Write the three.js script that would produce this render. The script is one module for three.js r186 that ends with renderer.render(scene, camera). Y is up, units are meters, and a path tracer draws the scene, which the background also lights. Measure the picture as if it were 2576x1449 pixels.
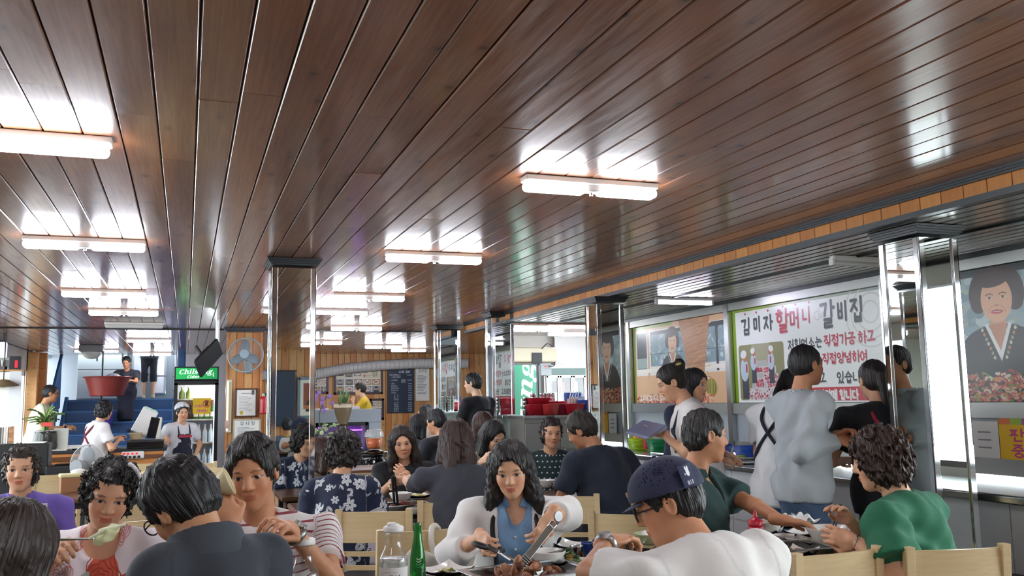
import * as THREE from 'three';
import { RoundedBoxGeometry } from 'three/addons/geometries/RoundedBoxGeometry.js';
import { mergeGeometries } from 'three/addons/utils/BufferGeometryUtils.js';
import { RectAreaLightUniformsLib } from 'three/addons/lights/RectAreaLightUniformsLib.js';

// ---------------------------------------------------------------- camera, sky, exposure
const W = 2576, H = 1449, FPX = 2235.6, EYE = 1.42;
const scene = new THREE.Scene();
const camera = new THREE.PerspectiveCamera(2 * Math.atan(H / 2 / FPX) * 180 / Math.PI, W / H, 0.05, 120);
camera.position.set(0, EYE, 0);
camera.rotation.order = 'YXZ';
camera.rotation.set(7.134 * Math.PI / 180, -20.12 * Math.PI / 180, -0.998 * Math.PI / 180);
camera.updateMatrixWorld(true);
const renderer = new THREE.WebGLRenderer({ antialias: true });
renderer.toneMapping = THREE.LinearToneMapping;
renderer.toneMappingExposure = 1.3;
renderer.shadowMap.enabled = true;
scene.background = new THREE.Color(0.86, 0.95, 1.0);
scene.backgroundIntensity = 8;
//scene.fog = new THREE.FogExp2(new THREE.Color(0.95, 0.97, 1.0), 0.012);
RectAreaLightUniformsLib.init();
const LAMP = 11, GLOW = 38;           // radiance of the lamps' lights and of their diffusers

// ---------------------------------------------------------------- helpers
const V = (x, y, z) => new THREE.Vector3(x, y, z);
const CEIL = 2.47, LOW = 2.333, XL = -2.8, XF = 3.6, XR = 4.97;
function dirOf(px, py) { return V((px - W / 2) / FPX, -(py - H / 2) / FPX, -1).applyQuaternion(camera.quaternion); }
function at(px, py, d) { return dirOf(px, py).multiplyScalar(d).add(camera.position); }        // a point seen at a pixel, d metres deep
function onY(px, py, y) { const r = dirOf(px, py); return r.multiplyScalar((y - EYE) / r.y).add(camera.position); }
function onZ(px, py, z) { const r = dirOf(px, py); return r.multiplyScalar(z / r.z).add(camera.position); }
function onX(px, py, x) { const r = dirOf(px, py); return r.multiplyScalar(x / r.x).add(camera.position); }
let seed = 7;
function rnd() { seed = (seed + 0x6d2b79f5) | 0; let t = Math.imul(seed ^ (seed >>> 15), 1 | seed); t = (t + Math.imul(t ^ (t >>> 7), 61 | t)) ^ t; return ((t ^ (t >>> 14)) >>> 0) / 4294967296; }
const rr = (a, b) => a + (b - a) * rnd();
const counts = {};
function numbered(n) { const k = counts[n] = (counts[n] ?? -1) + 1; return k ? n + '_' + String(k).padStart(3, '0') : n; }
function tag(o, label, category, group, kind) {
  if (label) o.userData.label = label;
  if (category) o.userData.category = category;
  if (group) o.userData.group = group;
  if (kind) o.userData.kind = kind;
  return o;
}
function thing(name, label, category, pos, turn = 0, group) {
  const g = new THREE.Group(); g.name = numbered(name); g.position.copy(pos); g.rotation.y = turn; scene.add(g);
  return tag(g, label, category, group);
}
function mk(name, geo, mat, parent = scene) {
  if (Array.isArray(geo)) geo = join(geo);
  const m = new THREE.Mesh(geo, mat); m.name = parent === scene ? numbered(name) : name;
  m.castShadow = m.receiveShadow = true; parent.add(m); return m;
}
function structure(name, geo, mat, parent = scene) { const m = mk(name, geo, mat, parent); if (parent === scene) m.userData.kind = 'structure'; return m; }
function join(list) {
  list = list.map((g) => { g = g.index ? g.toNonIndexed() : g; for (const k of Object.keys(g.attributes)) if (!['position', 'normal', 'uv'].includes(k)) g.deleteAttribute(k); return g; });
  return mergeGeometries(list);
}
function placeCopy(src, name, pos, turn, label, group) {
  const c = src.clone(); c.name = numbered(name); c.position.copy(pos); c.rotation.y = turn; scene.add(c);
  c.userData = { ...src.userData }; if (label) c.userData.label = label; if (group) c.userData.group = group; return c;
}
const box = (w, h, d, x = 0, y = 0, z = 0) => new THREE.BoxGeometry(w, h, d).translate(x, y, z);
const rbox = (w, h, d, r, x = 0, y = 0, z = 0, s = 2) => new RoundedBoxGeometry(w, h, d, s, r).translate(x, y, z);
const cyl = (r0, r1, h, x = 0, y = 0, z = 0, n = 20) => new THREE.CylinderGeometry(r0, r1, h, n).translate(x, y, z);
const ball = (r, x = 0, y = 0, z = 0, sx = 1, sy = 1, sz = 1, n = 16) => new THREE.SphereGeometry(r, n, Math.ceil(n * .7)).scale(sx, sy, sz).translate(x, y, z);
const tube = (pts, r, n = 24, m = 8) => new THREE.TubeGeometry(new THREE.CatmullRomCurve3(pts), n, r, m, false);
const lathe = (pts, n = 28) => new THREE.LatheGeometry(pts.map((p) => new THREE.Vector2(p[0], p[1])), n);
function rod(a, b, r, n = 10) { const d = b.clone().sub(a), g = new THREE.CylinderGeometry(r, r, d.length(), n); g.applyQuaternion(new THREE.Quaternion().setFromUnitVectors(V(0, 1, 0), d.normalize())); return g.translate((a.x + b.x) / 2, (a.y + b.y) / 2, (a.z + b.z) / 2); }
function boxUV(g, s = 1) {            // uv in metres, by the face's main direction
  g = g.index ? g.toNonIndexed() : g; const p = g.attributes.position, n = g.attributes.normal, uv = new Float32Array(p.count * 2);
  for (let i = 0; i < p.count; i++) {
    const a = Math.abs(n.getX(i)), b = Math.abs(n.getY(i)), c = Math.abs(n.getZ(i));
    const [u, v] = a > b && a > c ? [p.getZ(i), p.getY(i)] : b > c ? [p.getX(i), p.getZ(i)] : [p.getX(i), p.getY(i)];
    uv[i * 2] = u * s; uv[i * 2 + 1] = v * s;
  }
  g.setAttribute('uv', new THREE.BufferAttribute(uv, 2)); return g;
}
function mat(color, roughness = .6, o = {}) { const m = new THREE[o.clearcoat || o.transmission || o.sheen ? 'MeshPhysicalMaterial' : 'MeshStandardMaterial']({ color, roughness, ...o }); return m; }
function canvasTex(w, h, draw, rep) {
  const c = document.createElement('canvas'); c.width = w; c.height = h; draw(c.getContext('2d'), w, h);
  const t = new THREE.CanvasTexture(c); t.colorSpace = THREE.SRGBColorSpace; t.wrapS = t.wrapT = rep ? THREE.RepeatWrapping : THREE.ClampToEdgeWrapping; return t;
}
function dataTex(w, h, f, srgb = true) {
  const d = new Uint8Array(w * h * 4);
  for (let y = 0, i = 0; y < h; y++) for (let x = 0; x < w; x++, i += 4) { const c = f(x / w, y / h); d[i] = c[0]; d[i + 1] = c[1]; d[i + 2] = c[2]; d[i + 3] = 255; }
  const t = new THREE.DataTexture(d, w, h); t.wrapS = t.wrapT = THREE.RepeatWrapping; t.magFilter = THREE.LinearFilter; if (srgb) t.colorSpace = THREE.SRGBColorSpace; t.needsUpdate = true; return t;
}
function hash(x, y) { const s = Math.sin(x * 127.1 + y * 311.7) * 43758.5453; return s - Math.floor(s); }
function vnoise(x, y, px, py) {       // tiling value noise
  const xi = Math.floor(x), yi = Math.floor(y), u = x - xi, v = y - yi, a = u * u * (3 - 2 * u), b = v * v * (3 - 2 * v), h = (i, j) => hash((i % px + px) % px, (j % py + py) % py);
  return (h(xi, yi) * (1 - a) + h(xi + 1, yi) * a) * (1 - b) + (h(xi, yi + 1) * (1 - a) + h(xi + 1, yi + 1) * a) * b;
}
function woodTex(c0, c1, knots, kc, seedN) {   // grain runs along u (2 m), v is 1 m
  const ks = []; for (let i = 0; i < knots; i++) ks.push([hash(i, seedN), hash(seedN, i + 9), .5 + hash(i, i + seedN)]);
  return dataTex(1024, 512, (u, v) => {
    const w = vnoise(u * 6, v * 20 + seedN, 6, 20), g = vnoise(u * 12 + w * 1.5, v * 150, 12, 150), f = vnoise(u * 40, v * 380, 40, 380), b = vnoise(u * 5, v * 9, 5, 9);
    let t = .5 * g + .2 * f + .45 * b - .05, k = 0;
    for (const q of ks) { let dx = Math.abs(u - q[0]), dy = Math.abs(v - q[1]); dx = Math.min(dx, 1 - dx) * 2; dy = Math.min(dy, 1 - dy); k = Math.max(k, Math.exp(-(dx * dx * 4500 + dy * dy * 6000) / (q[2] * q[2])) * .9, .3 * Math.exp(-(dx * dx * 300 + dy * dy * 3500) / q[2])); }
    t = Math.min(1, Math.max(0, t)); return [0, 1, 2].map((i) => (c0[i] + (c1[i] - c0[i]) * t) * (1 - k) + kc[i] * k);
  });
}
// ---------------------------------------------------------------- brush lettering: Hangul composed from strokes
const ARC = (x, y, rx, ry, a0 = 0, a1 = 360) => { const p = []; for (let i = 0; i <= 14; i++) { const a = (a0 + (a1 - a0) * i / 14) * Math.PI / 180; p.push([x + rx * Math.cos(a), y + ry * Math.sin(a)]); } return p; };
const CON = {
  'ㄱ': [[[.1, .15], [.85, .12], [.6, .9]]], 'ㄴ': [[[.2, .1], [.18, .82], [.9, .8]]], 'ㄷ': [[[.85, .14], [.2, .14]], [[.2, .14], [.2, .85], [.9, .83]]], 'ㄹ': [[[.15, .1], [.85, .1], [.82, .45], [.18, .5], [.18, .9], [.9, .86]]],
  'ㅁ': [[[.18, .12], [.2, .85], [.82, .85], [.82, .12], [.18, .12]]], 'ㅂ': [[[.2, .05], [.2, .9], [.8, .9], [.8, .05]], [[.2, .5], [.8, .5]]], 'ㅅ': [[[.5, .05], [.4, .5], [.1, .92]], [[.48, .4], [.9, .9]]],
  'ㅇ': [ARC(.5, .5, .38, .4)], 'ㅈ': [[[.12, .13], [.86, .11], [.5, .5], [.12, .92]], [[.52, .48], [.9, .9]]], 'ㅊ': [[[.4, 0], [.6, .06]], [[.12, .24], [.86, .22], [.5, .55], [.12, .95]], [[.52, .55], [.9, .92]]],
  'ㅋ': [[[.1, .15], [.85, .12], [.65, .9]], [[.15, .5], [.75, .46]]], 'ㅌ': [[[.85, .1], [.2, .1], [.2, .88], [.9, .86]], [[.2, .48], [.8, .48]]], 'ㅍ': [[[.1, .12], [.9, .12]], [[.32, .14], [.35, .82]], [[.68, .14], [.65, .82]], [[.05, .86], [.95, .84]]],
  'ㅎ': [[[.38, 0], [.62, .04]], [[.1, .24], [.9, .22]], ARC(.5, .66, .3, .28)],
};
CON['ㄲ'] = [CON['ㄱ'][0].map((p) => [p[0] * .5, p[1]]), CON['ㄱ'][0].map((p) => [p[0] * .5 + .5, p[1]])]; CON['ㄸ'] = CON['ㄷ']; CON['ㅃ'] = CON['ㅂ']; CON['ㅉ'] = CON['ㅈ'];
CON['ㅆ'] = [...CON['ㅅ'].map((s) => s.map((p) => [p[0] * .52, p[1]])), ...CON['ㅅ'].map((s) => s.map((p) => [p[0] * .52 + .48, p[1]]))];
CON['ㅄ'] = [...CON['ㅂ'].map((s) => s.map((p) => [p[0] * .5, p[1]])), ...CON['ㅅ'].map((s) => s.map((p) => [p[0] * .5 + .5, p[1]]))];
const CHO = [...'ㄱㄲㄴㄷㄸㄹㅁㅂㅃㅅㅆㅇㅈㅉㅊㅋㅌㅍㅎ'], JONG = ['', 'ㄱ', 'ㄲ', 'ㄱ', 'ㄴ', 'ㄴ', 'ㄴ', 'ㄷ', 'ㄹ', 'ㄹ', 'ㄹ', 'ㄹ', 'ㄹ', 'ㄹ', 'ㄹ', 'ㄹ', 'ㅁ', 'ㅂ', 'ㅄ', 'ㅅ', 'ㅆ', 'ㅇ', 'ㅈ', 'ㅊ', 'ㅋ', 'ㅌ', 'ㅍ', 'ㅎ'];
const VO = [[1, 'R'], [1, 'RI'], [1, 'Rr'], [1, 'RrI'], [1, 'L'], [1, 'LI'], [1, 'Ll'], [1, 'LlI'], [0, 'U'], [2, 'UR'], [2, 'URI'], [2, 'UI'], [0, 'Uu'], [0, 'D'], [2, 'DL'], [2, 'DLI'], [2, 'DI'], [0, 'Dd'], [0, ''], [2, 'I'], [1, '']];
function syllable(ch) {               // strokes in a unit box
  const n = ch.charCodeAt(0) - 0xac00, out = []; if (n < 0 || n > 11171) return null;
  const c = CHO[Math.floor(n / 588)], [kind, s] = VO[Math.floor(n / 28) % 21], j = JONG[n % 28], hb = j ? .6 : 1;
  const put = (st, x, y, w, h) => { for (const q of st) out.push(q.map((p) => [x + p[0] * w, y + p[1] * h])); };
  const bar = (x) => { out.push([[x, .02], [x - .01, hb * .98]]); };
  const tick = (x0, x1, y) => out.push([[x0, y], [x1, y - .01]]);
  if (kind === 1) {
    put(CON[c], .02, .06, .52, hb * .86); const extra = s.includes('I'), x = extra ? .7 : .8; bar(x); if (extra) bar(.93);
    if (s.includes('R')) tick(x, x + .17, hb * (s.includes('r') ? .35 : .48)); if (s.includes('r')) tick(x, x + .17, hb * .6);
    if (s.includes('L')) tick(x - .17, x, hb * (s.includes('l') ? .35 : .48)); if (s.includes('l')) tick(x - .17, x, hb * .6);
  } else {
    const w = kind === 2 ? .58 : .8, x = kind === 2 ? 0 : .1, y = hb * .8; put(CON[c], x + w * .08, .02, w * .84, hb * .54); out.push([[x - .02, y], [x + w + .03, y - .03]]);
    if (s.includes('U')) { if (s.includes('u')) { out.push([[x + w * .33, y - hb * .2], [x + w * .33, y]]); out.push([[x + w * .66, y - hb * .2], [x + w * .66, y]]); } else out.push([[x + w / 2, y - hb * .2], [x + w / 2, y]]); }
    if (s.includes('D')) { if (s.includes('d')) { out.push([[x + w * .33, y], [x + w * .31, y + hb * .22]]); out.push([[x + w * .66, y], [x + w * .66, y + hb * .22]]); } else out.push([[x + w / 2, y], [x + w / 2, y + hb * .22]]); }
    if (kind === 2) { bar(.84); if (s.includes('R')) tick(.84, .99, hb * .45); if (s.includes('L')) tick(.7, .84, hb * .6); if (/R|L/.test(s) && s.includes('I')) bar(.97); }
  }
  if (j) put(CON[j], .2, .66, .66, .34);
  return out;
}
function hangul(g, text, x, y, size, color, weight = .12, gap = 1.02, squash = 1) {
  g.strokeStyle = color; g.fillStyle = color; g.lineWidth = size * weight; g.lineCap = g.lineJoin = 'round';
  for (const ch of text) {
    const st = syllable(ch);
    if (st) { for (const s of st) { g.beginPath(); s.forEach((p, i) => g[i ? 'lineTo' : 'moveTo'](x + p[0] * size * squash, y + p[1] * size)); g.stroke(); } x += size * gap * squash; }
    else if (ch === ' ') x += size * .42 * squash; else { g.font = 'bold ' + size * .85 + 'px sans-serif'; g.fillText(ch, x, y + size * .85); x += g.measureText(ch).width; }
  }
  return x;
}
// ---------------------------------------------------------------- materials
const woodDark = [0, 1, 2].map((i) => woodTex([114, 68, 40], [160, 106, 66], 14, [52, 28, 16], 3 + i * 7));
const bumpTex = dataTex(512, 512, (u, v) => { const n = 255 * (.6 * vnoise(u * 5, v * 16, 5, 16) + .3 * vnoise(u * 14, v * 40, 14, 40) + .1 * vnoise(u * 60, v * 120, 60, 120)); return [n, n, n]; }, false);
const pineTex = woodTex([192, 138, 82], [222, 172, 112], 12, [126, 76, 42], 21);
const birchTex = woodTex([205, 178, 130], [226, 203, 160], 0, [0, 0, 0], 33);
const tableTex = woodTex([70, 40, 22], [112, 70, 40], 4, [40, 22, 12], 41);
const M = {
  plank: woodDark.map((t, i) => new THREE.MeshPhysicalMaterial({ map: t, roughness: .45, clearcoat: 1, clearcoatRoughness: .13 + .03 * i, bumpMap: bumpTex, bumpScale: .0035, color: ['#ffffff', '#f2e6da', '#fff2e6'][i] })),
  pine: mat('#ffffff', .42, { map: pineTex }), pineWarm: mat('#f0d2b4', .42, { map: pineTex }), pinePale: mat('#f4e2c4', .45, { map: pineTex }),
  birch: mat('#ffffff', .38, { map: birchTex }), table: mat('#ffffff', .28, { map: tableTex }), tableEdge: mat('#6b4428', .4),
  trim: mat('#20282d', .35), black: mat('#111214', .45), blackGloss: mat('#08080a', .12), dark: mat('#26282c', .6),
  steel: mat('#b9bcbc', .22, { metalness: 1 }), steelDull: mat('#9b9c98', .4, { metalness: .85 }), chrome: mat('#dfe3e6', .07, { metalness: 1 }), mirror: mat('#cdd3d2', .012, { metalness: 1 }),
  lowPanel: mat('#8f8c84', .24, { metalness: .75 }), white: mat('#e9e9e6', .4), offwhite: mat('#dcd9cf', .55), grey: mat('#8d9194', .5), tile: mat('#d8dadd', .2), wall: mat('#cfcbc0', .8),
  floor: mat('#6d655c', .5), blue: mat('#2f6299', .45), blueDark: mat('#1f4775', .5), paper: mat('#eeece6', .8), concrete: mat('#8d8a84', .9),
  glass: mat('#ffffff', .02, { transmission: 1, thickness: 0 }), glow: mat('#ffffff', .5, { emissive: '#f3f5ff', emissiveIntensity: GLOW }), glowCool: mat('#ffffff', .5, { emissive: '#e6e4ff', emissiveIntensity: GLOW }),
  lensOff: mat('#d9dbd8', .3), ceramic: mat('#e9e8e3', .18), greenGlass: mat('#55c878', .04, { transmission: .92, thickness: .02, ior: 1.5, attenuationColor: '#18b040', attenuationDistance: .02 }),
};
// ---------------------------------------------------------------- floor, ceiling planks
const Zf = (z) => -z;
structure('floor', boxUV(box(12.4, .2, 31, 3.2, -.1, -9.5)), M.floor);
const PW = .138, plankCache = {};
function plankGeo(len, w, v, t = .02, ch = .0042) {         // a board along z whose face looks down (y = 0), bevelled long edges
  const key = [len, w, v, t].join(); if (plankCache[key]) return plankCache[key];
  const a = w / 2 - .0022, prof = [[-a, t], [-a, ch], [-a + ch, 0], [a - ch, 0], [a, ch], [a, t]], pos = [], uv = [], l = len / 2 - .001, o = rnd(), o2 = rnd();
  const push = (p) => { pos.push(...p); uv.push((p[2] + l) / 2 + o, p[0] + o2); };
  for (let i = 0; i < 5; i++) { const [p, q] = [prof[i], prof[i + 1]], A = [p[0], p[1], -l], B = [q[0], q[1], -l], C = [q[0], q[1], l], D = [p[0], p[1], l]; for (const e of [A, B, C, A, C, D]) push(e); }
  for (const s of [-l, l]) for (let i = 1; i < 5; i++) for (const e of [0, i, i + 1]) push([...(prof[e] ?? prof[0]), s]);
  const g = new THREE.BufferGeometry(); g.setAttribute('position', new THREE.Float32BufferAttribute(pos, 3)); g.setAttribute('uv', new THREE.Float32BufferAttribute(uv, 2)); g.computeVertexNormals();
  return plankCache[key] = g;
}
const ceiling = new THREE.Group(); ceiling.name = 'ceiling'; ceiling.userData.kind = 'structure'; scene.add(ceiling);
mk('ceiling_slab', join([box(6.45, .12, 26, .4, CEIL + .085, -7.5), box(4.9, .12, 9, 6, CEIL + .085, -15.8)]), M.dark, ceiling);
{
  const rest = [], seam0 = .01, hidden = [];
  for (let i = -21; i <= 26; i++) {
    const x = seam0 + (i + .5) * PW; if (x < XL || x > XF - .02) continue;
    let z = -3.8 + ((i * 7 + 140) % 3) * .95 - (i % 2 ? .35 : 0);
    if (i % 4 === 0) z = -.44;
    z = Math.max(z, -5); let first = true;
    while (z < 13.15) {
      const end = Math.min(first && z > -5 ? z : z + 3.6, 13.15), a = first ? -5 : z; if (end - a < .05) { first = false; z = end; continue; }
      first = false; const L = Math.round((end - a) * 100) / 100;
      if (a < 1.4 && x < -.5 && end < 3) { z = end; hidden.push([x, a, end]); continue; }
      const m = mk('plank', plankGeo(L, PW, i % 3), M.plank[Math.floor(rnd() * 3)], ceiling); m.position.set(x, CEIL + rr(-.0008, .0008), -(a + end) / 2); m.rotation.z = rr(-.006, .006); z = end;
    }
    for (const [a, b] of [[13.2, 16.6], [16.6, 20]]) rest.push(plankGeo(b - a, PW, 9 + (i & 1)).clone().translate(x, CEIL + (i & 1) * .0005, -(a + b) / 2));
  }
  for (const [x, a, b] of hidden) rest.push(plankGeo(Math.round((b - a) * 100) / 100, PW, 5).clone().translate(x, CEIL, -(a + b) / 2));
  for (let x = XF + .07; x < 8.3; x += PW) rest.push(plankGeo(8.2, PW, 7).clone().translate(x, CEIL, -15.9));
  tag(mk('far_planks', rest, M.plank[1], ceiling), null, null, null, 'stuff');
  mk('cross_strip', box(5.9, .02, .03, .4, CEIL - .006, -13.17), M.trim, ceiling);
}
// the fascia between the timber ceiling and the lower metal one
const fascia = new THREE.Group(); fascia.name = 'trim_1'; fascia.userData.kind = 'structure'; scene.add(fascia);
{
  const ridge = (L, horizontal) => join([0, 1, 2].map((k) => box(.03 - k * .008, .0115, L, -.006 - k * -.004, -.006 - k * .0115, 0)));
  const top = ridge(17.2).translate(XF - .008, CEIL, -3.15 + .0), bot = join([box(.05, .016, 17.2, 0, LOW + .008, -3.15), box(.034, .018, 17.2, .004, LOW + .026, -3.15)]).translate(XF + .004, 0, 0);
  mk('cornice', top, M.trim, fascia); mk('lower_moulding', bot, M.trim, fascia); mk('backing', box(.06, .13, 17.2, XF + .05, CEIL - .07, -3.15), M.dark, fascia);
  const g = [0, 1, 2].map((k) => boxUV(rbox(.012, .07, .137, .003, 0, 0, 0, 1)).translate(0, 0, 0)); g.forEach((q, k) => { const uv = q.attributes.uv; for (let i = 0; i < uv.count; i++) uv.setXY(i, uv.getY(i) + k * .37, uv.getX(i) + k * .21); });
  const pineGold = ['#ffdf9c', '#f8d690', '#ffe4a8', '#f2cd8a'].map((c) => mat(c, .4, { map: pineTex })); let k = 0; for (let z = 11.62; z > .5; z -= .14, k++) { const m = mk('plank', g[k % 3], pineGold[k % 4], fascia); m.position.set(XF + .008, CEIL - .069, -z); }
}
const beam = new THREE.Group(); beam.name = 'trim_2'; beam.userData.kind = 'structure'; scene.add(beam);
{
  mk('beam_core', box(4.6, .14, .12, 5.9, LOW + .07, -9.86), M.dark, beam); mk('lower_moulding', box(4.6, .035, .03, 5.9, LOW + .017, -9.785), M.trim, beam); mk('upper_moulding', box(4.6, .03, .03, 5.9, CEIL - .015, -9.785), M.trim, beam);
  const g = boxUV(rbox(.137, .068, .012, .003, 0, 0, 0, 1)); let k = 0; for (let x = XF + .1; x < 6; x += .14, k++) { const m = mk('plank', g, [M.pine, M.pineWarm][k % 2], beam); m.position.set(x, LOW + .07, -9.79); }
}
// the lower ceiling of narrow metal strips
const low = new THREE.Group(); low.name = 'ceiling_1'; low.userData.kind = 'structure'; scene.add(low);
{
  mk('slab', box(1.45, .1, 15.4, 4.33, LOW + .075, -2.15), M.dark, low);
  const g = plankGeo(15.2, .098, 3, .02, .012); let k = 0; for (let x = XF + .09; x < XR; x += .1, k++) { const m = mk('slat', g, M.lowPanel, low); m.position.set(x, LOW, -2.2); m.rotation.z = rr(-.012, .012); }
  mk('divider', box(.02, .02, 15.2, 4.2, LOW - .002, -2.2), M.trim, low); mk('edge_moulding', box(.03, .03, 15.2, 4.93, LOW - .012, -2.2), M.trim, low);
}
// ---------------------------------------------------------------- walls
function paneled(name, x0, x1, y0, y1, z, facing, w = .12, m = [M.pine, M.pineWarm, M.pine]) {   // vertical pine boards
  const g = new THREE.Group(); g.name = name; g.userData.kind = 'structure'; scene.add(g);
  mk('backing', box(x1 - x0, y1 - y0, .12, (x0 + x1) / 2, (y0 + y1) / 2, z - facing * .07), M.dark, g);
  const geo = [0, 1].map((k) => { const q = plankGeo(y1 - y0, w, 20 + k, .012, .006).clone(); q.rotateX(-Math.PI / 2); if (facing < 0) q.rotateY(Math.PI); return q; });
  let k = 0; for (let x = x0 + w / 2; x < x1; x += w, k++) { const b = mk('plank', geo[k % 2], m[k % m.length], g); b.position.set(x, (y0 + y1) / 2, z + facing * .008); }
  return g;
}
paneled('wall_back', .9, 8.2, 0, CEIL + .1, -19.6, 1, .13);
paneled('wall_front', -.2, 4.9, 0, CEIL + .05, 5.0, -1, .15);
structure('wall_front_1', join([box(2.7, 2.6, .15, -1.5, 1.25, 5.08), box(3.4, 2.6, .15, 6.6, 1.25, 5.08)]), M.wall);
structure('wall_right', box(.2, 3, 10, 8.3, 1.4, -15), M.wall);
structure('wall_kitchen', join([box(3.3, 2.6, .1, 6.6, 1.25, -13.9)]), mat('#cbc8bd', .5));
// left wall: low wall, posts, glazing with daylight outside, then the timber posts by the door
const WL = new THREE.Group(); WL.name = 'wall_left'; WL.userData.kind = 'structure'; scene.add(WL);
mk('wall_panel', boxUV(join([box(.15, .95, 9.5, XL - .08, .475, -1.0 - 8.2), box(.15, 2.6, 9.6, XL - .08, 1.3, .5), box(.15, .4, 9.6, XL - .08, 2.42, -9.2), box(.15, 2.6, 2.8, XL - .08, 1.3, -15.2), box(.15, .5, 2.4, XL - .08, 2.35, -17.6), box(.15, 2.6, 2, XL - .08, 1.3, -19.7)])), M.wall, WL);
for (const z of [4.5, 7.3, 10.1, 12.9]) mk('post', boxUV(rbox(.16, 1.35, .14, .01, XL - .06, 1.6, -z)), M.pine, WL);
for (let i = 0; i < 3; i++) { const w = new THREE.Group(); w.name = 'window_' + (i + 1); w.userData.kind = 'structure'; w.position.set(XL - .07, 1.6, -(5.9 + 2.8 * i)); scene.add(w); mk('pane', box(.008, 1.24, 2.55), M.glass, w); mk('window_frame', join([box(.06, .05, 2.62, 0, .64, 0), box(.06, .05, 2.62, 0, -.64, 0), box(.05, 1.3, .05), box(.06, 1.3, .05, 0, 0, 1.29), box(.06, 1.3, .05, 0, 0, -1.29)]), M.steelDull, w); }
// street side outside the left windows
structure('pavement', box(8, .2, 34, -7, -.15, -8), M.concrete);
{
  const g = new THREE.Group(); g.name = 'brick_wall'; g.userData.kind = 'structure'; scene.add(g);
  mk('mortar', box(.2, 3, 1.1, -3.17, 1.5, -19.15), mat('#b9b2aa', .9), g);
  const brick = rbox(.2, .062, .205, .004, 0, 0, 0, 1), bm = [mat('#7d4740', .85), mat('#6c3c37', .85), mat('#8a5148', .85)]; let k = 0;
  for (let r = 0; r < 20; r++) for (let c = 0; c < 5; c++, k++) { const b = mk('brick', brick, bm[(k * 7 + r) % 3], g); b.position.set(-3.08, .55 + r * .075, -18.75 - c * .218 - (r % 2 ? .109 : 0)); }
}
// right side: frosted daylight opening out of the frame, then the kitchen partition with its steel frame
structure('wall_right_1', join([box(.15, .9, 7.5, XR + .08, .45, .5), box(.15, .25, 7.5, XR + .08, 2.3, .5), box(.15, 2.6, .6, XR + .08, 1.2, 4.6)]), M.wall);
{ const w = new THREE.Group(); w.name = 'window_4'; w.userData.kind = 'structure'; w.position.set(XR + .06, 1.55, -.2); scene.add(w); mk('pane', box(.01, 1.3, 6), M.glass, w); mk('window_frame', join([box(.06, .05, 6, 0, .63, 0), box(.06, .05, 6, 0, -.63, 0), ...[-3, -1.5, 0, 1.5, 3].map((z) => box(.06, 1.3, .06, 0, 0, z))]), M.steel, w); }
const part = new THREE.Group(); part.name = 'partition'; part.userData.kind = 'structure'; scene.add(part);
{
  const z0 = 3.3, z1 = 9.5, L = z1 - z0, zc = -(z0 + z1) / 2, bar = (y0, y1, d = .06) => box(d, y1 - y0, L, XR, (y0 + y1) / 2, zc);
  mk('rail', join([bar(2.235, 2.33, .08), bar(1.245, 1.345, .07), bar(.88, .985, .07)]), M.steelDull, part);
  mk('mullion', join([9.47, 7.4, 5.3, 4.85, 3.32].map((z) => box(.09, 1.5, .07, XR - .005, 1.6, -z))), M.steel, part);
  mk('frosted_pane', box(.012, .27, L, XR + .01, 1.115, zc), mat('#a9b2b8', .3), part);
  mk('back_board', box(.02, .92, L, XR + .03, 1.79, zc), M.grey, part);
}
// counter in front of the partition, clad with white tiles
const counter = thing('serving_counter', 'long white tiled serving counter with steel top below the wall posters', 'counter', V(4.62, 0, -6));
mk('counter_core', box(.58, .8, 7, -.01, .4, 0), M.wall, counter); mk('counter_top', rbox(.68, .05, 7.05, .012, -.035, .825, 0), M.steel, counter);
{ const t = rbox(.012, .39, .295, .003, 0, 0, 0, 1), t2 = rbox(.3, .39, .012, .003, 0, 0, 0, 1); for (let i = 0; i < 23; i++) for (let r = 0; r < 2; r++) { const m = mk('tile', t, M.tile, counter); m.position.set(-.308, .2 + r * .4, -3.35 + i * .3); } }
// mirrored columns
function column(x, z, w, d, top, label) {
  const g = thing('mirrored_column', label, 'column', V(x, 0, -z)), e = .03, h = top - .07;
  mk('core', box(w - .03, h, d - .03, 0, h / 2, 0), M.dark, g);
  for (const [px, pz, sx, sz] of [[0, d / 2 - .008, w - 2 * e, .006], [0, -d / 2 + .008, w - 2 * e, .006], [w / 2 - .008, 0, .006, d - 2 * e], [-w / 2 + .008, 0, .006, d - 2 * e]]) mk('mirror_panel', box(sx, h, sz, px, h / 2, pz), M.mirror, g);
  for (const sx of [-1, 1]) for (const sz of [-1, 1]) mk('corner_strip', join([rbox(e + .012, h, .012, .004, sx * (w / 2 - e / 2), h / 2, sz * (d / 2)), rbox(.012, h, e + .012, .004, sx * (w / 2), h / 2, sz * (d / 2 - e / 2))]), M.chrome, g);
  mk('capital', join([0, 1, 2, 3].map((k) => box(w + .03 + k * .018, .012, d + .03 + k * .018, 0, top - .047 + k * .0125, 0))), M.trim, g);
}
column(.72, 6.72, .305, .30, CEIL, 'mirror-clad column with chrome corners under the timber ceiling');
column(3.86, 3.87, .27, .29, LOW, 'brightly reflecting mirrored column behind the woman in green');
column(3.6, 7.37, .26, .25, LOW, 'mirrored column between the tub sideboard and the portrait poster');
column(3.575, 10.24, .27, .26, CEIL, 'mirrored column beside the tall green drinks fridge');
column(3.46, 12.18, .32, .24, CEIL, 'farthest mirrored column reflecting the white sign');
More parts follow.
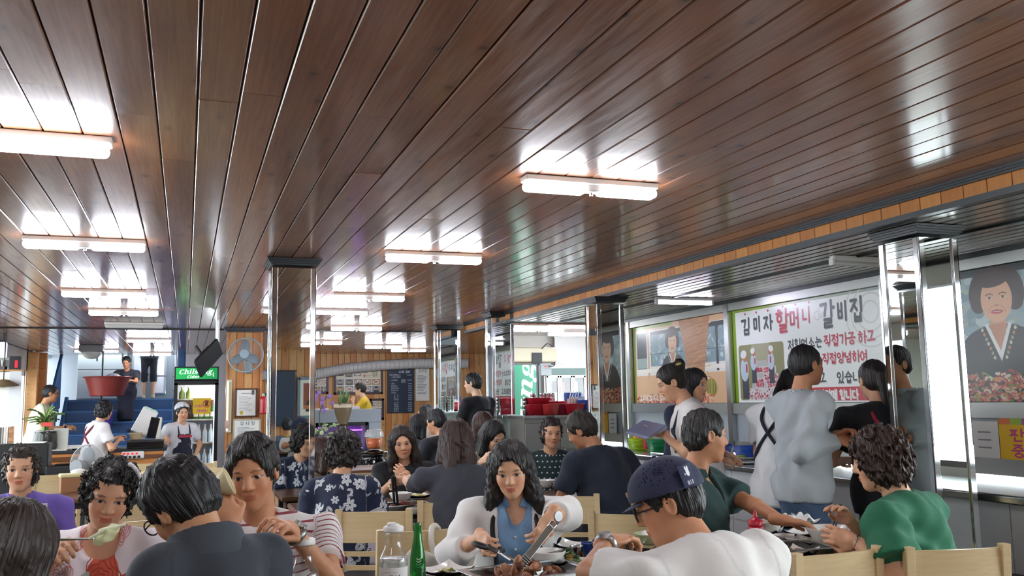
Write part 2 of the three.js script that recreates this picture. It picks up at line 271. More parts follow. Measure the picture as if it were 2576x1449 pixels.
// timber clad pier with the fan
const pier = new THREE.Group(); pier.name = 'pillar_1'; pier.userData.kind = 'structure'; scene.add(pier);
mk('core', box(.42, CEIL, .5, .75, CEIL / 2, -13.2), M.dark, pier);
for (let k = 0; k < 4; k++) { const q = plankGeo(CEIL - .02, .108, 30 + (k & 1), .012, .006).clone(); q.rotateX(-Math.PI / 2); const b = mk('plank', q, [M.pine, M.pineWarm][k & 1], pier); b.position.set(.588 + k * .108, CEIL / 2, -12.93); }
mk('edge_post', boxUV(join([rbox(.03, CEIL, .05, .004, .525, CEIL / 2, -12.93), rbox(.03, CEIL, .05, .004, .975, CEIL / 2, -12.93)])), M.pineWarm, pier);
mk('cap_moulding', join([box(.56, .03, .1, .75, CEIL - .016, -12.9), box(.5, .025, .06, .75, CEIL - .045, -12.91)]), M.trim, pier);

// ---------------------------------------------------------------- lamps
function areaLight(parent, w, d, x, y, z, color, power) { const l = new THREE.RectAreaLight(color, power, w, d); l.name = 'lamp'; l.position.set(x, y, z); l.rotation.x = -Math.PI / 2; parent.add(l); }
const lensGeo = rbox(.315, .046, .085, .022, 0, 0, 0, 4), lensLong = rbox(.68, .05, .1, .024, 0, 0, 0, 4), baseGeo = rbox(.7, .03, .088, .008), bridgeGeo = rbox(.1, .045, .07, .008), screwGeo = cyl(.009, .009, .02, 0, 0, 0, 10), tubeGeo = new THREE.CapsuleGeometry(.016, .55, 6, 14).rotateZ(Math.PI / 2), holderGeo = rbox(.6, .03, .05, .006), capGeo = box(.02, .045, .04);
const rowL = 'in the row of lamps nearer the front door', rowR = 'in the row of lamps nearer the kitchen';
function lampDouble(xc, z, label, y = CEIL, lit = true) {
  const g = thing('ceiling_lamp', label, 'lamp', V(xc, y, -z), 0, 'twin ceiling lamps');
  mk('base', baseGeo, M.white, g).position.y = -.016; mk('bridge', bridgeGeo, M.white, g).position.y = -.04; mk('screw', screwGeo, M.chrome, g).position.y = -.07;
  for (const s of [-1, 1]) mk('diffuser', lensGeo, lit ? M.glow : M.lensOff, g).position.set(s * .19, -.052, 0);
  if (lit) areaLight(g, .68, .08, 0, -.078, 0, 0xf4f6ff, LAMP);
}
function lampLong(xc, z, label, lit = true, y = CEIL) {
  const g = thing('ceiling_lamp', label, 'lamp', V(xc, y, -z), 0, 'long ceiling lamps');
  mk('base', baseGeo, M.white, g).position.y = -.016; mk('diffuser', lensLong, lit ? M.glow : M.lensOff, g).position.y = -.05;
  if (lit) areaLight(g, .66, .09, 0, -.078, 0, 0xf4f6ff, LAMP);
}
function lampTube(xc, z, label, y = CEIL, lit = true, len = 1) {
  const g = thing('tube_lamp', label, 'lamp', V(xc, y, -z), 0, 'bare tube lamps');
  const h = mk('base', holderGeo, M.white, g); h.position.y = -.016; h.scale.x = len; const t = mk('tube', tubeGeo, lit ? M.glowCool : M.lensOff, g); t.position.y = -.052; t.scale.x = len;
  for (const s of [-1, 1]) mk('socket', capGeo, M.white, g).position.set(s * .3 * len, -.045, 0);
  if (lit) areaLight(g, .58 * len, .04, 0, -.072, 0, 0xe9e8ff, LAMP);
}
lampDouble(1.82, 3.83, 'nearest twin lamp of the kitchen side row, closest above the diners');
lampDouble(1.64, 6.08, 'second twin lamp of the kitchen side row');
lampDouble(1.65, 8.56, 'third twin lamp of the kitchen side row, behind the mirrored column top');
lampTube(1.34, 10.05, 'long bare tube lamp between the third and fourth twin lamps', CEIL, true, 1.95);
lampDouble(2.19, 12.25, 'twin lamp just before the dark ceiling strip on the kitchen side');
lampDouble(2.12, 15.2, 'twin lamp just beyond the ceiling strip beside the mirrored column');
lampDouble(3.42, 16.3, 'twin lamp over the menu corner, left of its neighbour');
lampDouble(4.15, 17.4, 'twin lamp over the menu corner nearest the mirrored columns');
lampLong(-.65, 3.75, 'large single-diffuser lamp cut by the left edge of the picture');
lampDouble(-.62, 6.08, 'nearest twin lamp of the entrance side row');
lampDouble(-.72, 8.75, 'second twin lamp of the entrance side row');
lampDouble(-.66, 10.5, 'third twin lamp of the entrance side row, before the unlit one');
lampLong(-.64, 12.2, 'unlit grey lamp just before the dark ceiling strip', false);
lampTube(-1.56, 17.9, 'bare tube lamp beyond the ceiling strip above the cash desk', CEIL, true, 1.25);
lampTube(-.57, 15.0, 'bare tube lamp above the drinks fridge and stair', CEIL, true, 1.1);
lampDouble(-.65, 18.9, 'twin lamp farthest away at the foot of the stair ceiling');
lampTube(4.33, 7.17, 'bare tube lamp under the low metal ceiling above the portrait poster', LOW, true, .98);
lampTube(4.3, 4.75, 'unlit tube lamp under the low metal ceiling above the white sign', LOW, false, .98);
lampDouble(4.3, 10.75, 'twin lamp over the sideboard with red tubs', LOW + .03);
lampDouble(-.62, 1.2, 'twin lamp overhead beside the camera, entrance side'); lampDouble(1.82, 1.2, 'twin lamp overhead beside the camera, kitchen side');
lampDouble(.4, -1.6, 'twin lamp behind the viewer, seen in the column mirror'); lampDouble(2.2, -2.6, 'twin lamp near the rear wall, seen in the column mirror');
lampTube(5.6, 12.5, 'bare tube lamp inside the kitchen beyond the sideboard', LOW + .1, true, 1.5); lampDouble(6.4, 17, 'twin lamp deep in the kitchen corridor');
// ---------------------------------------------------------------- printed matter
const INK = '#3a4146', RED = '#c5324a';
function blotch(g, x, y, w, h, n, cols, r0, r1) { for (let i = 0; i < n; i++) { g.fillStyle = cols[Math.floor(rnd() * cols.length)]; g.beginPath(); g.ellipse(x + rnd() * w, y + rnd() * h, rr(r0, r1), rr(r0, r1) * .6, rnd() * 3, 0, 7); g.fill(); } }
function portrait(g, x, y, s) {      // an elderly cook in a black jacket with a white collar, x, y = middle of the face, s = its height
  g.fillStyle = '#1d2226'; g.beginPath(); g.moveTo(x - s * .25, y + s * .62); g.bezierCurveTo(x - s, y + s * .75, x - s * 1.25, y + s * 1.2, x - s * 1.3, y + s * 2.4); g.lineTo(x + s * 1.3, y + s * 2.4); g.bezierCurveTo(x + s * 1.25, y + s * 1.2, x + s, y + s * .75, x + s * .25, y + s * .62); g.fill();
  g.fillStyle = '#d8a07c'; g.fillRect(x - s * .2, y + s * .3, s * .4, s * .5);
  g.fillStyle = '#c98d6c'; g.beginPath(); g.moveTo(x - s * .24, y + s * .6); g.lineTo(x + s * .24, y + s * .6); g.lineTo(x + s * .02, y + s * 1.25); g.fill();
  g.strokeStyle = '#f0efec'; g.lineWidth = s * .09; g.beginPath(); g.moveTo(x - s * .3, y + s * .6); g.lineTo(x + s * .02, y + s * 1.35); g.lineTo(x + s * .3, y + s * .6); g.stroke();
  for (let i = 0; i < 7; i++) for (const q of [-1, 1]) { g.fillStyle = ['#d9d2b0', '#b98a58', '#9aa07a'][i % 3]; g.beginPath(); g.ellipse(x + q * s * (.42 - i * .045), y + s * (.72 + i * .11), s * .035, s * .045, 0, 0, 7); g.fill(); }
  g.fillStyle = '#33211d'; for (let i = 0; i < 40; i++) { const a = Math.PI * (.86 + 1.28 * i / 39); g.beginPath(); g.arc(x + Math.cos(a) * s * .52, y - s * .1 + Math.sin(a) * s * .55, s * .19, 0, 7); g.fill(); }
  g.beginPath(); g.ellipse(x, y - s * .3, s * .52, s * .42, 0, 0, 7); g.fill();
  g.fillStyle = '#e6b592'; g.beginPath(); g.ellipse(x, y + s * .03, s * .4, s * .54, 0, 0, 7); g.fill();
  g.fillStyle = '#3b231f'; g.beginPath(); g.ellipse(x - s * .05, y - s * .46, s * .43, s * .2, -.1, 0, 7); g.fill();
  for (const q of [-1, 1]) { g.strokeStyle = '#40302a'; g.lineWidth = s * .022; g.beginPath(); g.arc(x + q * s * .17, y + s * .04, s * .15, 4.0, 5.42); g.stroke(); g.lineWidth = s * .014; g.beginPath(); g.arc(x + q * s * .17, y + s * .05, s * .085, 4.0, 5.42); g.stroke(); g.strokeStyle = '#cf9474'; g.lineWidth = s * .018; g.beginPath(); g.moveTo(x + q * s * .1, y + s * .18); g.quadraticCurveTo(x + q * s * .2, y + s * .24, x + q * s * .22, y + s * .34); g.stroke(); g.fillStyle = '#f2ece6'; g.beginPath(); g.ellipse(x + q * s * .17, y - s * .01, s * .07, s * .02, 0, 0, 7); g.fill(); g.fillStyle = '#2b1d1a'; g.beginPath(); g.ellipse(x + q * s * .17, y - s * .01, s * .03, s * .022, 0, 0, 7); g.fill(); }
  g.strokeStyle = '#bb8263'; g.lineWidth = s * .03; g.beginPath(); g.moveTo(x - s * .07, y + s * .17); g.lineTo(x + s * .07, y + s * .17); g.stroke();
  g.fillStyle = '#b9434c'; g.beginPath(); g.ellipse(x, y + s * .32, s * .15, s * .05, 0, 0, 7); g.fill(); g.fillStyle = '#f3e8e2'; g.fillRect(x - s * .09, y + s * .305, s * .18, s * .022);
}
const signTex = canvasTex(1400, 622, (g, w, h) => {
  g.fillStyle = '#f3f5f2'; g.fillRect(0, 0, w, h);
  const gr = g.createLinearGradient(0, 0, w, 0); gr.addColorStop(0, '#8aa51c'); gr.addColorStop(.3, '#9db04a'); gr.addColorStop(.45, '#b4bfa0'); gr.addColorStop(1, '#aab7b0'); g.fillStyle = gr; g.fillRect(0, 0, w, 16);
  g.fillStyle = '#86a81a'; g.fillRect(0, 0, 34, h);
  g.strokeStyle = '#d9ddd6'; g.lineWidth = 9; for (let k = 0; k < 4; k++) { g.beginPath(); g.arc(1290, 130, 60 + k * 44, 0, 7); g.stroke(); } g.beginPath(); g.arc(900, 90, 34, 0, 7); g.arc(860, 110, 26, 0, 7); g.stroke();
  const put = (t, c, u, v, s, wgt, q) => { hangul(g, t, u * w + 5, v * h + 6, s, '#c9ccc8', wgt * 1.2, 1.0, q); hangul(g, t, u * w, v * h, s, c, wgt * 1.2, 1.0, q); };
  put('김', INK, .07, .1, 112, .13, .95); put('미', INK, .165, .1, 96, .14, .85); put('자', INK, .243, .1, 96, .14, .98);
  put('할', RED, .335, .06, 150, .1, .86); put('머', RED, .43, .08, 118, .11, .86); put('니', RED, .515, .08, 96, .12, .86);
  put('갈', INK, .63, .05, 160, .1, .78); put('비', INK, .735, .08, 110, .13, .8); put('집', INK, .81, .06, 138, .11, .8);
  g.fillStyle = RED; for (let i = 0; i < 6; i++) { g.beginPath(); g.arc((.105 + i * .088 + (i > 2 ? .02 : 0)) * w, .055 * h - (i > 2 ? 10 : 0), 8, 0, 7); g.fill(); }
  put('저희업소는', INK, .41, .38, 64, .12, .98); put('직접가공', RED, .645, .37, 68, .12, .96); put('하고', RED, .845, .37, 68, .12, .96);
  put('한우를', INK, .42, .55, 66, .12, .98); put('직접양념하여', RED, .63, .54, 64, .12, .96);
  put('판매드리고', INK, .42, .72, 66, .12, .96); put('있습니다', INK, .71, .72, 66, .12, .96);
  g.fillStyle = '#c92c3f'; g.beginPath(); g.roundRect(.42 * w, .86 * h, .52 * w, .125 * h, 8); g.fill(); put('소갈비 포장판매 합니다', '#f4f0ee', .44, .882, 58, .13, .86);
  const x = .04 * w, y = .385 * h, pw = .34 * w, ph = .59 * h; g.save(); g.beginPath(); g.roundRect(x, y, pw, ph, 22); g.clip();
  g.fillStyle = '#8d8a5c'; g.fillRect(x, y, pw, ph); g.fillStyle = '#a9a587'; g.fillRect(x + pw * .3, y, pw * .4, ph * .35); g.fillStyle = '#b9bbb6'; g.beginPath(); g.moveTo(x + pw * .4, y + ph * .3); g.lineTo(x + pw * .62, y + ph * .3); g.lineTo(x + pw * 1.02, y + ph); g.lineTo(x + pw * .2, y + ph); g.fill();
  for (const [a, b, c, d] of [[.36, .42, .17, .09], [.55, .42, .26, .1], [.55, .55, .3, .1], [.6, .66, .34, .12], [.36, .62, .2, .16], [.2, .8, .5, .2], [.74, .8, .3, .2]]) { g.fillStyle = '#d5d5d2'; g.fillRect(x + pw * a - 4, y + ph * b - 4, pw * c + 8, ph * d + 8); blotch(g, x + pw * a + 6, y + ph * b + 4, pw * c - 10, ph * d - 8, 60, ['#b8344a', '#c84a5c', '#d46d78', '#a52840'], 4, 10); }
  for (const [a, b, s, f] of [[.12, .2, 1, 1], [.33, .14, .72, 1], [.72, .13, .75, -1]]) { const q = x + pw * a, t = y + ph * b, u = ph * .5 * s; g.fillStyle = '#3a3f4c'; g.fillRect(q - u * .16, t + u * .75, u * .38, u * .8); g.fillStyle = '#c3d0de'; g.beginPath(); g.ellipse(q, t + u * .5, u * .24, u * .42, 0, 0, 7); g.fill(); g.fillStyle = '#b5383f'; g.fillRect(q + f * u * .08, t + u * .3, u * .1, u * .3); g.fillStyle = '#b9785a'; g.beginPath(); g.ellipse(q + f * u * .05, t + u * .06, u * .14, u * .16, 0, 0, 7); g.fill(); g.fillStyle = '#eceef0'; g.beginPath(); g.ellipse(q - f * u * .03, t - u * .06, u * .18, u * .15, -.3 * f, 0, 7); g.fill(); }
  g.restore();
});
const posterTex = canvasTex(1100, 525, (g, w, h) => {
  g.fillStyle = '#dcb18a'; g.fillRect(0, 0, w, h); g.fillStyle = '#8fa136'; g.fillRect(0, 0, 26, h); g.fillRect(0, 0, w * .46, 22);
  g.fillStyle = '#e8e2da'; g.fillRect(36, 36, w - 36, h * .58); g.fillStyle = '#2e353b'; g.fillRect(48, 48, 130, h * .48); g.fillStyle = '#93a5a0'; g.fillRect(48, h * .42, 130, 70); g.fillStyle = '#cfa58a'; g.fillRect(190, 36, 22, h * .62);
  g.fillStyle = '#7d98a6'; g.fillRect(230, 60, w - 230, h * .42); blotch(g, 235, 70, w - 250, h * .36, 220, ['#8fabb4', '#6f8c9a', '#a9bfc0', '#7f9a8c', '#c3d2d6'], 8, 26); g.fillStyle = '#24292e'; g.fillRect(230, 46, w, 22);
  g.strokeStyle = '#4b555a'; g.lineWidth = 5; for (let i = 0; i < 9; i++) { g.beginPath(); g.moveTo(240 + i * 105, h * .38); g.lineTo(240 + i * 105, h * .53); g.stroke(); } g.beginPath(); g.moveTo(235, h * .38); g.lineTo(w, h * .38); g.stroke();
  g.fillStyle = '#2b3035'; g.fillRect(w * .885, 40, 24, h * .56); g.beginPath(); g.moveTo(w * .84, 40); g.lineTo(w * .97, 40); g.lineTo(w * .9, 80); g.fill();
  g.fillStyle = '#efe9df'; g.fillRect(36, h * .56, w, 26);
  g.fillStyle = '#b9825a'; g.beginPath(); g.moveTo(w * .53, 0); g.lineTo(w * .84, 0); g.bezierCurveTo(w * .8, h * .3, w * .78, h * .5, w * .76, h * .8); g.lineTo(w * .58, h * .8); g.bezierCurveTo(w * .62, h * .5, w * .56, h * .3, w * .53, 0); g.fill();
  g.lineWidth = 2; for (let i = 0; i < 160; i++) { const y = rr(0, h * .78), x = w * (.55 + .2 * rnd()); g.strokeStyle = ['#8d5c3c', '#cf9d72', '#a06c48', '#dcb089'][i & 3]; g.beginPath(); g.moveTo(x, y + 10); g.quadraticCurveTo(x + 40, y - 8, x + 95, y + rr(-16, 10)); g.stroke(); }
  portrait(g, w * .455, h * .25, h * .23);
  g.fillStyle = '#8a8434'; g.beginPath(); g.ellipse(w * .83, h * .83, 58, 56, 0, 0, 7); g.fill(); for (let i = 0; i < 5; i++) { g.strokeStyle = ['#b3a24a', '#6d7030'][i & 1]; g.lineWidth = 7; g.beginPath(); g.ellipse(w * .83, h * .83, 50 - i * 11, 54, 0, 0, 7); g.stroke(); }
  blotch(g, 40, h * .9, w * .8, h * .1, 240, ['#b8402f', '#d4715a', '#e3c2a6', '#8e2f28', '#cf9a62'], 6, 17); hangul(g, '김미자 할머니 갈비', 60, h * .9, 38, '#f0ece4', .14);
});
const bigPosterTex = canvasTex(720, 470, (g, w, h) => {
  g.fillStyle = '#9db2b6'; g.fillRect(0, 0, w, h); blotch(g, 0, 0, w, h * .7, 160, ['#8fa8b0', '#b9cacb', '#7f98a0', '#a7b59c', '#cdd9da'], 10, 40); g.fillStyle = '#1d2b30'; g.fillRect(0, 0, w, 26); g.fillStyle = '#cfc9bd'; g.fillRect(0, h * .55, w * .5, 14);
  g.fillStyle = '#b9825a'; g.fillRect(w * .52, 0, w * .34, h); portrait(g, w * .31, h * .235, h * .32);
  for (let k = 0; k < 700; k++) { const x = rnd() * w, y = h * (.79 + .21 * rnd()), a = rnd() * 6.3, l = rr(10, 26); g.strokeStyle = ['#a8362a', '#c8583f', '#e2a98a', '#8e2f26', '#cf8a3c', '#d9cdb4', '#7f8a3a', '#b84a38', '#d8745a'][k % 9]; g.lineWidth = rr(4, 10); g.lineCap = 'round'; g.beginPath(); g.moveTo(x, y); g.quadraticCurveTo(x + l * .6 * Math.cos(a + .7), y + l * .5 * Math.sin(a + .7), x + l * Math.cos(a), y + l * .6 * Math.sin(a)); g.stroke(); }
});
const menuTex = canvasTex(400, 720, (g, w, h) => {
  g.fillStyle = '#27364c'; g.fillRect(0, 0, w, h); const c = '#dfe6ec'; hangul(g, '김미자할머니', 52, 28, 40, c, .13, 1.02); hangul(g, '수제 갈비', 168, 80, 40, c, .13);
  hangul(g, '김미자할머니', 26, 136, 28, c, .1); hangul(g, '소양념갈비', 56, 168, 28, c, .1); const rows = [['소생갈비', 215, '36,000'], ['냉면', 268, '6,000'], ['비빔국수', 304, '6,000'], ['평치미국수', 338, '5,000'], ['된장찌개', 372, '3,000'], ['공기밥', 406, '1,000'], ['소  주', 444, '4,000'], ['맥  주', 478, '4,000'], ['막걸리', 510, '4,000'], ['상  미', 556, '5,000'], ['백세주', 588, '8,000'], ['산사춘', 620, '8,000'], ['복분자', 652, '13,000'], ['음료수', 682, '2,000']];
  g.textAlign = 'left'; for (const [t, y, p] of rows) hangul(g, t, y > 430 ? 96 : 56, y, 24, c, .1); g.textAlign = 'right'; g.font = '24px sans-serif'; g.fillStyle = c; g.fillText('33,000', 366, 160); for (const [t, y, p] of rows) g.fillText(p, 370, y + 22); g.textAlign = 'left';
  g.fillStyle = '#aeb9c4'; for (let i = 0; i < 4; i++) g.fillRect(206, 215 + i * 14, 70, 7);
});
const boardTex = (seedN) => canvasTex(520, 250, (g, w, h) => {
  g.fillStyle = '#d9cfb8'; g.fillRect(0, 0, w, h); g.fillStyle = '#e8e4da'; g.fillRect(0, h * .42, w, h * .58);
  const pic = (x, y, a, b) => { g.fillStyle = '#eceae4'; g.fillRect(x - 3, y - 3, a + 6, b + 6); g.fillStyle = ['#6d6a68', '#8d8f98', '#a9895a'][Math.floor(rnd() * 3)]; g.fillRect(x, y, a, b); if (rnd() < .5) { g.fillStyle = '#c99a7c'; g.beginPath(); g.ellipse(x + a * .5, y + b * .45, a * .16, b * .28, 0, 0, 7); g.fill(); g.fillStyle = '#2c2628'; g.beginPath(); g.ellipse(x + a * .5, y + b * .25, a * .18, b * .18, 0, 0, 7); g.fill(); g.fillRect(x + a * .2, y + b * .72, a * .6, b * .28); } else { g.fillStyle = '#e6e2dc'; g.beginPath(); g.ellipse(x + a / 2, y + b / 2, a * .4, b * .38, 0, 0, 7); g.fill(); blotch(g, x + a * .25, y + b * .3, a * .5, b * .4, 22, ['#a8543a', '#c98a52', '#7a3a2a'], 3, 8); } };
  for (let i = 0; i < 3; i++) pic(14 + i * 96, 22 + (i % 2) * 8, 84, 62); for (let r = 0; r < 2; r++) for (let i = 0; i < 5; i++) pic(12 + i * 100, 112 + r * 68, 90, 60);
  g.font = 'bold 34px sans-serif'; g.fillStyle = '#2b2f4a'; g.fillText('KBS', 304, 52); hangul(g, '생생', 400, 22, 36, '#6f9a2c', .14); hangul(g, '정보', 420, 62, 28, '#4d7a2a', .14); g.fillStyle = '#c22f35'; g.beginPath(); g.arc(326, 80, 12, 0, 7); g.fill(); g.fillStyle = '#b8b09c'; g.fillRect(350, 74, 120, 8);
});
const noteTex = (stamp, head) => canvasTex(160, 208, (g, w, h) => { g.fillStyle = '#eceae4'; g.fillRect(0, 0, w, h); g.fillStyle = '#9a9fa4'; if (head) { hangul(g, '감사장', 36, 14, 26, '#6a8c98', .14, 1.3); } else g.fillRect(40, 30, 80, 6); for (let i = 0; i < 13; i++) g.fillRect(22, 56 + i * 9, 70 + (i * 37 % 46), 3); if (stamp) { g.fillStyle = '#c2a73c'; g.beginPath(); g.arc(44, 180, 15, 0, 7); g.fill(); g.fillStyle = '#4b4f52'; g.fillRect(122, 8, 22, 36); } });
const scriptTex = (w0, h0, bg, fs, txt, sub, rot) => canvasTex(w0, h0, (g, w, h) => { const gr = g.createLinearGradient(0, 0, w, h); gr.addColorStop(0, bg[0]); gr.addColorStop(1, bg[1]); g.fillStyle = gr; g.fillRect(0, 0, w, h); g.fillStyle = '#e8efe9'; g.save(); if (rot) { g.translate(w * .58, h * .99); g.rotate(-1.46); } else g.translate(w * .06, h * .56); g.font = 'italic bold ' + fs + 'px serif'; g.fillText(txt, 0, 0); if (sub) { g.font = 'italic bold ' + fs * .6 + 'px serif'; g.fillText(sub, w * .2, fs * .62); } g.restore(); g.strokeStyle = '#e8efe9'; g.lineWidth = fs * .1; g.beginPath(); if (rot) g.arc(w * .34, h * .23, w * .17, 2.7, 4.0); else g.arc(w * .98, h * .6, h * .28, 2.4, 3.8); g.stroke(); });
const headerTex = scriptTex(320, 100, ['#0aa04a', '#0a7a3c'], 58, 'Chilsung', 'Cider');
const sideTex = scriptTex(300, 900, ['#14664a', '#0a4433'], 205, 'Chilsung', null, true);
const noticeTex = canvasTex(180, 170, (g, w, h) => { g.fillStyle = '#efc51d'; g.beginPath(); g.roundRect(0, 0, w, h, 14); g.fill(); hangul(g, '손대지', 14, 70, 30, '#d0409a', .14, 1.0); hangul(g, '마세요!', 40, 118, 34, '#d0409a', .14); g.fillStyle = '#222'; g.beginPath(); g.ellipse(138, 66, 17, 22, 0, 0, 7); g.fill(); for (let i = 0; i < 4; i++) g.fillRect(122 + i * 9, 26, 7, 34); g.strokeStyle = '#cf3034'; g.lineWidth = 8; g.beginPath(); g.arc(138, 62, 36, 0, 7); g.moveTo(114, 36); g.lineTo(163, 88); g.stroke(); });
const saleTex = canvasTex(120, 220, (g, w, h) => { g.fillStyle = '#e8b80f'; g.fillRect(0, 0, w, h); ['#e07a3c', '#9ab83a', '#a05a9a'].forEach((c, i) => { g.fillStyle = c; g.fillRect(i * 40, 0, 40, 24); }); hangul(g, '판', 36, 40, 50, '#c33c86', .13); hangul(g, '중', 36, 100, 50, '#c33c86', .13); hangul(g, '매', 36, 160, 50, '#c33c86', .13); });
const bottleLabelTex = canvasTex(512, 256, (g, w, h) => { g.fillStyle = '#eef0ec'; g.fillRect(0, 0, w, h); hangul(g, '대박', 150, 96, 110, '#23262a', .1, 1.02); g.fillStyle = '#9aa0a0'; g.fillRect(140, 60, 180, 6); g.strokeStyle = '#8a8f8f'; g.lineWidth = 4; g.beginPath(); g.ellipse(110, 120, 18, 54, 0, 0, 7); g.stroke(); });
const P = (t, r = .35, o = {}) => mat('#ffffff', r, { map: t, ...o });
// a board hanging on the kitchen partition: texture, span in depth, heights
function wallBoard(name, label, cat, tex, za, zb, y0, y1) {
  const g = thing(name, label, cat, V(XR + .012, y0, -(za + zb) / 2)); const L = za - zb;
  mk('panel', box(.014, y1 - y0, L, 0, (y1 - y0) / 2, 0), M.offwhite, g); const f = new THREE.PlaneGeometry(L, y1 - y0).rotateY(-Math.PI / 2).translate(-.009, (y1 - y0) / 2, 0); mk('print', f, P(tex, .28), g);
}
wallBoard('sign_board', 'white wall sign with black and red brush lettering and a meat kitchen photo', 'sign', signTex, 7.36, 5.34, 1.35, 2.232);
wallBoard('portrait_poster', 'wide poster of a woman in black jacket before a giant radish, above baskets', 'poster', posterTex, 9.42, 7.44, 1.35, 2.232);
wallBoard('portrait_poster', 'large close-up portrait poster at the right edge beside the bright column', 'poster', bigPosterTex, 4.8, 3.36, 1.35, 2.232);
// ---------------------------------------------------------------- far end: stair, cash desk, fridges, menu wall
const zAt = (px, py, z) => onZ(px, py, -z);
// stair
{
  const s = thing('staircase', 'blue painted steel staircase rising to the upper landing', 'stairs', V(-1.25, 0, -18.4)), n = 7, rise = 1.56 / n;
  for (let i = 0; i < n; i++) { mk('tread', rbox(2.0, .035, .3, .006, 0, rise * (i + 1) - .018, -i * .25 - .13), M.blue, s); mk('riser', box(1.98, rise - .036, .02, 0, rise * (i + .5) - .018, -i * .25), M.blueDark, s); }
  mk('landing', box(2.06, .05, 1.4, 0, 1.535, -2.5), M.blue, s);
  for (const q of [-1, 1]) mk('stringer', boxUV(new THREE.ExtrudeGeometry(new THREE.Shape([[0, 0], [.25, 0], [1.95, 1.5], [1.95, 1.62], [1.7, 1.62], [0, .2]].map((p) => new THREE.Vector2(...p))), { depth: .04, bevelEnabled: false }).rotateY(Math.PI / 2).translate(q * 1.02 - .02, 0, .1)), M.blue, s);
  const r = thing('stair_railing', 'blue railing of closely spaced bars climbing the stair by the glass door', 'railing', V(-2.4, 0, -18.2));
  mk('handrail', rod(V(.02, 1.0, .3), V(.02, 2.6, -1.95), .03), M.blue, r); for (let i = 0; i < 12; i++) { const z = .25 - i * .18, y = 1.0 + (.3 - z) * .711; mk('baluster', rod(V(.02, Math.max(0, y - 1.05), z), V(.02, y, z), .016, 8), M.blue, r); }
  const p = thing('blue_post', 'blue round steel post beside the drinks fridge', 'post', V(-.1, 0, -18.1)); mk('shaft', cyl(.075, .075, CEIL - .01, 0, CEIL / 2, 0), M.blue, p); mk('base_plate', cyl(.13, .13, .02, 0, .01, 0), M.blue, p);
}
structure('wall_stair', join([box(6.5, 4.6, .1, -.6, 2.3, -21.9), box(.1, 2.2, 2, .93, 3.6, -21), box(.1, 2.2, 2, XL - .05, 3.6, -21), box(4.6, .1, 2, -.9, 4.6, -21)]), mat('#8a929c', .7));
structure('wall_stair_1', join([box(1.15, CEIL, .1, .35, CEIL / 2, -19.9)]), mat('#b9b9bd', .7));
for (const [i, x] of [[0, -1.95], [1, -1.45]]) { const a = thing('steel_cabinet', ['pale steel cabinet left on the upper landing', 'pale steel cabinet with dark handle on the upper landing'][i], 'cabinet', V(x, 1.56, -21.2)); mk('body', rbox(.48, 1.9, .5, .012, 0, .95, 0), M.grey, a); for (let k = 0; k < 3; k++) mk('door', rbox(.46, .6, .02, .006, 0, .33 + k * .62, .255), mat('#a9b0b6', .4), a); mk('handle', rbox(.03, .14, .02, .005, .14, .9, .27), M.dark, a); }
for (let i = 0; i < 3; i++) { const a = thing('wrapped_parcel', ['shiny wrapped bundle behind the basin carrier', 'shiny wrapped bundle behind the legs on the landing', 'shiny wrapped bundle by the blue post on the landing'][i], 'parcel', V(-.98 + i * .42, 1.56, -21.1)); mk('bundle', rbox(.3, 1.2 - i * .15, .25, .06, 0, .6, 0, 3), mat('#b9c0c8', .22, { metalness: .4 }), a); mk('tie', rbox(.31, .03, .26, .01, 0, .5, 0), M.grey, a); }
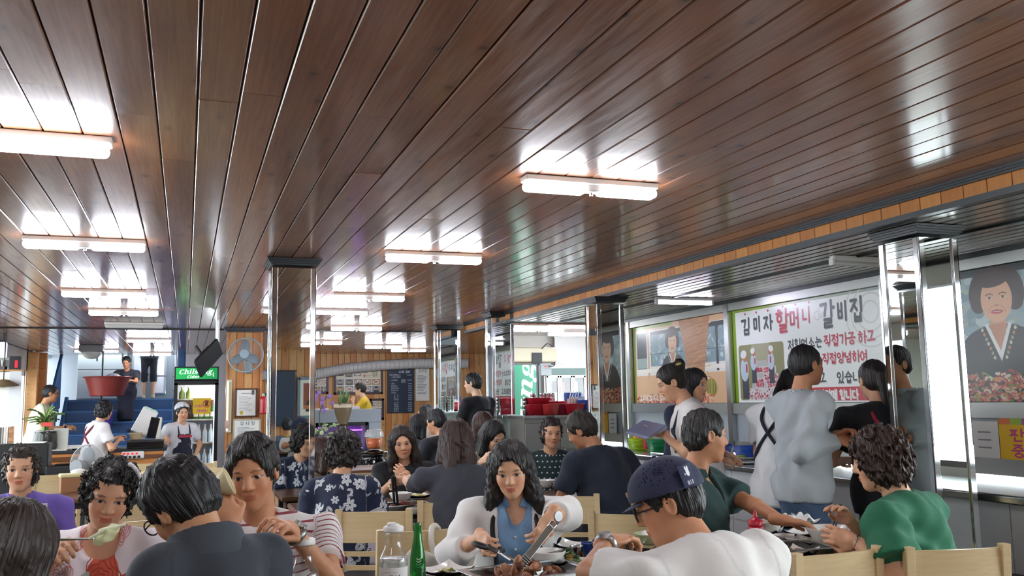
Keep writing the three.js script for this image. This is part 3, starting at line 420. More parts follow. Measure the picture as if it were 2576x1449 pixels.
// door side: pier, bright door, notices
{
  const d = new THREE.Group(); d.name = 'door_1'; d.userData.kind = 'structure'; d.position.set(XL - .05, 0, -17.6); scene.add(d);
  mk('door_frame', join([box(.1, 2.1, .1, 0, 1.05, -.9), box(.1, 2.1, .1, 0, 1.05, .9), box(.1, .1, 1.9, 0, 2.05, 0)]), M.white, d); mk('pane', box(.012, 1.9, 1.7, 0, 1.05, 0), M.glass, d); mk('push_bar', rod(V(.05, .7, .5), V(.05, 1.4, .5), .015), M.steel, d);
  const post = thing('timber_post', 'yellow pine post beside the bright glass door', 'post', V(-2.7, 0, -18.72)); mk('shaft', boxUV(rbox(.17, CEIL - .02, .16, .008, 0, CEIL / 2 - .01, 0)), M.pine, post); mk('foot', rbox(.2, .1, .19, .006, 0, .05, 0), M.pineWarm, post);
  const p2 = thing('timber_post', 'dark timber post at the foot of the blue stair railing', 'post', V(-2.62, 0, -19.1)); mk('shaft', boxUV(rbox(.2, CEIL - .02, .14, .008, 0, CEIL / 2, 0)), M.pineWarm, p2); mk('foot', rbox(.22, .1, .16, .006, 0, .05, 0), M.pine, p2);
  const b = thing('counter_display', 'wall box with a red lit number above the paper sheets', 'display', zAt(38, 922, 13).add(V(0, -.1, 0))); mk('case', rbox(.13, .26, .1, .01, 0, .1, 0), M.dark, b); mk('digits', box(.03, .09, .008, .02, .13, .052), mat('#300', .4, { emissive: '#ff1030', emissiveIntensity: 1.6 }), b); mk('bracket', box(.3, .03, .03, -.2, .2, -.03), M.steelDull, b);
  const sh = thing('notice_sheet', 'pair of white paper sheets hanging by the front windows', 'paper', zAt(14, 1075, 12.2)); mk('sheet', rbox(.2, .66, .008, .002, -.04, .33, 0), M.paper, sh); mk('sheet', rbox(.13, .66, .008, .002, .08, .34, .012), mat('#dfe2e6', .7), sh); mk('hanger', rod(V(-.18, .68, 0), V(.16, .68, 0), .012), M.pine, sh);
  const hg = thing('straw_hanging', 'brown woven ornament hanging above the white sheets', 'ornament', zAt(8, 975, 12.1)); mk('brim', lathe([[0, 0], [.16, .02], [.17, .03], [.06, .09], [0, .1]]), mat('#7a6648', .9), hg); mk('cord', rod(V(0, .1, 0), V(0, .66, 0), .006), M.dark, hg);
  const ws = thing('white_lantern', 'small white lantern hanging at the upper left edge', 'lantern', zAt(7, 893, 13.2)); mk('shade', rbox(.09, .22, .09, .02, 0, .06, 0), mat('#dfe2f0', .4, { emissive: '#dfe2ff', emissiveIntensity: .6 }), ws); mk('tassel', cyl(.02, .004, .1, 0, -.1, 0), M.white, ws); mk('cord', rod(V(0, .17, 0), V(0, .3, 0), .005), M.dark, ws);
  const hood = thing('smoke_vent', 'grey square vent with a round dome under the far ceiling', 'vent', V(-1.55, CEIL, -16.9)); mk('housing', rbox(.38, .12, .38, .02, 0, -.06, 0), M.grey, hood); mk('dome', ball(.15, 0, -.12, 0, 1, .8, 1), M.lensOff, hood);
}
// cash desk
{
  const a = zAt(126, 1128, 12), b = zAt(412, 1128, 12), w = b.x - a.x, g = thing('cash_desk', 'wooden cash desk with a dark worktop at the foot of the stair', 'counter', V((a.x + b.x) / 2, 0, -12.35)), y = .9;
  mk('front_panel', boxUV(box(w, y - .04, .04, 0, y / 2 - .02, .33)), M.pineWarm, g); mk('carcass', boxUV(box(w - .04, y - .05, .6, 0, y / 2 - .02, 0)), mat('#5f3f28', .6), g); mk('worktop', rbox(w + .06, .04, .72, .008, 0, y - .02, 0), M.dark, g); mk('lower_rail', boxUV(box(w, .05, .012, 0, y - .1, .355)), M.tableEdge, g);
  const ps = thing('power_strip', 'white power strip with red switches on the cash desk front', 'power strip', zAt(334, 1145, 11.97)); mk('case', rbox(.26, .09, .03, .014, 0, 0, 0), M.white, ps); for (let i = 0; i < 4; i++) { mk('switch', rbox(.024, .022, .012, .004, -.1 + i * .048, .02, .016), mat('#7a1010', .3, { emissive: '#ff2020', emissiveIntensity: .8 }), ps); mk('plug', rbox(.03, .03, .03, .006, -.08 + i * .05, -.02, .026), M.black, ps); } mk('cord', tube([V(-.07, -.03, .04), V(-.07, -.3, .05), V(-.04, -.5, .02)], .006), M.black, ps);
  const top = (px, name, label, cat, z = 12.3) => { const p = zAt(px, 1120, z); p.y = y; return thing(name, label, cat, p); };
  let t = top(367, 'cash_tray', 'long black cash drawer on the cash desk', 'cash drawer', 12.15); mk('case', rbox(.42, .1, .4, .01, 0, .05, 0), M.black, t); mk('front_lip', rbox(.41, .07, .015, .004, 0, .05, .205), M.blackGloss, t);
  t = top(340, 'wire_basket', 'small beige plastic basket on the cash drawer', 'basket', 12.2); t.position.y += .1; mk('bowl', lathe([[.05, 0], [.06, .005], [.08, .075], [.085, .08], [.075, .078], [.055, .012], [0, .01]], 4).rotateY(.78).scale(1.25, 1, .9), mat('#cdb48c', .7), t); mk('rim', new THREE.TorusGeometry(.082, .006, 6, 4).rotateX(Math.PI / 2).rotateY(.78).translate(0, .08, 0).scale(1.25, 1, .9), mat('#d9c39c', .7), t);
  t = top(362, 'cash_terminal', 'white tilted cash terminal screen seen from behind', 'terminal', 12.4); t.position.y += .1; mk('screen', rbox(.2, .34, .05, .012, 0, 0, 0).rotateX(-.3).rotateZ(-.45).translate(0, .22, 0), M.white, t); mk('stand', rbox(.06, .16, .06, .01, -.02, .06, -.02), M.offwhite, t); mk('light_bar', rbox(.16, .03, .055, .006, 0, .165, 0).rotateX(-.3).rotateZ(-.45).translate(0, .22, 0), mat('#bfe0cf', .3), t);
  t = top(384, 'card_reader', 'black customer display standing beside the cash terminal', 'terminal', 12.25); t.position.y += .1; mk('screen', rbox(.11, .26, .02, .006).rotateZ(-.2).translate(0, .14, .02), M.blackGloss, t); mk('rear_shell', rbox(.05, .26, .05, .01).rotateZ(-.08).translate(.07, .14, 0), M.offwhite, t);
  t = top(113, 'glass_vase', 'dark glass vase holding the spiky plant on the cash desk', 'vase', 12.1); mk('vase', lathe([[0, 0], [.12, 0], [.14, .05], [.13, .2], [.12, .24], [.11, .235], [.12, .06], [0, .02]]), mat('#2b3028', .15), t); mk('rim', new THREE.TorusGeometry(.12, .006, 8, 24).rotateX(Math.PI / 2).translate(0, .24, 0), M.chrome, t);
  const pl = thing('spiky_plant', 'green spiky potted plant with a pink tag by the white shirt man', 'plant', t.position.clone().add(V(0, .2, 0))), leaf = [];
  for (let i = 0; i < 46; i++) { const a = rnd() * 6.28, l = rr(.18, .4), q = rr(.2, 1), pts = [V(0, 0, 0), V(Math.cos(a) * l * .4 * q, l * .7, Math.sin(a) * l * .4 * q), V(Math.cos(a) * l * q, l * (1 - q * .35), Math.sin(a) * l * q)]; const lf = mk('leaf', tube(pts, .008, 6, 4), mat(['#4c6a30', '#6d8a44', '#87a25a'][i % 3], .6), pl); lf.scale.set(1, 1, 1); }
  mk('tag', box(.12, .05, .006, .03, .12, .14), mat('#e0504a', .6), pl);
  t = top(152, 'leaflet_stand', 'clear leaflet stand with paper next to the plant vase', 'stand', 12.1); mk('panel', rbox(.16, .26, .01, .003, 0, .14, 0).rotateX(-.15), mat('#cfd2c8', .2), t); mk('foot', rbox(.16, .015, .12, .004, 0, .008, .03), M.offwhite, t);
  t = top(202, 'paper_note', 'white slip and dark phone lying on the cash desk', 'paper', 12.2); mk('phone', rbox(.17, .035, .13, .008, 0, .018, 0), M.dark, t); mk('slip', rbox(.16, .006, .16, .001, -.06, .042, .02).rotateX(.2), M.paper, t);
  t = top(275, 'paper_stack', 'loose white receipts by the cashier hand', 'paper', 12.1); mk('sheet', rbox(.18, .012, .12, .002, 0, .006, 0), M.paper, t); mk('sheet', rbox(.14, .01, .1, .002, .05, .02, .02).rotateY(.4), M.paper, t);
}
{
  let p = zAt(60, 1150, 11.2), t = thing('desk_screen', 'black box monitor on the near end of the cash desk', 'monitor', V(p.x, 0, p.z)); mk('housing', rbox(.52, .34, .3, .015, 0, .86, 0), M.black, t); mk('paper_on_top', rbox(.3, .012, .2, .002, .06, 1.036, 0), M.paper, t); mk('plinth', box(.5, .69, .3, 0, .345, 0), M.dark, t);
  p = zAt(172, 1170, 11.0); t = thing('printer', 'low black printer with a tilted lid beside the desk monitor', 'printer', V(p.x, 0, p.z)); mk('body', rbox(.42, .18, .3, .02, 0, .7, 0), M.black, t); mk('lid', rbox(.3, .02, .26, .006, .06, .8, 0).rotateZ(.04), M.blackGloss, t); mk('plinth', box(.4, .61, .28, 0, .305, 0), M.dark, t);
}
// drinks fridge
{
  const g = thing('drinks_fridge', 'upright drinks fridge with lit green script header and glass door', 'fridge', V(.14, 0, -14.3)), w = .62;
  mk('back_panel', box(w, 1.75, .03, 0, .95, -.28), M.offwhite, g); for (const q of [-1, 1]) mk('side_panel', box(.03, 1.9, .58, q * (w / 2 - .015), .95, 0), M.dark, g); mk('bottom_panel', box(w, .14, .58, 0, .07, 0), M.black, g); mk('top_panel', box(w, .03, .58, 0, 1.76, 0), M.dark, g);
  mk('header_box', rbox(w, .2, .6, .012, 0, 1.88, 0), M.dark, g); mk('header_print', new THREE.PlaneGeometry(w - .04, .165).translate(0, 1.88, .302), mat('#ffffff', .4, { map: headerTex, emissive: '#ffffff', emissiveMap: headerTex, emissiveIntensity: .9 }), g);
  mk('door_frame', join([box(.05, 1.58, .03, -.285, .95, .3), box(.05, 1.58, .03, .285, .95, .3), box(w, .05, .03, 0, .165, .3), box(w, .05, .03, 0, 1.735, .3)]), M.black, g); mk('door_glass', box(.52, 1.52, .006, 0, .95, .3), M.glass, g); mk('light_strip', box(.02, 1.5, .02, .26, .95, .24), mat('#fff', .4, { emissive: '#eef4ff', emissiveIntensity: 4 }), g);
  { const l = new THREE.PointLight(0xeef4ff, 1.1); l.name = 'fridge_light'; l.position.set(.2, 1.62, .2); g.add(l); }
  const shelfY = [.18, .5, .86, 1.2, 1.5]; for (const y of shelfY) mk('shelf', box(.54, .02, .5, 0, y, 0), M.white, g);
  const body = (r, h, n) => lathe([[0, 0], [r, 0], [r, h * .55], [r * .35, h * .78], [r * .33, h], [0, h]], n), bot = (name, label, m, capM, r, h, y, n, x0, grp) => { const gg = body(r, h, 10); for (let i = 0; i < n; i++) { const b = thing(name, label, 'bottle', V(.14 + x0 + i * (r * 2 + .012), y, -14.3 + .16), 0, grp); mk('body', gg, m, b); mk('cap', cyl(r * .42, r * .42, .02, 0, h, 0, 8), capM, b); if (name === 'soju_bottle') mk('label', cyl(r + .001, r + .001, .07, 0, .07, 0, 10), M.paper, b); } };
  const clear = mat('#c9d6dc', .1), gm = mat('#11692f', .12), capB = mat('#2a56b0', .4), capR = mat('#b9262c', .4);
  bot('water_bottle', 'clear water bottle on the fourth shelf of the drinks fridge', clear, capB, .036, .27, .51, 6, -.2, 'water bottles lower row'); bot('water_bottle', 'clear water bottle on the middle shelf of the drinks fridge', clear, capB, .036, .27, .87, 6, -.2, 'water bottles upper row');
  bot('soju_bottle', 'green labelled bottle on the lowest shelf of the drinks fridge', gm, M.white, .034, .24, .19, 5, -.1, 'green bottles on lowest shelf'); bot('soju_bottle', 'green bottle with red cap on the upper shelf of the drinks fridge', gm, capR, .034, .24, 1.21, 4, .0, 'green bottles on upper shelf');
  bot('dark_bottle', 'dark brown drink bottle on the upper shelf of the drinks fridge', mat('#33201a', .15), capR, .032, .22, 1.21, 3, -.22, 'dark bottles on upper shelf'); bot('juice_bottle', 'pale green juice bottle on the top shelf of the drinks fridge', mat('#9fb85e', .3), M.white, .042, .16, 1.51, 2, -.2, 'juice bottles on top shelf');
  const n = thing('warning_notice', 'yellow do-not-touch notice stuck on the drinks fridge door', 'notice', V(.22, 1.4, -13.965)); mk('card', rbox(.25, .23, .008, .003, 0, 0, -.002), mat('#efc51d', .5), n); mk('print', new THREE.PlaneGeometry(.25, .23).translate(0, 0, .003), P(noticeTex, .5), n);
}
// television on its ceiling pole, fan, frames and fittings of the pier
{
  const c = zAt(525, 900, 11.6), g = thing('television', 'black television tilted on a pole hung from the ceiling', 'television', c); mk('screen', rbox(.46, .25, .04, .01, 0, 0, 0), mat('#24282e', .3), g); mk('rear_housing', rbox(.3, .2, .09, .02, 0, -.03, -.05), M.black, g); mk('mount', rod(V(0, 0, -.08), V(.06, .1, -.2), .02), M.dark, g); mk('pole', rod(V(.1, .08, -.2), V(.1, CEIL - c.y, -.2), .03), M.steel, g);
  for (const k of ['screen', 'rear_housing', 'mount']) g.children.find((x) => x.name === k).rotation.set(.3, .9, .5);
  const f = thing('wall_fan', 'grey wall fan mounted high on the timber pier', 'fan', zAt(618, 893, 12.55)), R = .23, wires = [], M2 = mat('#aab4ba', .35);
  mk('hub_cap', cyl(.06, .06, .02).rotateX(Math.PI / 2).translate(0, 0, .085), mat('#a4bcc8', .4), f); mk('guard_rim', new THREE.TorusGeometry(R, .012, 8, 40), mat('#9fb0b8', .4), f); for (let i = 0; i < 72; i++) { const a = i / 72 * 6.283, q = V(Math.cos(a), Math.sin(a), 0); wires.push(tube([q.clone().multiplyScalar(.055).setZ(.09), q.clone().multiplyScalar(.14).setZ(.085), q.clone().multiplyScalar(R).setZ(0)], .0016, 5, 4)); } mk('front_guard', wires, M2, f);
  const blade = new THREE.SphereGeometry(1, 12, 8).scale(.06, .095, .006); for (let i = 0; i < 3; i++) { const b = mk('blade', blade, mat('#7f96a8', .3), f); b.rotation.set(0, .35, i * 2.094); b.position.set(-Math.sin(i * 2.094) * .11, Math.cos(i * 2.094) * .11, .03); } mk('motor', cyl(.07, .06, .14).rotateX(Math.PI / 2).translate(0, 0, -.07), mat('#93a2aa', .4), f); mk('wall_bracket', rbox(.09, .2, .14, .02, 0, -.12, -.2), mat('#93a2aa', .4), f);
  f.rotation.set(-.12, -.25, 0);
  const fr = (name, label, x0, y0, x1, y1, z, tex, fm, bw = .022) => { const a = zAt(x0, y0, z), b = zAt(x1, y1, z), w = b.x - a.x, h = a.y - b.y, g = thing(name, label, 'picture frame', V((a.x + b.x) / 2, (a.y + b.y) / 2, -z)); mk('frame', join([rbox(w, bw, .025, .005, 0, h / 2 - bw / 2, 0), rbox(w, bw, .025, .005, 0, -h / 2 + bw / 2, 0), rbox(bw, h, .025, .005, -w / 2 + bw / 2, 0, 0), rbox(bw, h, .025, .005, w / 2 - bw / 2, 0, 0)]), fm, g); mk('print', new THREE.BoxGeometry(w - bw, h - bw, .008), P(tex, .3), g); return g; };
  fr('certificate', 'brown framed certificate with a gold seal on the timber pier', 592, 977, 646, 1049, 12.88, noteTex(true), mat('#4b2a1a', .3)); fr('certificate', 'pale framed letter of thanks below the sealed certificate', 586, 1054, 655, 1130, 12.88, noteTex(false, true), mat('#b7b09a', .4));
  const b = thing('light_panel', 'slim upright lit panel on the side of the timber pier', 'panel', zAt(574, 1090, 12.9)); mk('case', rbox(.07, .72, .05, .008, 0, .37, 0), M.offwhite, b); mk('strip', box(.02, .66, .01, -.02, .37, .028), mat('#fff', .4, { emissive: '#fffbe8', emissiveIntensity: 1.2 }), b); mk('face', box(.03, .66, .006, .012, .37, .026), mat('#b9ae7c', .5), b); mk('ribbon', ball(.03, -.02, .12, .03, 1, 2, .6), mat('#c9a8a0', .7), b);
  const ex = thing('fire_extinguisher', 'red fire extinguisher hung on the side of the timber pier', 'extinguisher', zAt(662, 1042, 12.8)); mk('cylinder', lathe([[0, 0], [.045, 0], [.05, .02], [.05, .2], [.04, .235], [.02, .245], [0, .246]]), mat('#b3202c', .25), ex); mk('valve', cyl(.018, .02, .04, 0, .265, 0), M.steelDull, ex); mk('handle', rbox(.07, .012, .02, .004, .015, .285, 0), M.black, ex); mk('hose', tube([V(.02, .265, 0), V(.07, .24, .01), V(.06, .1, .02)], .008), M.black, ex);
  // menu wall
  const Z = 19.575; fr('photo_board', 'long framed board of food and broadcast photos left of the dark menu', 840, 922, 963, 991, Z, boardTex(1), mat('#3a2630', .4), .05); fr('photo_board', 'smaller framed photo board half hidden by the mirrored column', 780, 927, 826, 991, Z, boardTex(2), mat('#3a2630', .4), .05); fr('photo_board', 'framed notice of food pictures low behind the jar counter', 930, 1003, 966, 1056, Z, boardTex(3), mat('#3a2630', .4), .05);
  fr('menu_board', 'tall dark blue price menu board on the pine wall', 974, 918, 1042, 1038, Z, menuTex, mat('#22304a', .4), .014); fr('notice_board', 'beige handwritten notice sheet beside the dark menu board', 1044, 919, 1081, 1009, Z, noteTex(false, true), mat('#a9a592', .5), .012);
  const d = thing('duct_hose', 'white flexible duct sagging along the top of the menu wall', 'duct', V(3.4, 2.05, -19.45)); const pts = [V(-2.1, -.02, 0), V(-1.1, -.06, 0), V(-.1, .1, 0), V(1.4, .2, 0), V(2.6, .2, 0)]; mk('hose', tube(pts, .11, 60, 12), mat('#d6d6d8', .5), d); const rings = []; const cv = new THREE.CatmullRomCurve3(pts); for (let i = 0; i < 60; i++) { const t = i / 60, p = cv.getPoint(t); rings.push(new THREE.TorusGeometry(.112, .008, 5, 14).rotateY(Math.PI / 2).translate(p.x, p.y, p.z)); } mk('rib', rings, mat('#c9c9cc', .5), d);
}
// grey bar with the lit tank, planter, jar and dispenser
{
  const a = zAt(790, 1030, 15), b = zAt(957, 1030, 15), w = b.x - a.x + .25, g = thing('bar_counter', 'grey bar counter with a lit fish tank in its front', 'counter', V((a.x + b.x) / 2 - .12, 0, -15.3)), y = 1.3, gm = mat('#98a0aa', .5);
  mk('top', rbox(w, .22, .7, .01, 0, y - .11, 0), gm, g); mk('side_panel', box(.22, y - .2, .66, w / 2 - .11, (y - .2) / 2, 0), gm, g); mk('side_panel', box(.22, y - .2, .66, -w / 2 + .11, (y - .2) / 2, 0), gm, g); mk('base', box(w, .6, .66, 0, .3, 0), M.dark, g); mk('tank_frame', join([box(.86, .06, .04, .02, 1.06, .33), box(.06, .5, .04, -.4, .83, .33), box(.06, .5, .04, .44, .83, .33), box(.86, .04, .04, .02, .6, .33)]), M.black, g);
  mk('tank_back', box(.8, .46, .02, .02, .83, -.1), mat('#7e7a92', .4), g); mk('tank_light', box(.3, .02, .03, .25, .95, .1), mat('#fff', .4, { emissive: '#c040ff', emissiveIntensity: 1.6 }), g); mk('tank_light', box(.16, .02, .03, -.28, 1.0, .1), mat('#fff', .4, { emissive: '#c040ff', emissiveIntensity: 1.6 }), g); mk('tank_light', box(.2, .03, .03, .3, .66, .1), mat('#fff', .4, { emissive: '#a050ff', emissiveIntensity: 1.2 }), g); mk('tank_stone', join([ball(.09, -.1, .68, .1, 1.3, .8, 1, 10), ball(.07, .12, .66, .12, 1.2, .8, 1, 10)]), mat('#c9c4d6', .6), g); mk('tank_glass', box(.8, .46, .006, .02, .83, .32), M.glass, g);
  { const l = new THREE.PointLight(0xc060ff, .12); l.name = 'tank_lamp'; l.position.set(.2, .9, .18); g.add(l); }
  const bt = thing('napkin_box', 'yellow green box and papers on the grey bar counter', 'box', V((a.x + b.x) / 2 - .05, y, -15.2)); mk('box', rbox(.34, .05, .2, .01, .1, .025, 0), mat('#d9cfd8', .5), bt); mk('packet', rbox(.07, .04, .1, .008, -.1, .02, 0), mat('#b9cc50', .5), bt); mk('cloth', rbox(.4, .02, .24, .008, -.45, .01, 0), M.paper, bt);
  const p = zAt(862, 1108, 12.4), pl = thing('planter_stand', 'ornate dark brown planter on its pedestal before the tank', 'planter', V(p.x, 0, p.z)); pl.scale.set(.62, 1.12, .62); mk('pedestal', lathe([[0, 0], [.16, 0], [.17, .05], [.1, .1], [.09, .7], [.12, .78], [.15, .82], [.15, .9], [.1, .98], [.11, 1.0], [0, 1.0]]), mat('#3b2c22', .25), pl); mk('bowl', lathe([[.1, 1.0], [.17, 1.12], [.2, 1.2], [.19, 1.205], [.13, 1.12], [0, 1.1]]), mat('#6b5c46', .3), pl); mk('band', lathe([[.155, .86], [.162, .88], [.155, .9]]), mat('#8d7440', .3, { metalness: .5 }), pl); mk('wrapping', lathe([[.17, 1.15], [.22, 1.24], [.24, 1.26], [.2, 1.22]], 18), mat('#cfc0a8', .2), pl);
  const pp = thing('leafy_plant', 'upright green leafed plant in the ornate planter', 'plant', V(p.x, 1.27, p.z)); pp.scale.setScalar(.75); for (let i = 0; i < 26; i++) { const a = rnd() * 6.28, l = rr(.28, .5), q = rr(.15, .7); const lf = mk('leaf', new THREE.SphereGeometry(1, 6, 5).scale(.016, l / 2, .004).translate(0, l / 2, 0), mat(['#4d6b3a', '#6b8a50', '#3c5a34'][i % 3], .5), pp); lf.rotation.set(Math.cos(a) * q, a, Math.sin(a) * q); }
  const q2 = zAt(808, 1100, 11.6), op = thing('variegated_plant', 'pale variegated plant in a black pot with purple orchid above', 'plant', V(q2.x, 0, q2.z)); mk('pot', lathe([[0, 0], [.12, 0], [.12, .6], [.17, .95], [.16, .95], [0, .9]]), M.black, op); for (let i = 0; i < 40; i++) { const lf = mk('leaf', ball(1, 0, 0, 0, .035, .01, .03, 6), mat(['#93a878', '#c3cfa8', '#6f8a58'][i % 3], .6), op); lf.position.set(rr(-.2, .2), rr(.93, 1.15), rr(-.15, .15)); lf.rotation.set(rr(-1, 1), rr(0, 3), rr(-1, 1)); } mk('orchid_stem', tube([V(0, .9, 0), V(-.02, 1.3, 0), V(.06, 1.5, 0)], .006), mat('#3a4a30', .6), op); for (let i = 0; i < 12; i++) { const fl = mk('flower', ball(1, 0, 0, 0, .03, .03, .012, 7), mat('#8d6aa8', .6), op); fl.position.set(rr(-.1, .14), rr(1.3, 1.55), rr(-.05, .05)); }
  const jp = zAt(941, 1145, 10.8), j = thing('onggi_jar', 'large glossy black earthenware jar beneath the juice bowl', 'jar', V(jp.x, .3, jp.z)); mk('pot', lathe([[0, 0], [.14, 0], [.2, .14], [.21, .28], [.17, .42], [.14, .45], [.16, .48], [.15, .49], [0, .47]]), M.blackGloss, j); mk('lid', lathe([[0, .5], [.17, .5], [.175, .515], [.06, .54], [0, .545]]), M.blackGloss, j); mk('handle', new THREE.TorusGeometry(.04, .012, 6, 12, 3.1).translate(.2, .3, 0), M.blackGloss, j);
  const st = thing('jar_stool', 'low dark stool carrying the black earthenware jar', 'stool', V(jp.x, 0, jp.z)); mk('seat', rbox(.4, .04, .4, .01, 0, .28, 0), M.tableEdge, st); for (const sx of [-1, 1]) for (const sz of [-1, 1]) mk('leg', rbox(.04, .27, .04, .006, sx * .16, .13, sz * .16), M.tableEdge, st);
  const ob = thing('juice_bowl', 'clear domed bowl of orange punch on the black jar', 'bowl', V(jp.x, .85, jp.z)); mk('punch', lathe([[0, .005], [.07, .005], [.085, .05], [.098, .13], [0, .13]]), mat('#c1683a', .3), ob); mk('bowl', lathe([[0, 0], [.075, 0], [.09, .05], [.108, .15], [.112, .15]], 24), M.glass, ob); mk('lid', lathe([[.118, .15], [.11, .2], [.08, .235], [0, .24]], 24), mat('#e8ecec', .15, { transmission: .7, thickness: 0 }), ob);
}
// green fridge, steel cabinet with tubs, kitchen fridges, air conditioner
{
  const p = zAt(1318, 1140, 11.4), g = thing('green_fridge', 'tall green drinks fridge side with white script lettering', 'fridge', V(p.x, 0, p.z)); mk('cabinet', rbox(.46, 1.9, .6, .015, 0, .95, -.3), M.dark, g); mk('side_print', new THREE.PlaneGeometry(.42, 1.86).translate(-.01, .95, .003), P(sideTex, .3), g); mk('door', rbox(.05, 1.86, .58, .01, .255, .95, -.3), M.blackGloss, g);
  const a = zAt(1308, 1045, 9.6), b = zAt(1484, 1045, 9.6), w = b.x - a.x, cx = (a.x + b.x) / 2, y = a.y, c = thing('steel_cabinet', 'waist high stainless cabinet carrying the red tubs', 'cabinet', V(cx, 0, -9.75)); mk('body', box(w - .04, y - .04, .48, 0, y / 2 - .02, 0), M.steelDull, c); mk('worktop', rbox(w, .04, .54, .008, 0, y - .02, 0), M.steel, c); for (const q of [-1, 1]) { const d = mk('door', rbox(w / 2 - .04, y - .12, .02, .006, q * (w / 4), y / 2 - .03, .25), M.steelDull, c); mk('handle', tube([V(q * .04, y * .7, .26), V(q * .04, y * .68, .3), V(q * .04, y * .5, .3), V(q * .04, y * .48, .26)], .01), M.chrome, d); }
  const red = mat('#b01c2c', .35), tubG = lathe([[0, .004], [.1, .004], [.13, .12], [.137, .12], [.105, 0], [0, 0]], 4).rotateY(.785), S = (px, n, l, k, z = 9.85) => { const q = zAt(px, 1045, z - .16); return thing(n, l, k, V(q.x, y, q.z)); };
  const tub = (px, z, sx, label, col = red, dy = 0) => { const t = S(px, 'plastic_tub', label, 'tub', z); t.position.y += dy; t.scale.set(sx, 1, 1); mk('tub', tubG, col, t); mk('rim', new THREE.TorusGeometry(.134, .006, 6, 4).rotateX(Math.PI / 2).rotateY(.785).translate(0, .118, 0), col, t); };
  tub(1350, 9.72, 1.25, 'red perforated basket at the left of the stainless cabinet'); tub(1352, 9.75, 1.2, 'upper red basket stacked on the left red basket', red, .075); tub(1380, 9.68, 1.0, 'plain light red tub beside the stacked red baskets', mat('#c93a3a', .4)); tub(1408, 9.72, 1.3, 'wide dark red tub in the middle of the cabinet', mat('#9a1c34', .35)); tub(1440, 9.68, 1.2, 'red tub holding the spoon tins'); tub(1405, 9.98, 1.9, 'long red tray at the back of the cabinet top', red, .03); tub(1474, 9.75, 1.0, 'blue plastic bowl at the right end of the cabinet', mat('#2c55b0', .35), .04);
  const cup = lathe([[0, 0], [.032, 0], [.035, .07], [.03, .07], [0, .066]], 14); for (const [px, n, z, dy] of [[1322, 4, 9.8, 0], [1342, 5, 10.08, 0], [1353, 4, 10.09, 0], [1364, 5, 10.08, 0], [1378, 5, 10.09, 0], [1390, 5, 10.08, 0]]) { const t = S(px, 'cup_stack', 'stack of steel cups, ' + (px === 1322 ? 'tallest one at the cabinet corner' : 'behind the red baskets'), 'cup stack', z); t.position.y += dy; if (px !== 1322) t.userData.group = 'steel cup stacks'; for (let k = 0; k < n; k++) mk('cup', cup, M.steel, t).position.y = k * .045; }
  const bl = mat('#2746a0', .4); for (let i = 0; i < 4; i++) { const t = S(1430 + i * 9, 'cutlery_bin', 'tall blue cutlery bin at the back of the stainless cabinet', 'bin', 10.0); t.userData.group = 'blue cutlery bins'; mk('bin', lathe([[0, 0], [.04, 0], [.048, .25], [.042, .25], [0, .02]], 10), bl, t); } for (let i = 0; i < 6; i++) { const t = S(1433 + i * 7, 'spoon_tin', 'white tin of spoons standing in the red tub', 'tin', 9.8); t.position.y += .07 + (i % 2) * .02; t.userData.group = 'spoon tins in the red tub'; mk('tin', cyl(.024, .02, .11, 0, .055, 0, 12), M.offwhite, t); mk('spoon', rod(V(0, .09, 0), V(.02, .19, .01), .006, 6), M.steel, t); }
  const f0 = zAt(1372, 930, 13.2), f1 = zAt(1472, 930, 13.2), fw = f1.x - f0.x, fr = thing('display_fridge', 'three door glass display fridge behind the stainless cabinet', 'fridge', V((f0.x + f1.x) / 2, 0, -13.5)); mk('cabinet', join([box(fw, .06, .6, 0, 1.92, 0), box(fw, .2, .6, 0, .1, 0), box(.05, 1.9, .6, -fw / 2, .95, 0), box(.05, 1.9, .6, fw / 2, .95, 0), box(fw, 1.9, .03, 0, .95, -.29)]), M.steelDull, fr); mk('header', box(fw, .12, .04, 0, 1.84, .3), mat('#3d5c56', .3), fr);
  for (let i = 0; i < 3; i++) { const x = (i - 1) * fw / 3, d = mk('door', join([box(.03, 1.6, .03, x - fw / 6 + .02, .98, .31), box(.03, 1.6, .03, x + fw / 6 - .02, .98, .31), box(fw / 3, .04, .03, x, 1.77, .31)]), M.steel, fr); mk('pane', box(fw / 3 - .06, 1.56, .006, x, .98, .31), M.glass, d); for (let k = 0; k < 4; k++) { mk('shelf', box(fw / 3 - .04, .015, .5, x, .6 + k * .3, 0), M.white, fr); mk('stock', rbox(fw / 3 - .12, .18, .3, .02, x, .71 + k * .3, 0), mat([['#6d6a70', '#a04a58', '#8d928a'], ['#49473f', '#b03040', '#9a9c98'], ['#6a7266', '#8a8c88', '#787a74'], ['#98898c', '#a8504c', '#a9aaa4']][k][i], .6), fr); } }
  const ac0 = zAt(1283, 912, 12.6), ac1 = zAt(1392, 875, 12.6), ac = thing('air_conditioner', 'beige ducted air unit on the kitchen wall above the green fridge', 'air conditioner', V((ac0.x + ac1.x) / 2, ac0.y, -12.7)); mk('housing', rbox(ac1.x - ac0.x, ac1.y - ac0.y, .5, .03, 0, (ac1.y - ac0.y) / 2, 0), mat('#b9b09a', .5), ac); mk('grille', rbox(.16, .16, .02, .006, .02, .06, .26), M.dark, ac); mk('side_box', rbox(.2, .2, .3, .01, .2, -.1, 0), M.grey, ac); mk('indicator', box(.02, .02, .01, .2, -.06, .155), mat('#300', .4, { emissive: '#ff2030', emissiveIntensity: 3 }), ac); mk('cable', tube([V(.1, .2, .26), V(.2, .28, .26), V(.32, .2, .2), V(.32, -.05, .2), V(.2, -.06, .26)], .008), M.black, ac);
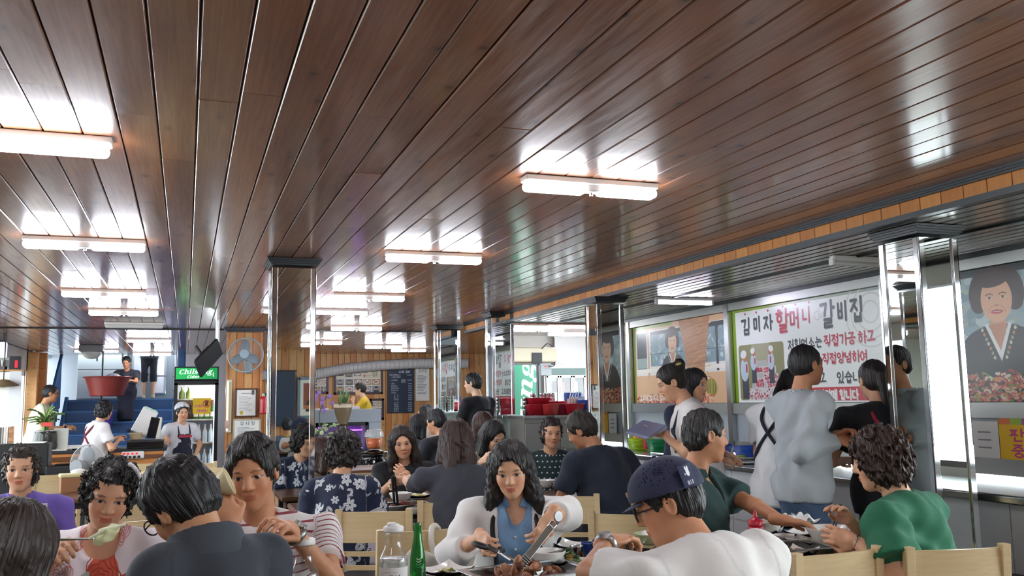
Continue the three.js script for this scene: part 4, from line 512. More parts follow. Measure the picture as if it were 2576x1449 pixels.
  const wb0 = zAt(1402, 925, 13.6), wb1 = zAt(1478, 848, 13.6), wb = thing('wall_board', 'large white wall panel above the display fridge', 'panel', V((wb0.x + wb1.x) / 2, wb0.y, -13.7)); mk('panel', rbox(wb1.x - wb0.x, wb1.y - wb0.y, .03, .008, 0, (wb1.y - wb0.y) / 2, 0), M.white, wb); mk('edge', box(wb1.x - wb0.x + .02, .02, .035, 0, wb1.y - wb0.y, 0), M.steelDull, wb);
}
// things standing on the serving counter and stuck on the partition
{
  const cy = .852, S = (px, py, x, n, l, k) => { const q = onX(px, py, x); return thing(n, l, k, V(x, cy, q.z)); };
  const bas = lathe([[0, .004], [.12, .004], [.15, .13], [.158, .13], [.125, 0], [0, 0]], 4).rotateY(.785);
  for (const [px, py, col, l] of [[1612, 1138, '#a6cc1e', 'lime green basket of sauce bottles on the serving counter'], [1662, 1143, '#12854a', 'dark green basket beside the lime basket'], [1890, 1115, '#2350b4', 'blue tub on the counter under the white sign'], [1800, 1128, '#2350b4', 'blue tub behind the man in dark green']]) { const t = S(px, py, 4.62, 'plastic_basket', l, 'basket'); const m = mat(col, .4); mk('basket', bas, m, t); for (let k = 0; k < 3; k++) mk('rib', new THREE.TorusGeometry(.128 + k * .012, .005, 5, 4).rotateX(Math.PI / 2).rotateY(.785).translate(0, .025 + k * .042, 0), m, t); }
  for (const [px, col, l] of [[1600, '#e8b21c', 'yellow squeeze bottle in the lime basket'], [1612, '#d8406a', 'pink squeeze bottle beside the yellow one'], [1626, '#c83048', 'red squeeze bottle nearest the waitress']]) { const t = S(px, 1130, 4.6, 'squeeze_bottle', l, 'bottle'); t.position.y += .02; mk('body', lathe([[0, 0], [.032, 0], [.034, .12], [.022, .15], [0, .15]], 14), mat(col, .4), t); mk('nozzle', cyl(.005, .014, .05, 0, .175, 0, 10), mat(col, .4), t); }
  for (const [px, py, l] of [[1865, 1128, 'steel tray of used plates on the counter by the dark green shirt'], [1700, 1135, 'steel tray on the counter behind the waitress']]) { const t = S(px, py, 4.5, 'steel_tray', l, 'tray'); mk('tray', rbox(.3, .02, .5, .01, 0, .012, 0), M.steel, t); mk('plate', lathe([[0, .024], [.09, .024], [.12, .045], [.1, .034], [0, .03]]), M.ceramic, t); mk('scraps', ball(.04, .0, .045, .0, 1.4, .4, 1, 8), mat('#9aa84a', .7), t); }
  const nt = thing('paper_notice', 'white paper note taped on the frosted pane at the right', 'paper', onX(2478, 1110, XR - .02)); mk('sheet', rbox(.003, .26, .22, .001, 0, 0, 0), M.paper, nt); mk('lines', join([0, 1, 2].map((k) => box(.001, .01, .1, -.0025, .06 - k * .05, 0))), M.grey, nt);
  const q = onX(2562, 1125, XR - .025), sl = thing('sale_notice', 'yellow notice with striped top at the right edge', 'notice', q); mk('card', box(.008, .36, .26, 0, 0, 0), mat('#e8b80f', .5), sl); mk('print', new THREE.PlaneGeometry(.26, .36).rotateY(-Math.PI / 2).translate(-.005, 0, 0), P(saleTex, .5), sl);
}
// rear room, seen in the column mirrors
{
  const bd = thing('chalk_board', 'blue black board on the rear pine wall, seen in the column mirror', 'board', V(1.72, 1.52, 4.9)); mk('board', rbox(.6, 1.05, .03, .006), mat('#22344a', .5), bd); mk('frame', join([box(.64, .03, .04, 0, .53, 0), box(.64, .03, .04, 0, -.53, 0)]), M.dark, bd);
  const pc = thing('framed_photo', 'blue framed photo of a cook on the rear wall, seen in the column mirror', 'picture frame', V(2.42, 1.52, 4.9)); mk('frame', join([rbox(.7, .06, .04, .006, 0, .38, 0), rbox(.7, .06, .04, .006, 0, -.38, 0), rbox(.06, .8, .04, .006, .33, 0, 0), rbox(.06, .8, .04, .006, -.33, 0, 0)]), mat('#6d8290', .4), pc); mk('print', new THREE.PlaneGeometry(.62, .72).rotateY(Math.PI).translate(0, 0, .005), P(canvasTex(180, 200, (g, w, h) => { g.fillStyle = '#dcd5c6'; g.fillRect(0, 0, w, h); g.fillStyle = '#8a4a34'; g.fillRect(20, 20, w - 40, h - 60); portrait(g, w / 2, 70, 44); g.fillStyle = '#b0703a'; g.fillRect(20, 140, w - 40, 22); })), pc);
}
// ---------------------------------------------------------------- people: smooth-blended fields meshed by surface nets
class Field {
  constructor() { this.p = []; this.lo = V(1e9, 1e9, 1e9); this.hi = V(-1e9, -1e9, -1e9); }
  grow(c, r) { this.lo.min(c.clone().addScalar(-r)); this.hi.max(c.clone().addScalar(r)); }
  cap(a, b, ra, rb, k = .02, flat = 0, sub = 0) { const d = b.clone().sub(a); if (!sub) { this.grow(a, ra); this.grow(b, rb); } this.p.push([0, k, sub, a.x, a.y, a.z, d.x, d.y, d.z, Math.max(d.lengthSq(), 1e-9), ra, rb, flat, d.length()]); return this; }
  ell(c, f, r, k = .02, sub = 0) { if (!sub) this.grow(c, Math.max(...r)); this.p.push([1, k, sub, c.x, c.y, c.z, f[0].x, f[0].y, f[0].z, f[1].x, f[1].y, f[1].z, f[2].x, f[2].y, f[2].z, r[0], r[1], r[2]]); return this; }
  at(x, y, z) {
    let D = 1e3;
    for (const q of this.p) {
      const X = x - q[3], Y = y - q[4], Z = z - q[5]; let d;
      if (q[0] === 0) {
        let t = (X * q[6] + Y * q[7] + Z * q[8]) / q[9]; const tc = t < 0 ? 0 : t > 1 ? 1 : t, u = q[12] ? Math.max(0, t) : tc, dx = X - q[6] * u, dy = Y - q[7] * u, dz = Z - q[8] * u;
        d = Math.sqrt(dx * dx + dy * dy + dz * dz) - (q[10] + (q[11] - q[10]) * tc); if (q[12]) d = Math.max(d, (t - 1) * q[13]);
      } else {
        const a = X * q[6] + Y * q[7] + Z * q[8], b = X * q[9] + Y * q[10] + Z * q[11], c = X * q[12] + Y * q[13] + Z * q[14], A = a / q[15], B = b / q[16], C = c / q[17], k0 = Math.sqrt(A * A + B * B + C * C);
        if (k0 < 1e-6) d = -Math.min(q[15], q[16], q[17]); else { const A2 = A / q[15], B2 = B / q[16], C2 = C / q[17]; d = k0 * (k0 - 1) / Math.sqrt(A2 * A2 + B2 * B2 + C2 * C2); }
      }
      const k = q[1];
      if (q[2]) { const h = Math.max(k - Math.abs(D + d), 0) / k; D = Math.max(D, -d) + h * h * k * .25; } else { const h = Math.max(k - Math.abs(D - d), 0) / k; D = Math.min(D, d) - h * h * k * .25; }
    }
    return D;
  }
}
function net(F, cell, o = {}) {         // o.post(x,y,z,d), o.color(x,y,z), o.uv(x,y,z), o.pad
  const pad = cell * 2 + (o.pad ?? .01), lo = (o.lo ?? F.lo).clone().addScalar(-pad), hi = (o.hi ?? F.hi).clone().addScalar(pad), n = ['x', 'y', 'z'].map((k) => Math.ceil((hi[k] - lo[k]) / cell / 4) * 4 + 1), [nx, ny, nz] = n;
  const f = o.post ? (x, y, z) => o.post(x, y, z, F.at(x, y, z)) : (x, y, z) => F.at(x, y, z), G = new Float32Array(nx * ny * nz), id = (i, j, k) => i + nx * (j + ny * k), reach = cell * 5.2 + (o.pad ?? .01);
  for (let K = 0; K < nz; K += 4) for (let J = 0; J < ny; J += 4) for (let I = 0; I < nx; I += 4) {
    const a = Math.min(4, nx - I), b = Math.min(4, ny - J), c = Math.min(4, nz - K), m = f(lo.x + (I + 1.5) * cell, lo.y + (J + 1.5) * cell, lo.z + (K + 1.5) * cell), far = Math.abs(m) > reach;
    for (let k = K; k < K + c; k++) for (let j = J; j < J + b; j++) for (let i = I; i < I + a; i++) G[id(i, j, k)] = far ? m : f(lo.x + i * cell, lo.y + j * cell, lo.z + k * cell);
  }
  const vid = new Int32Array(nx * ny * nz).fill(-1), pos = [], idx = [];
  for (let k = 0; k < nz - 1; k++) for (let j = 0; j < ny - 1; j++) for (let i = 0; i < nx - 1; i++) {
    let m = 0, x = 0, y = 0, z = 0, cnt = 0; const g = [];
    for (let c = 0; c < 8; c++) { const v = G[id(i + (c & 1), j + (c >> 1 & 1), k + (c >> 2))]; g.push(v); if (v < 0) m |= 1 << c; }
    if (m === 0 || m === 255) continue;
    for (let c = 0; c < 8; c++) for (const b of [1, 2, 4]) if (!(c & b)) { const d = c | b; if ((g[c] < 0) !== (g[d] < 0)) { const t = g[c] / (g[c] - g[d]); x += (c & 1) + (b === 1 ? t : 0); y += (c >> 1 & 1) + (b === 2 ? t : 0); z += (c >> 2) + (b === 4 ? t : 0); cnt++; } }
    vid[id(i, j, k)] = pos.length / 3; pos.push(lo.x + (i + x / cnt) * cell, lo.y + (j + y / cnt) * cell, lo.z + (k + z / cnt) * cell);
  }
  const quad = (a, b, c, d, flip) => { if (a < 0 || b < 0 || c < 0 || d < 0) return; flip ? idx.push(a, c, b, b, c, d) : idx.push(a, b, c, b, d, c); };
  for (let k = 1; k < nz - 1; k++) for (let j = 1; j < ny - 1; j++) for (let i = 1; i < nx - 1; i++) {
    const s = G[id(i, j, k)] < 0;
    if (s !== G[id(i + 1, j, k)] < 0) quad(vid[id(i, j - 1, k - 1)], vid[id(i, j, k - 1)], vid[id(i, j - 1, k)], vid[id(i, j, k)], !s);
    if (s !== G[id(i, j + 1, k)] < 0) quad(vid[id(i - 1, j, k - 1)], vid[id(i - 1, j, k)], vid[id(i, j, k - 1)], vid[id(i, j, k)], !s);
    if (s !== G[id(i, j, k + 1)] < 0) quad(vid[id(i - 1, j - 1, k)], vid[id(i, j - 1, k)], vid[id(i - 1, j, k)], vid[id(i, j, k)], !s);
  }
  const geo = new THREE.BufferGeometry(); geo.setAttribute('position', new THREE.Float32BufferAttribute(pos, 3)); geo.setIndex(idx); geo.computeVertexNormals();
  const N = pos.length / 3;
  if (o.color) { const c = new Float32Array(N * 3); for (let i = 0; i < N; i++) c.set(o.color(pos[i * 3], pos[i * 3 + 1], pos[i * 3 + 2]), i * 3); geo.setAttribute('color', new THREE.BufferAttribute(c, 3)); }
  { const U2 = o.uv ?? ((x, y, z) => [(x + z * .7) * 7, (y + z * .3) * 7]), c = new Float32Array(N * 2); for (let i = 0; i < N; i++) c.set(U2(pos[i * 3], pos[i * 3 + 1], pos[i * 3 + 2]), i * 2); geo.setAttribute('uv', new THREE.BufferAttribute(c, 2)); }
  return geo;
}
const lin = (hex) => { const c = new THREE.Color(hex); return [c.r, c.g, c.b]; };
const skinMat = new THREE.MeshPhysicalMaterial({ vertexColors: true, roughness: .5, sheen: .2, sheenColor: '#ffb090' });
const hairBump = dataTex(256, 256, (u, v) => { const n = 255 * vnoise(u * 90, v * 6, 90, 6); return [n, n, n]; }, false);
const hairMats = {}, clothMats = {};
function hairMat(c) { return hairMats[c] ??= mat(c, .5, { bumpMap: hairBump, bumpScale: .004 }); }
const weave = dataTex(256, 256, (u, v) => { const n = 128 + 60 * Math.sin(u * 6.283 * 60) * Math.sin(v * 6.283 * 60) + 60 * (vnoise(u * 30, v * 30, 30, 30) - .5); return [n, n, n]; }, false);
function cloth(c, t) { return clothMats[c + (t?.uuid ?? '')] ??= new THREE.MeshPhysicalMaterial({ color: c, roughness: .82, sheen: .25, sheenColor: '#cfd6e0', map: t ?? null, bumpMap: weave, bumpScale: .0006 }); }
const SKIN = { f: '#d9a684', m: '#c68d68', t: '#c9966f', p: '#e2b899' };
const wn = (x, y, z) => Math.sin(x * 31 + 2.1 * Math.sin(y * 17 + z * 9)) * Math.sin(y * 23 + 1.7 * Math.sin(z * 21 + x * 11)) + .5 * Math.sin(z * 47 + y * 39 + 2 * Math.sin(x * 29));
const fold = (a, y, b) => .55 * Math.sin(a * 34 + 5 * Math.sin(y * 5 + a * 3) + b * 20) * Math.sin(y * 9 + 2 * a + 1.3) + .45 * Math.sin((y * 26 + a * 22 + b * 15) + 2.2 * Math.sin(a * 13 + y * 7)) * Math.sin(a * 9 + b * 8 + .6) + .25 * Math.sin(a * 61 - y * 33 + 3 * Math.sin(y * 11));
const stripeTex = canvasTex(64, 256, (g, w, h) => { g.fillStyle = '#e4e0df'; g.fillRect(0, 0, w, h); g.fillStyle = '#8d3a44'; for (let i = 0; i < 8; i++) g.fillRect(0, i * 32 + 8, w, 7); }, true);
const floralTex = canvasTex(512, 512, (g, w, h) => {
  g.fillStyle = '#1a2440'; g.fillRect(0, 0, w, h);
  for (let i = 0; i < 44; i++) { const x = w * ((i * .618) % 1), y = h * ((i * .414 + .13 * (i % 3)) % 1), s = rr(18, 34), a = rnd() * 6; g.save(); g.translate(x, y); g.rotate(a); if (i % 3 === 0) { for (let k = 0; k < 6; k++) { g.rotate(1.047); g.fillStyle = '#d9dade'; g.beginPath(); g.ellipse(s * .75, 0, s * .62, s * .36, 0, 0, 7); g.fill(); g.strokeStyle = '#39425a'; g.lineWidth = 1.5; g.beginPath(); g.moveTo(s * .3, 0); g.lineTo(s * 1.1, 0); g.stroke(); } g.fillStyle = '#2b334c'; g.beginPath(); g.arc(0, 0, s * .2, 0, 7); g.fill(); } else for (const q of [-.5, .4]) { g.save(); g.rotate(q); g.fillStyle = i % 2 ? '#cdd0d6' : '#e4e5e8'; g.beginPath(); g.moveTo(0, 0); g.quadraticCurveTo(s, -s * .55, s * 1.6, 0); g.quadraticCurveTo(s, s * .55, 0, 0); g.fill(); g.strokeStyle = '#39425a'; g.lineWidth = 2; g.beginPath(); g.moveTo(0, 0); g.lineTo(s * 1.4, 0); g.stroke(); g.restore(); } g.restore(); }
}, true);
const dotTex = canvasTex(128, 128, (g, w, h) => { g.fillStyle = '#1e3338'; g.fillRect(0, 0, w, h); g.fillStyle = '#d6dede'; for (let j = 0; j < 4; j++) for (let i = 0; i < 4; i++) { const x = i * 32 + (j % 2) * 16 + 8, y = j * 32 + 16; g.beginPath(); g.moveTo(x - 7, y + 5); g.quadraticCurveTo(x, y - 12, x + 7, y + 5); g.fill(); } }, true);
const blouseTex = canvasTex(512, 512, (g, w, h) => { g.fillStyle = '#ece4e8'; g.fillRect(0, 0, w, h); const fl = (x, y, s, c) => { for (let k = 5; k > 0; k--) { g.strokeStyle = c; g.lineWidth = 3; g.beginPath(); for (let a = 0; a < 30; a++) { const t = a / 29 * 6.283, r = s * k / 5 * (1 + .15 * Math.sin(t * 5 + k)); g[a ? 'lineTo' : 'moveTo'](x + r * Math.cos(t), y + r * Math.sin(t)); } g.stroke(); } }; g.fillStyle = '#d85a44'; for (const [x, y, r] of [[230, 300, 62], [130, 330, 40], [340, 380, 46], [90, 420, 40], [250, 430, 46]]) { g.fillStyle = '#d8604a'; g.beginPath(); g.arc(x, y, r, 0, 7); g.fill(); fl(x, y, r, '#b0402f'); } for (const [x, y, s] of [[300, 200, 34], [380, 280, 40], [180, 190, 30]]) fl(x, y, s, '#d98a88'); g.fillStyle = '#aab4a8'; for (const [x, y] of [[170, 380], [300, 300], [390, 420]]) { g.beginPath(); g.ellipse(x, y, 30, 12, .6, 0, 7); g.fill(); } });

function headFrame(F, yaw = 0, pitch = 0, roll = 0) {       // yaw > 0 to the person's right, pitch > 0 down, roll > 0 to the right shoulder; F is level
  const up = V(0, 1, 0), f = F.clone().applyAxisAngle(up, -yaw * Math.PI / 180), r0 = f.clone().cross(up).normalize();
  f.applyAxisAngle(r0, -pitch * Math.PI / 180); const u = r0.clone().cross(f).normalize(); u.applyAxisAngle(f, roll * Math.PI / 180); const r = f.clone().cross(u).normalize(); return [r, u, f];
}
function person(o) {
  const s = o.s ?? 1, d = o.d, near = d < 4.9, far = d > 8.2, q = (a, b, c) => near ? a : far ? c : b, a = o.face * Math.PI / 180, F = V(Math.sin(a), 0, -Math.cos(a)), R = V(Math.cos(a), 0, Math.sin(a)), U = V(0, 1, 0);
  const H = o.H ?? at(o.px[0], o.px[1], d), stand = !!o.stand, floorY = o.floor ?? 0, hipY = stand ? floorY + (H.y - floorY + .11) * .515 : o.hip ?? .53, lean = o.lean ?? .12, side = o.side ?? 0, w = o.w ?? 1, fat = o.fat ?? 1;
  const [hr, hu, hf] = headFrame(F, ...(o.head ?? [0, 5, 0])), hp = (x, y, z) => H.clone().addScaledVector(hr, x * s).addScaledVector(hu, y * s).addScaledVector(hf, z * s);
  const hn = o.hunch ?? 0, N = H.clone().addScaledVector(hu, -.13 * s).addScaledVector(hf, -.045 * s).addScaledVector(U, (-.045 + .07 * hn) * s).addScaledVector(F, (-.02 - .07 * hn) * s).addScaledVector(R, o.nshift ?? 0);
  const hh = N.y - hipY, P = N.clone().addScaledVector(F, -lean * hh).addScaledVector(R, -side * hh); P.y = hipY;
  const SU = N.clone().sub(P), L = SU.length(); SU.normalize(); const SF = F.clone().addScaledVector(SU, -F.dot(SU)).normalize(), SR = SF.clone().cross(SU).normalize(), fr = [SR, SU, SF];
  const B = (r, u, f) => P.clone().addScaledVector(SR, r).addScaledVector(SU, u).addScaledVector(SF, f);
  const sh = (g) => B(g * .178 * w * s + (o.shr ?? 0), L - .06 * s, .0), hipJ = (g) => P.clone().addScaledVector(R, g * .09 * w * s);
  const base = V(P.x, floorY, P.z), grp = thing('person', o.label, 'person', base); const put = (name, geo, m, par = grp) => { if (Array.isArray(geo)) geo = join(geo); geo.translate(-base.x, -base.y, -base.z); return mk(name, geo, m, par); };
  // arms
  const arms = [1, -1].map((g) => {
    const A = (g > 0 ? o.armR : o.armL) ?? {}, S = sh(g), la = .285 * s, lb = .255 * s; let T = A.px ? at(A.px[0], A.px[1], A.px[2]) : S.clone().addScaledVector(R, (A.to?.[0] ?? -g * .07) * s).addScaledVector(U, (A.to?.[1] ?? -.34) * s).addScaledVector(F, (A.to?.[2] ?? .34) * s);
    const dirIn = A.dir ? R.clone().multiplyScalar(A.dir[0]).addScaledVector(U, A.dir[1]).addScaledVector(F, A.dir[2]).normalize() : null; let Wp = dirIn ? T.clone().addScaledVector(dirIn, -.07 * s) : T.clone();
    let v = Wp.clone().sub(S), len = Math.min(v.length(), (la + lb) * .985); v.normalize(); if (!dirIn) len = Math.min(len - .05 * s, (la + lb) * .985); Wp = S.clone().addScaledVector(v, len);
    const c = Math.min(1, Math.max(-1, (la * la + len * len - lb * lb) / (2 * la * len))), h = A.el ?? [g * .7, -1, -.2], hint = R.clone().multiplyScalar(h[0]).addScaledVector(U, h[1]).addScaledVector(F, h[2]); hint.addScaledVector(v, -hint.dot(v)).normalize();
    const E = S.clone().addScaledVector(v, la * c).addScaledVector(hint, la * Math.sqrt(1 - c * c)), D = dirIn ?? Wp.clone().sub(E).normalize();
    let n = A.n ? R.clone().multiplyScalar(A.n[0]).addScaledVector(U, A.n[1]).addScaledVector(F, A.n[2]) : V(0, -1, 0).addScaledVector(R, -g * .5); n.addScaledVector(D, -n.dot(D)).normalize(); return { g, S, E, W: Wp, D, n, curl: A.curl ?? .45, A };
  });
  const torso = (f, g, k = .05) => { f.ell(B(0, L * .66, .0), fr, [.148 * w * s + g, L * .36 + g, .108 * s * fat + g], k).ell(B(0, L * .32, .008 * fat), fr, [.138 * w * s * (.6 + .4 * fat) + g, L * .34 + g, .112 * s * fat + g], k).ell(B(0, .02, 0), fr, [.165 * w * s + g, .13 * s + g, .125 * s * fat + g], k); for (const m of arms) f.cap(B(m.g * .05 * s, L - .035 * s, -.01), m.S, .046 * s + g, .05 * s + g, .045); if (o.bust) for (const g2 of [-1, 1]) f.ell(B(g2 * .07 * s, L * .62, .085 * s), fr, [.062 * s + g, .06 * s + g, .05 * s + g], .04); return f; };
  // skin
  const sk = lin(SKIN[o.skin ?? 'f']), dk = lin(o.hair?.c ?? '#1c1a1a'), lip = o.woman === false ? [sk[0] * .78, sk[1] * .55, sk[2] * .55] : [sk[0] * .8, sk[1] * .42, sk[2] * .44];
  const body = new Field(); torso(body, -.008); body.cap(N.clone().addScaledVector(SU, -.06 * s), hp(0, -.05, -.025), .058 * s, .05 * s, .03);
  for (const m of arms) { body.cap(m.S, m.E, .045 * s, .036 * s, .03).cap(m.E, m.W, .037 * s, .025 * s, .02); }
  let legs = null;
  { legs = [1, -1].map((g) => { const h = hipJ(g), kn = stand ? h.clone().addScaledVector(F, .02).setY(floorY + (hipY - floorY) * .53) : h.clone().addScaledVector(F, .42 * s).addScaledVector(R, g * .05).setY(.5), an = kn.clone().addScaledVector(F, stand ? -.03 : o.tuck ?? -.06).setY(floorY + .085); return [h, kn, an]; });
    if (o.bare) for (const l of legs) body.cap(l[1], l[2], .055 * s, .036 * s, .02); }
  const loc = (x, y, z) => { const X = x - H.x, Y = y - H.y, Z = z - H.z; return [(X * hr.x + Y * hr.y + Z * hr.z) / s, (X * hu.x + Y * hu.y + Z * hu.z) / s, (X * hf.x + Y * hf.y + Z * hf.z) / s]; };
  const faceC = (x, y, z) => {
    const [u, v, t] = loc(x, y, z), au = Math.abs(u), n = 1 + .07 * wn(x * 2, y * 2, z * 2) * .5; let c = sk;
    if (t > .045 && v > -.12) {
      const e = Math.hypot((au - .031) / .0135, (v - .003) / .0052), b = Math.hypot((au - .033) / .019, (v - .026 + Math.abs(au - .03) * .14) / .0036);
      if (e < 1) c = Math.hypot((au - .031), v - .003) < .0066 ? [.012, .009, .008] : [.5, .46, .43]; else if (e < 1.45 && v > .003) c = [.05, .03, .03]; else if (b < 1) c = dk.map((k, i) => k * .5 + sk[i] * .28); else if (au < .021 && v > -.07 && v < -.05 && t > .074) c = lip; else if (au > .02 && v < -.01 && v > -.06) c = [sk[0] * 1.03, sk[1] * .93, sk[2] * .92];
    }
    if ((v > .066 || (t < .0 && v > -.03 && au < .07)) && o.hair?.style !== 'bald') c = dk; return c.map((k) => k * n);
  };
  const hd = new Field(), el = (x, y, z, r, k, sub) => hd.ell(hp(x, y, z), [hr, hu, hf], r.map((v) => v * s), (k ?? .02) * s, sub), cp = (p1, p2, r1, r2, k) => hd.cap(hp(...p1), hp(...p2), r1 * s, r2 * s, (k ?? .015) * s);
  el(0, .032, -.012, [.073, .086, .094]); el(0, -.022, .022, [.06, .085, .062], .03); el(0, -.074, .032, [.043, .034, .044], .03); el(0, -.097, .056, [.02, .017, .02], .025); el(.034, -.03, .052, [.024, .026, .024], .02); el(-.034, -.03, .052, [.024, .026, .024], .02);
  cp([-.03, .023, .072], [.03, .023, .072], .012, .012, .02); el(.031, .003, .09, [.017, .01, .012], .012, 1); el(-.031, .003, .09, [.017, .01, .012], .012, 1); el(.031, .003, .07, [.0135, .011, .0125], .004); el(-.031, .003, .07, [.0135, .011, .0125], .004);
  cp([0, .014, .08], [0, -.024, .097], .008, .012, .012); el(.011, -.03, .088, [.008, .007, .009], .008); el(-.011, -.03, .088, [.008, .007, .009], .008); el(0, -.0545, .081, [.022, .0055, .01], .005); el(0, -.066, .079, [.019, .0065, .01], .006);
  for (const g of [-1, 1]) { el(g * .077, -.004, -.008, [.009, .031, .019], .008); el(g * .083, -.002, -.006, [.006, .02, .011], .005, 1); } hd.cap(hp(0, -.05, -.02), N.clone().addScaledVector(SU, -.01 * s), .05 * s, .056 * s, .03 * s);
  const skinAll = (x, y, z) => sk.map((k) => k * (1 + .05 * wn(x * 3, y * 3, z * 3) * .4));
  const parts = [net(body, q(.014, .018, .024), { color: skinAll }), net(hd, q(.0042, .006, .0085), { color: faceC })];
  for (const m of arms) {                                                   // hands: palm, four jointed fingers, thumb
    const hf2 = new Field(), D = m.D, n = m.n, side2 = D.clone().cross(n).multiplyScalar(1).normalize(), k0 = s * (o.woman === false ? 1.05 : .97), X = (a1, b1, c1) => m.W.clone().addScaledVector(D, a1 * k0).addScaledVector(side2, b1 * k0).addScaledVector(n, c1 * k0), g = m.g;
    hf2.cap(m.W.clone().addScaledVector(D, -.03), X(.02, 0, 0), .025 * s, .024 * k0, .02).ell(X(.052, 0, .002), [side2, D, n], [.04 * k0, .05 * k0, .0145 * k0], .02);
    [[-.03, .066], [-.01, .075], [.011, .07], [.03, .055]].forEach(([b, len], i) => { let p = X(.088 - Math.abs(b) * .25, b, 0), dir = D.clone().addScaledVector(side2, b * 3 * (1 - m.curl)).normalize(); const ax = n.clone(); let r = .0092; for (let j = 0; j < 3; j++) { const ang = m.curl * [.75, 1.25, .9][j] + .05; dir = dir.clone().multiplyScalar(Math.cos(ang)).addScaledVector(ax, Math.sin(ang)); ax.addScaledVector(dir, -ax.dot(dir)).normalize(); const e = p.clone().addScaledVector(dir, len * [.45, .32, .25][j] * k0); hf2.cap(p, e, r * k0, (r - .0008) * k0, .005); p = e; r -= .0008; } });
    const tb = -g * -1; const ts = m.A.thumb ?? (g > 0 ? -1 : 1); { const t0 = X(.02, ts * .026, .004), t1 = X(.05, ts * .052, .016), t2 = X(.078, ts * .05 * (1 - m.curl * .5), .024 + .012 * m.curl), t3 = X(.098, ts * .04 * (1 - m.curl * .7), .03 + .014 * m.curl); hf2.cap(t0, t1, .014 * k0, .011 * k0, .012).cap(t1, t2, .0105 * k0, .0095 * k0, .004).cap(t2, t3, .0095 * k0, .0075 * k0, .004); }
    parts.push(net(hf2, q(.0038, .005, .008), { color: skinAll })); m.hand = X(.07, 0, .02);
  }
  const bodyGeo = mergeGeometries(parts.map((g) => { g.deleteAttribute('uv'); return g; })); put('body', bodyGeo, skinMat);
  // hair
  const hs = o.hair ?? {}, style = hs.style ?? 'short', hc = hs.c ?? '#1b1919';
  if (style !== 'bald') {
    const h = new Field(), E2 = (x, y, z, r, k, sub) => h.ell(hp(x, y, z), [hr, hu, hf], r.map((v) => v * s), (k ?? .02) * s, sub), C2 = (p1, p2, r1, r2, k) => h.cap(hp(...p1), hp(...p2), r1 * s, r2 * s, (k ?? .03) * s); let clump = .0015, amp = .002, fq = 1, cutY = -.075;
    const vol = hs.vol ?? 1;
    if (style === 'short') { clump = .0035; E2(0, .036, -.012, [.084 * vol, .096 * vol, .106 * vol]); E2(0, -.01, -.05, [.074, .07, .06], .03); amp = .0026; cutY = -.075; }
    if (style === 'thin') { E2(0, .03, -.016, [.081, .092, .1]); E2(0, -.01, -.05, [.072, .06, .058], .03); amp = .002; cutY = -.065; }
    if (style === 'perm') { E2(0, .03, -.02, [.104 * vol, .112 * vol, .115 * vol]); E2(0, -.035, -.04, [.1 * vol, .085, .085], .04); amp = .011; fq = 1.7; cutY = -.125; }
    if (style === 'bob') { E2(0, .03, -.015, [.09, .1, .108]); for (const g of [-1, 1]) C2([g * .07, .02, -.02], [g * .078, -.12, -.005], .035, .032); C2([0, 0, -.06], [0, -.12, -.05], .07, .06); amp = .003; cutY = -.16; }
    if (style === 'long') { E2(0, .032, -.014, [.089, .099, .108]); const l = hs.len ?? .3; for (const g of [-1, 1]) { C2([g * .072, .03, -.01], [g * .088, -.12, .0], .034, .036); C2([g * .088, -.12, 0], [g * (.09 + (hs.out ?? .01)), -l, .02], .036, .028); C2([g * .04, -.02, -.07], [g * .06, -l, -.085], .055, .045, .05); } amp = .003; cutY = -l - .04; }
    if (style === 'bun' || style === 'tail') { E2(0, .034, -.014, [.083, .095, .104]); E2(0, -.02, -.05, [.072, .06, .055], .03); if (style === 'bun') { E2(0, .09, -.105, [.045, .042, .04], .02); } else { C2([0, .02, -.11], [0, -.16, -.12], .03, .02); } amp = .002; cutY = -.24; }
    // leave the face free
    if (style !== 'bald') { const fw = style === 'perm' ? .068 : style === 'long' || style === 'bob' ? .062 : .07; h.ell(hp(0, -.036 + (hs.fringe ? -.016 : 0), .105), [hr, hu, hf], [fw * s, .112 * s, .087 * s], .02 * s, 1); if (style === 'short' || style === 'thin' || style === 'bun' || style === 'tail') { for (const g of [-1, 1]) h.ell(hp(g * .09, -.03, .012), [hr, hu, hf], [.022 * s, .05 * s, .036 * s], .01 * s, 1); } if (style === 'thin') h.ell(hp(0, .13, .02), [hr, hu, hf], [.03 * s, .028 * s, .03 * s], .01 * s, 1); }
    const geo = net(h, q(.0058, .008, .011), { pad: .02, post: (x, y, z, D) => { if (Math.abs(D) > .05) return D; const [u, v, t] = loc(x, y, z), st = Math.sin((Math.atan2(u, t + .02) * 30 + Math.sin(v * 40) * 1.5 + Math.sin(u * 70 + v * 25)) * fq) * .6 + Math.sin(Math.atan2(u, t + .02) * 57 * fq + v * 60 * fq) * .4 + (style === 'perm' || hs.wavy ? wn(x * 3.2, y * 3.2, z * 3.2) * .9 : 0); return Math.max(D + amp * s * st + clump * wn(x * 3.4, y * 2, z * 3.4), (cutY - v) * s + .004 * Math.sin(u * 160)); }, uv: (x, y, z) => { const [u, v, t] = loc(x, y, z); return [Math.atan2(u, t + .02) * .32, v * 2]; } });
    put('hair', geo, hairMat(hc));
  }
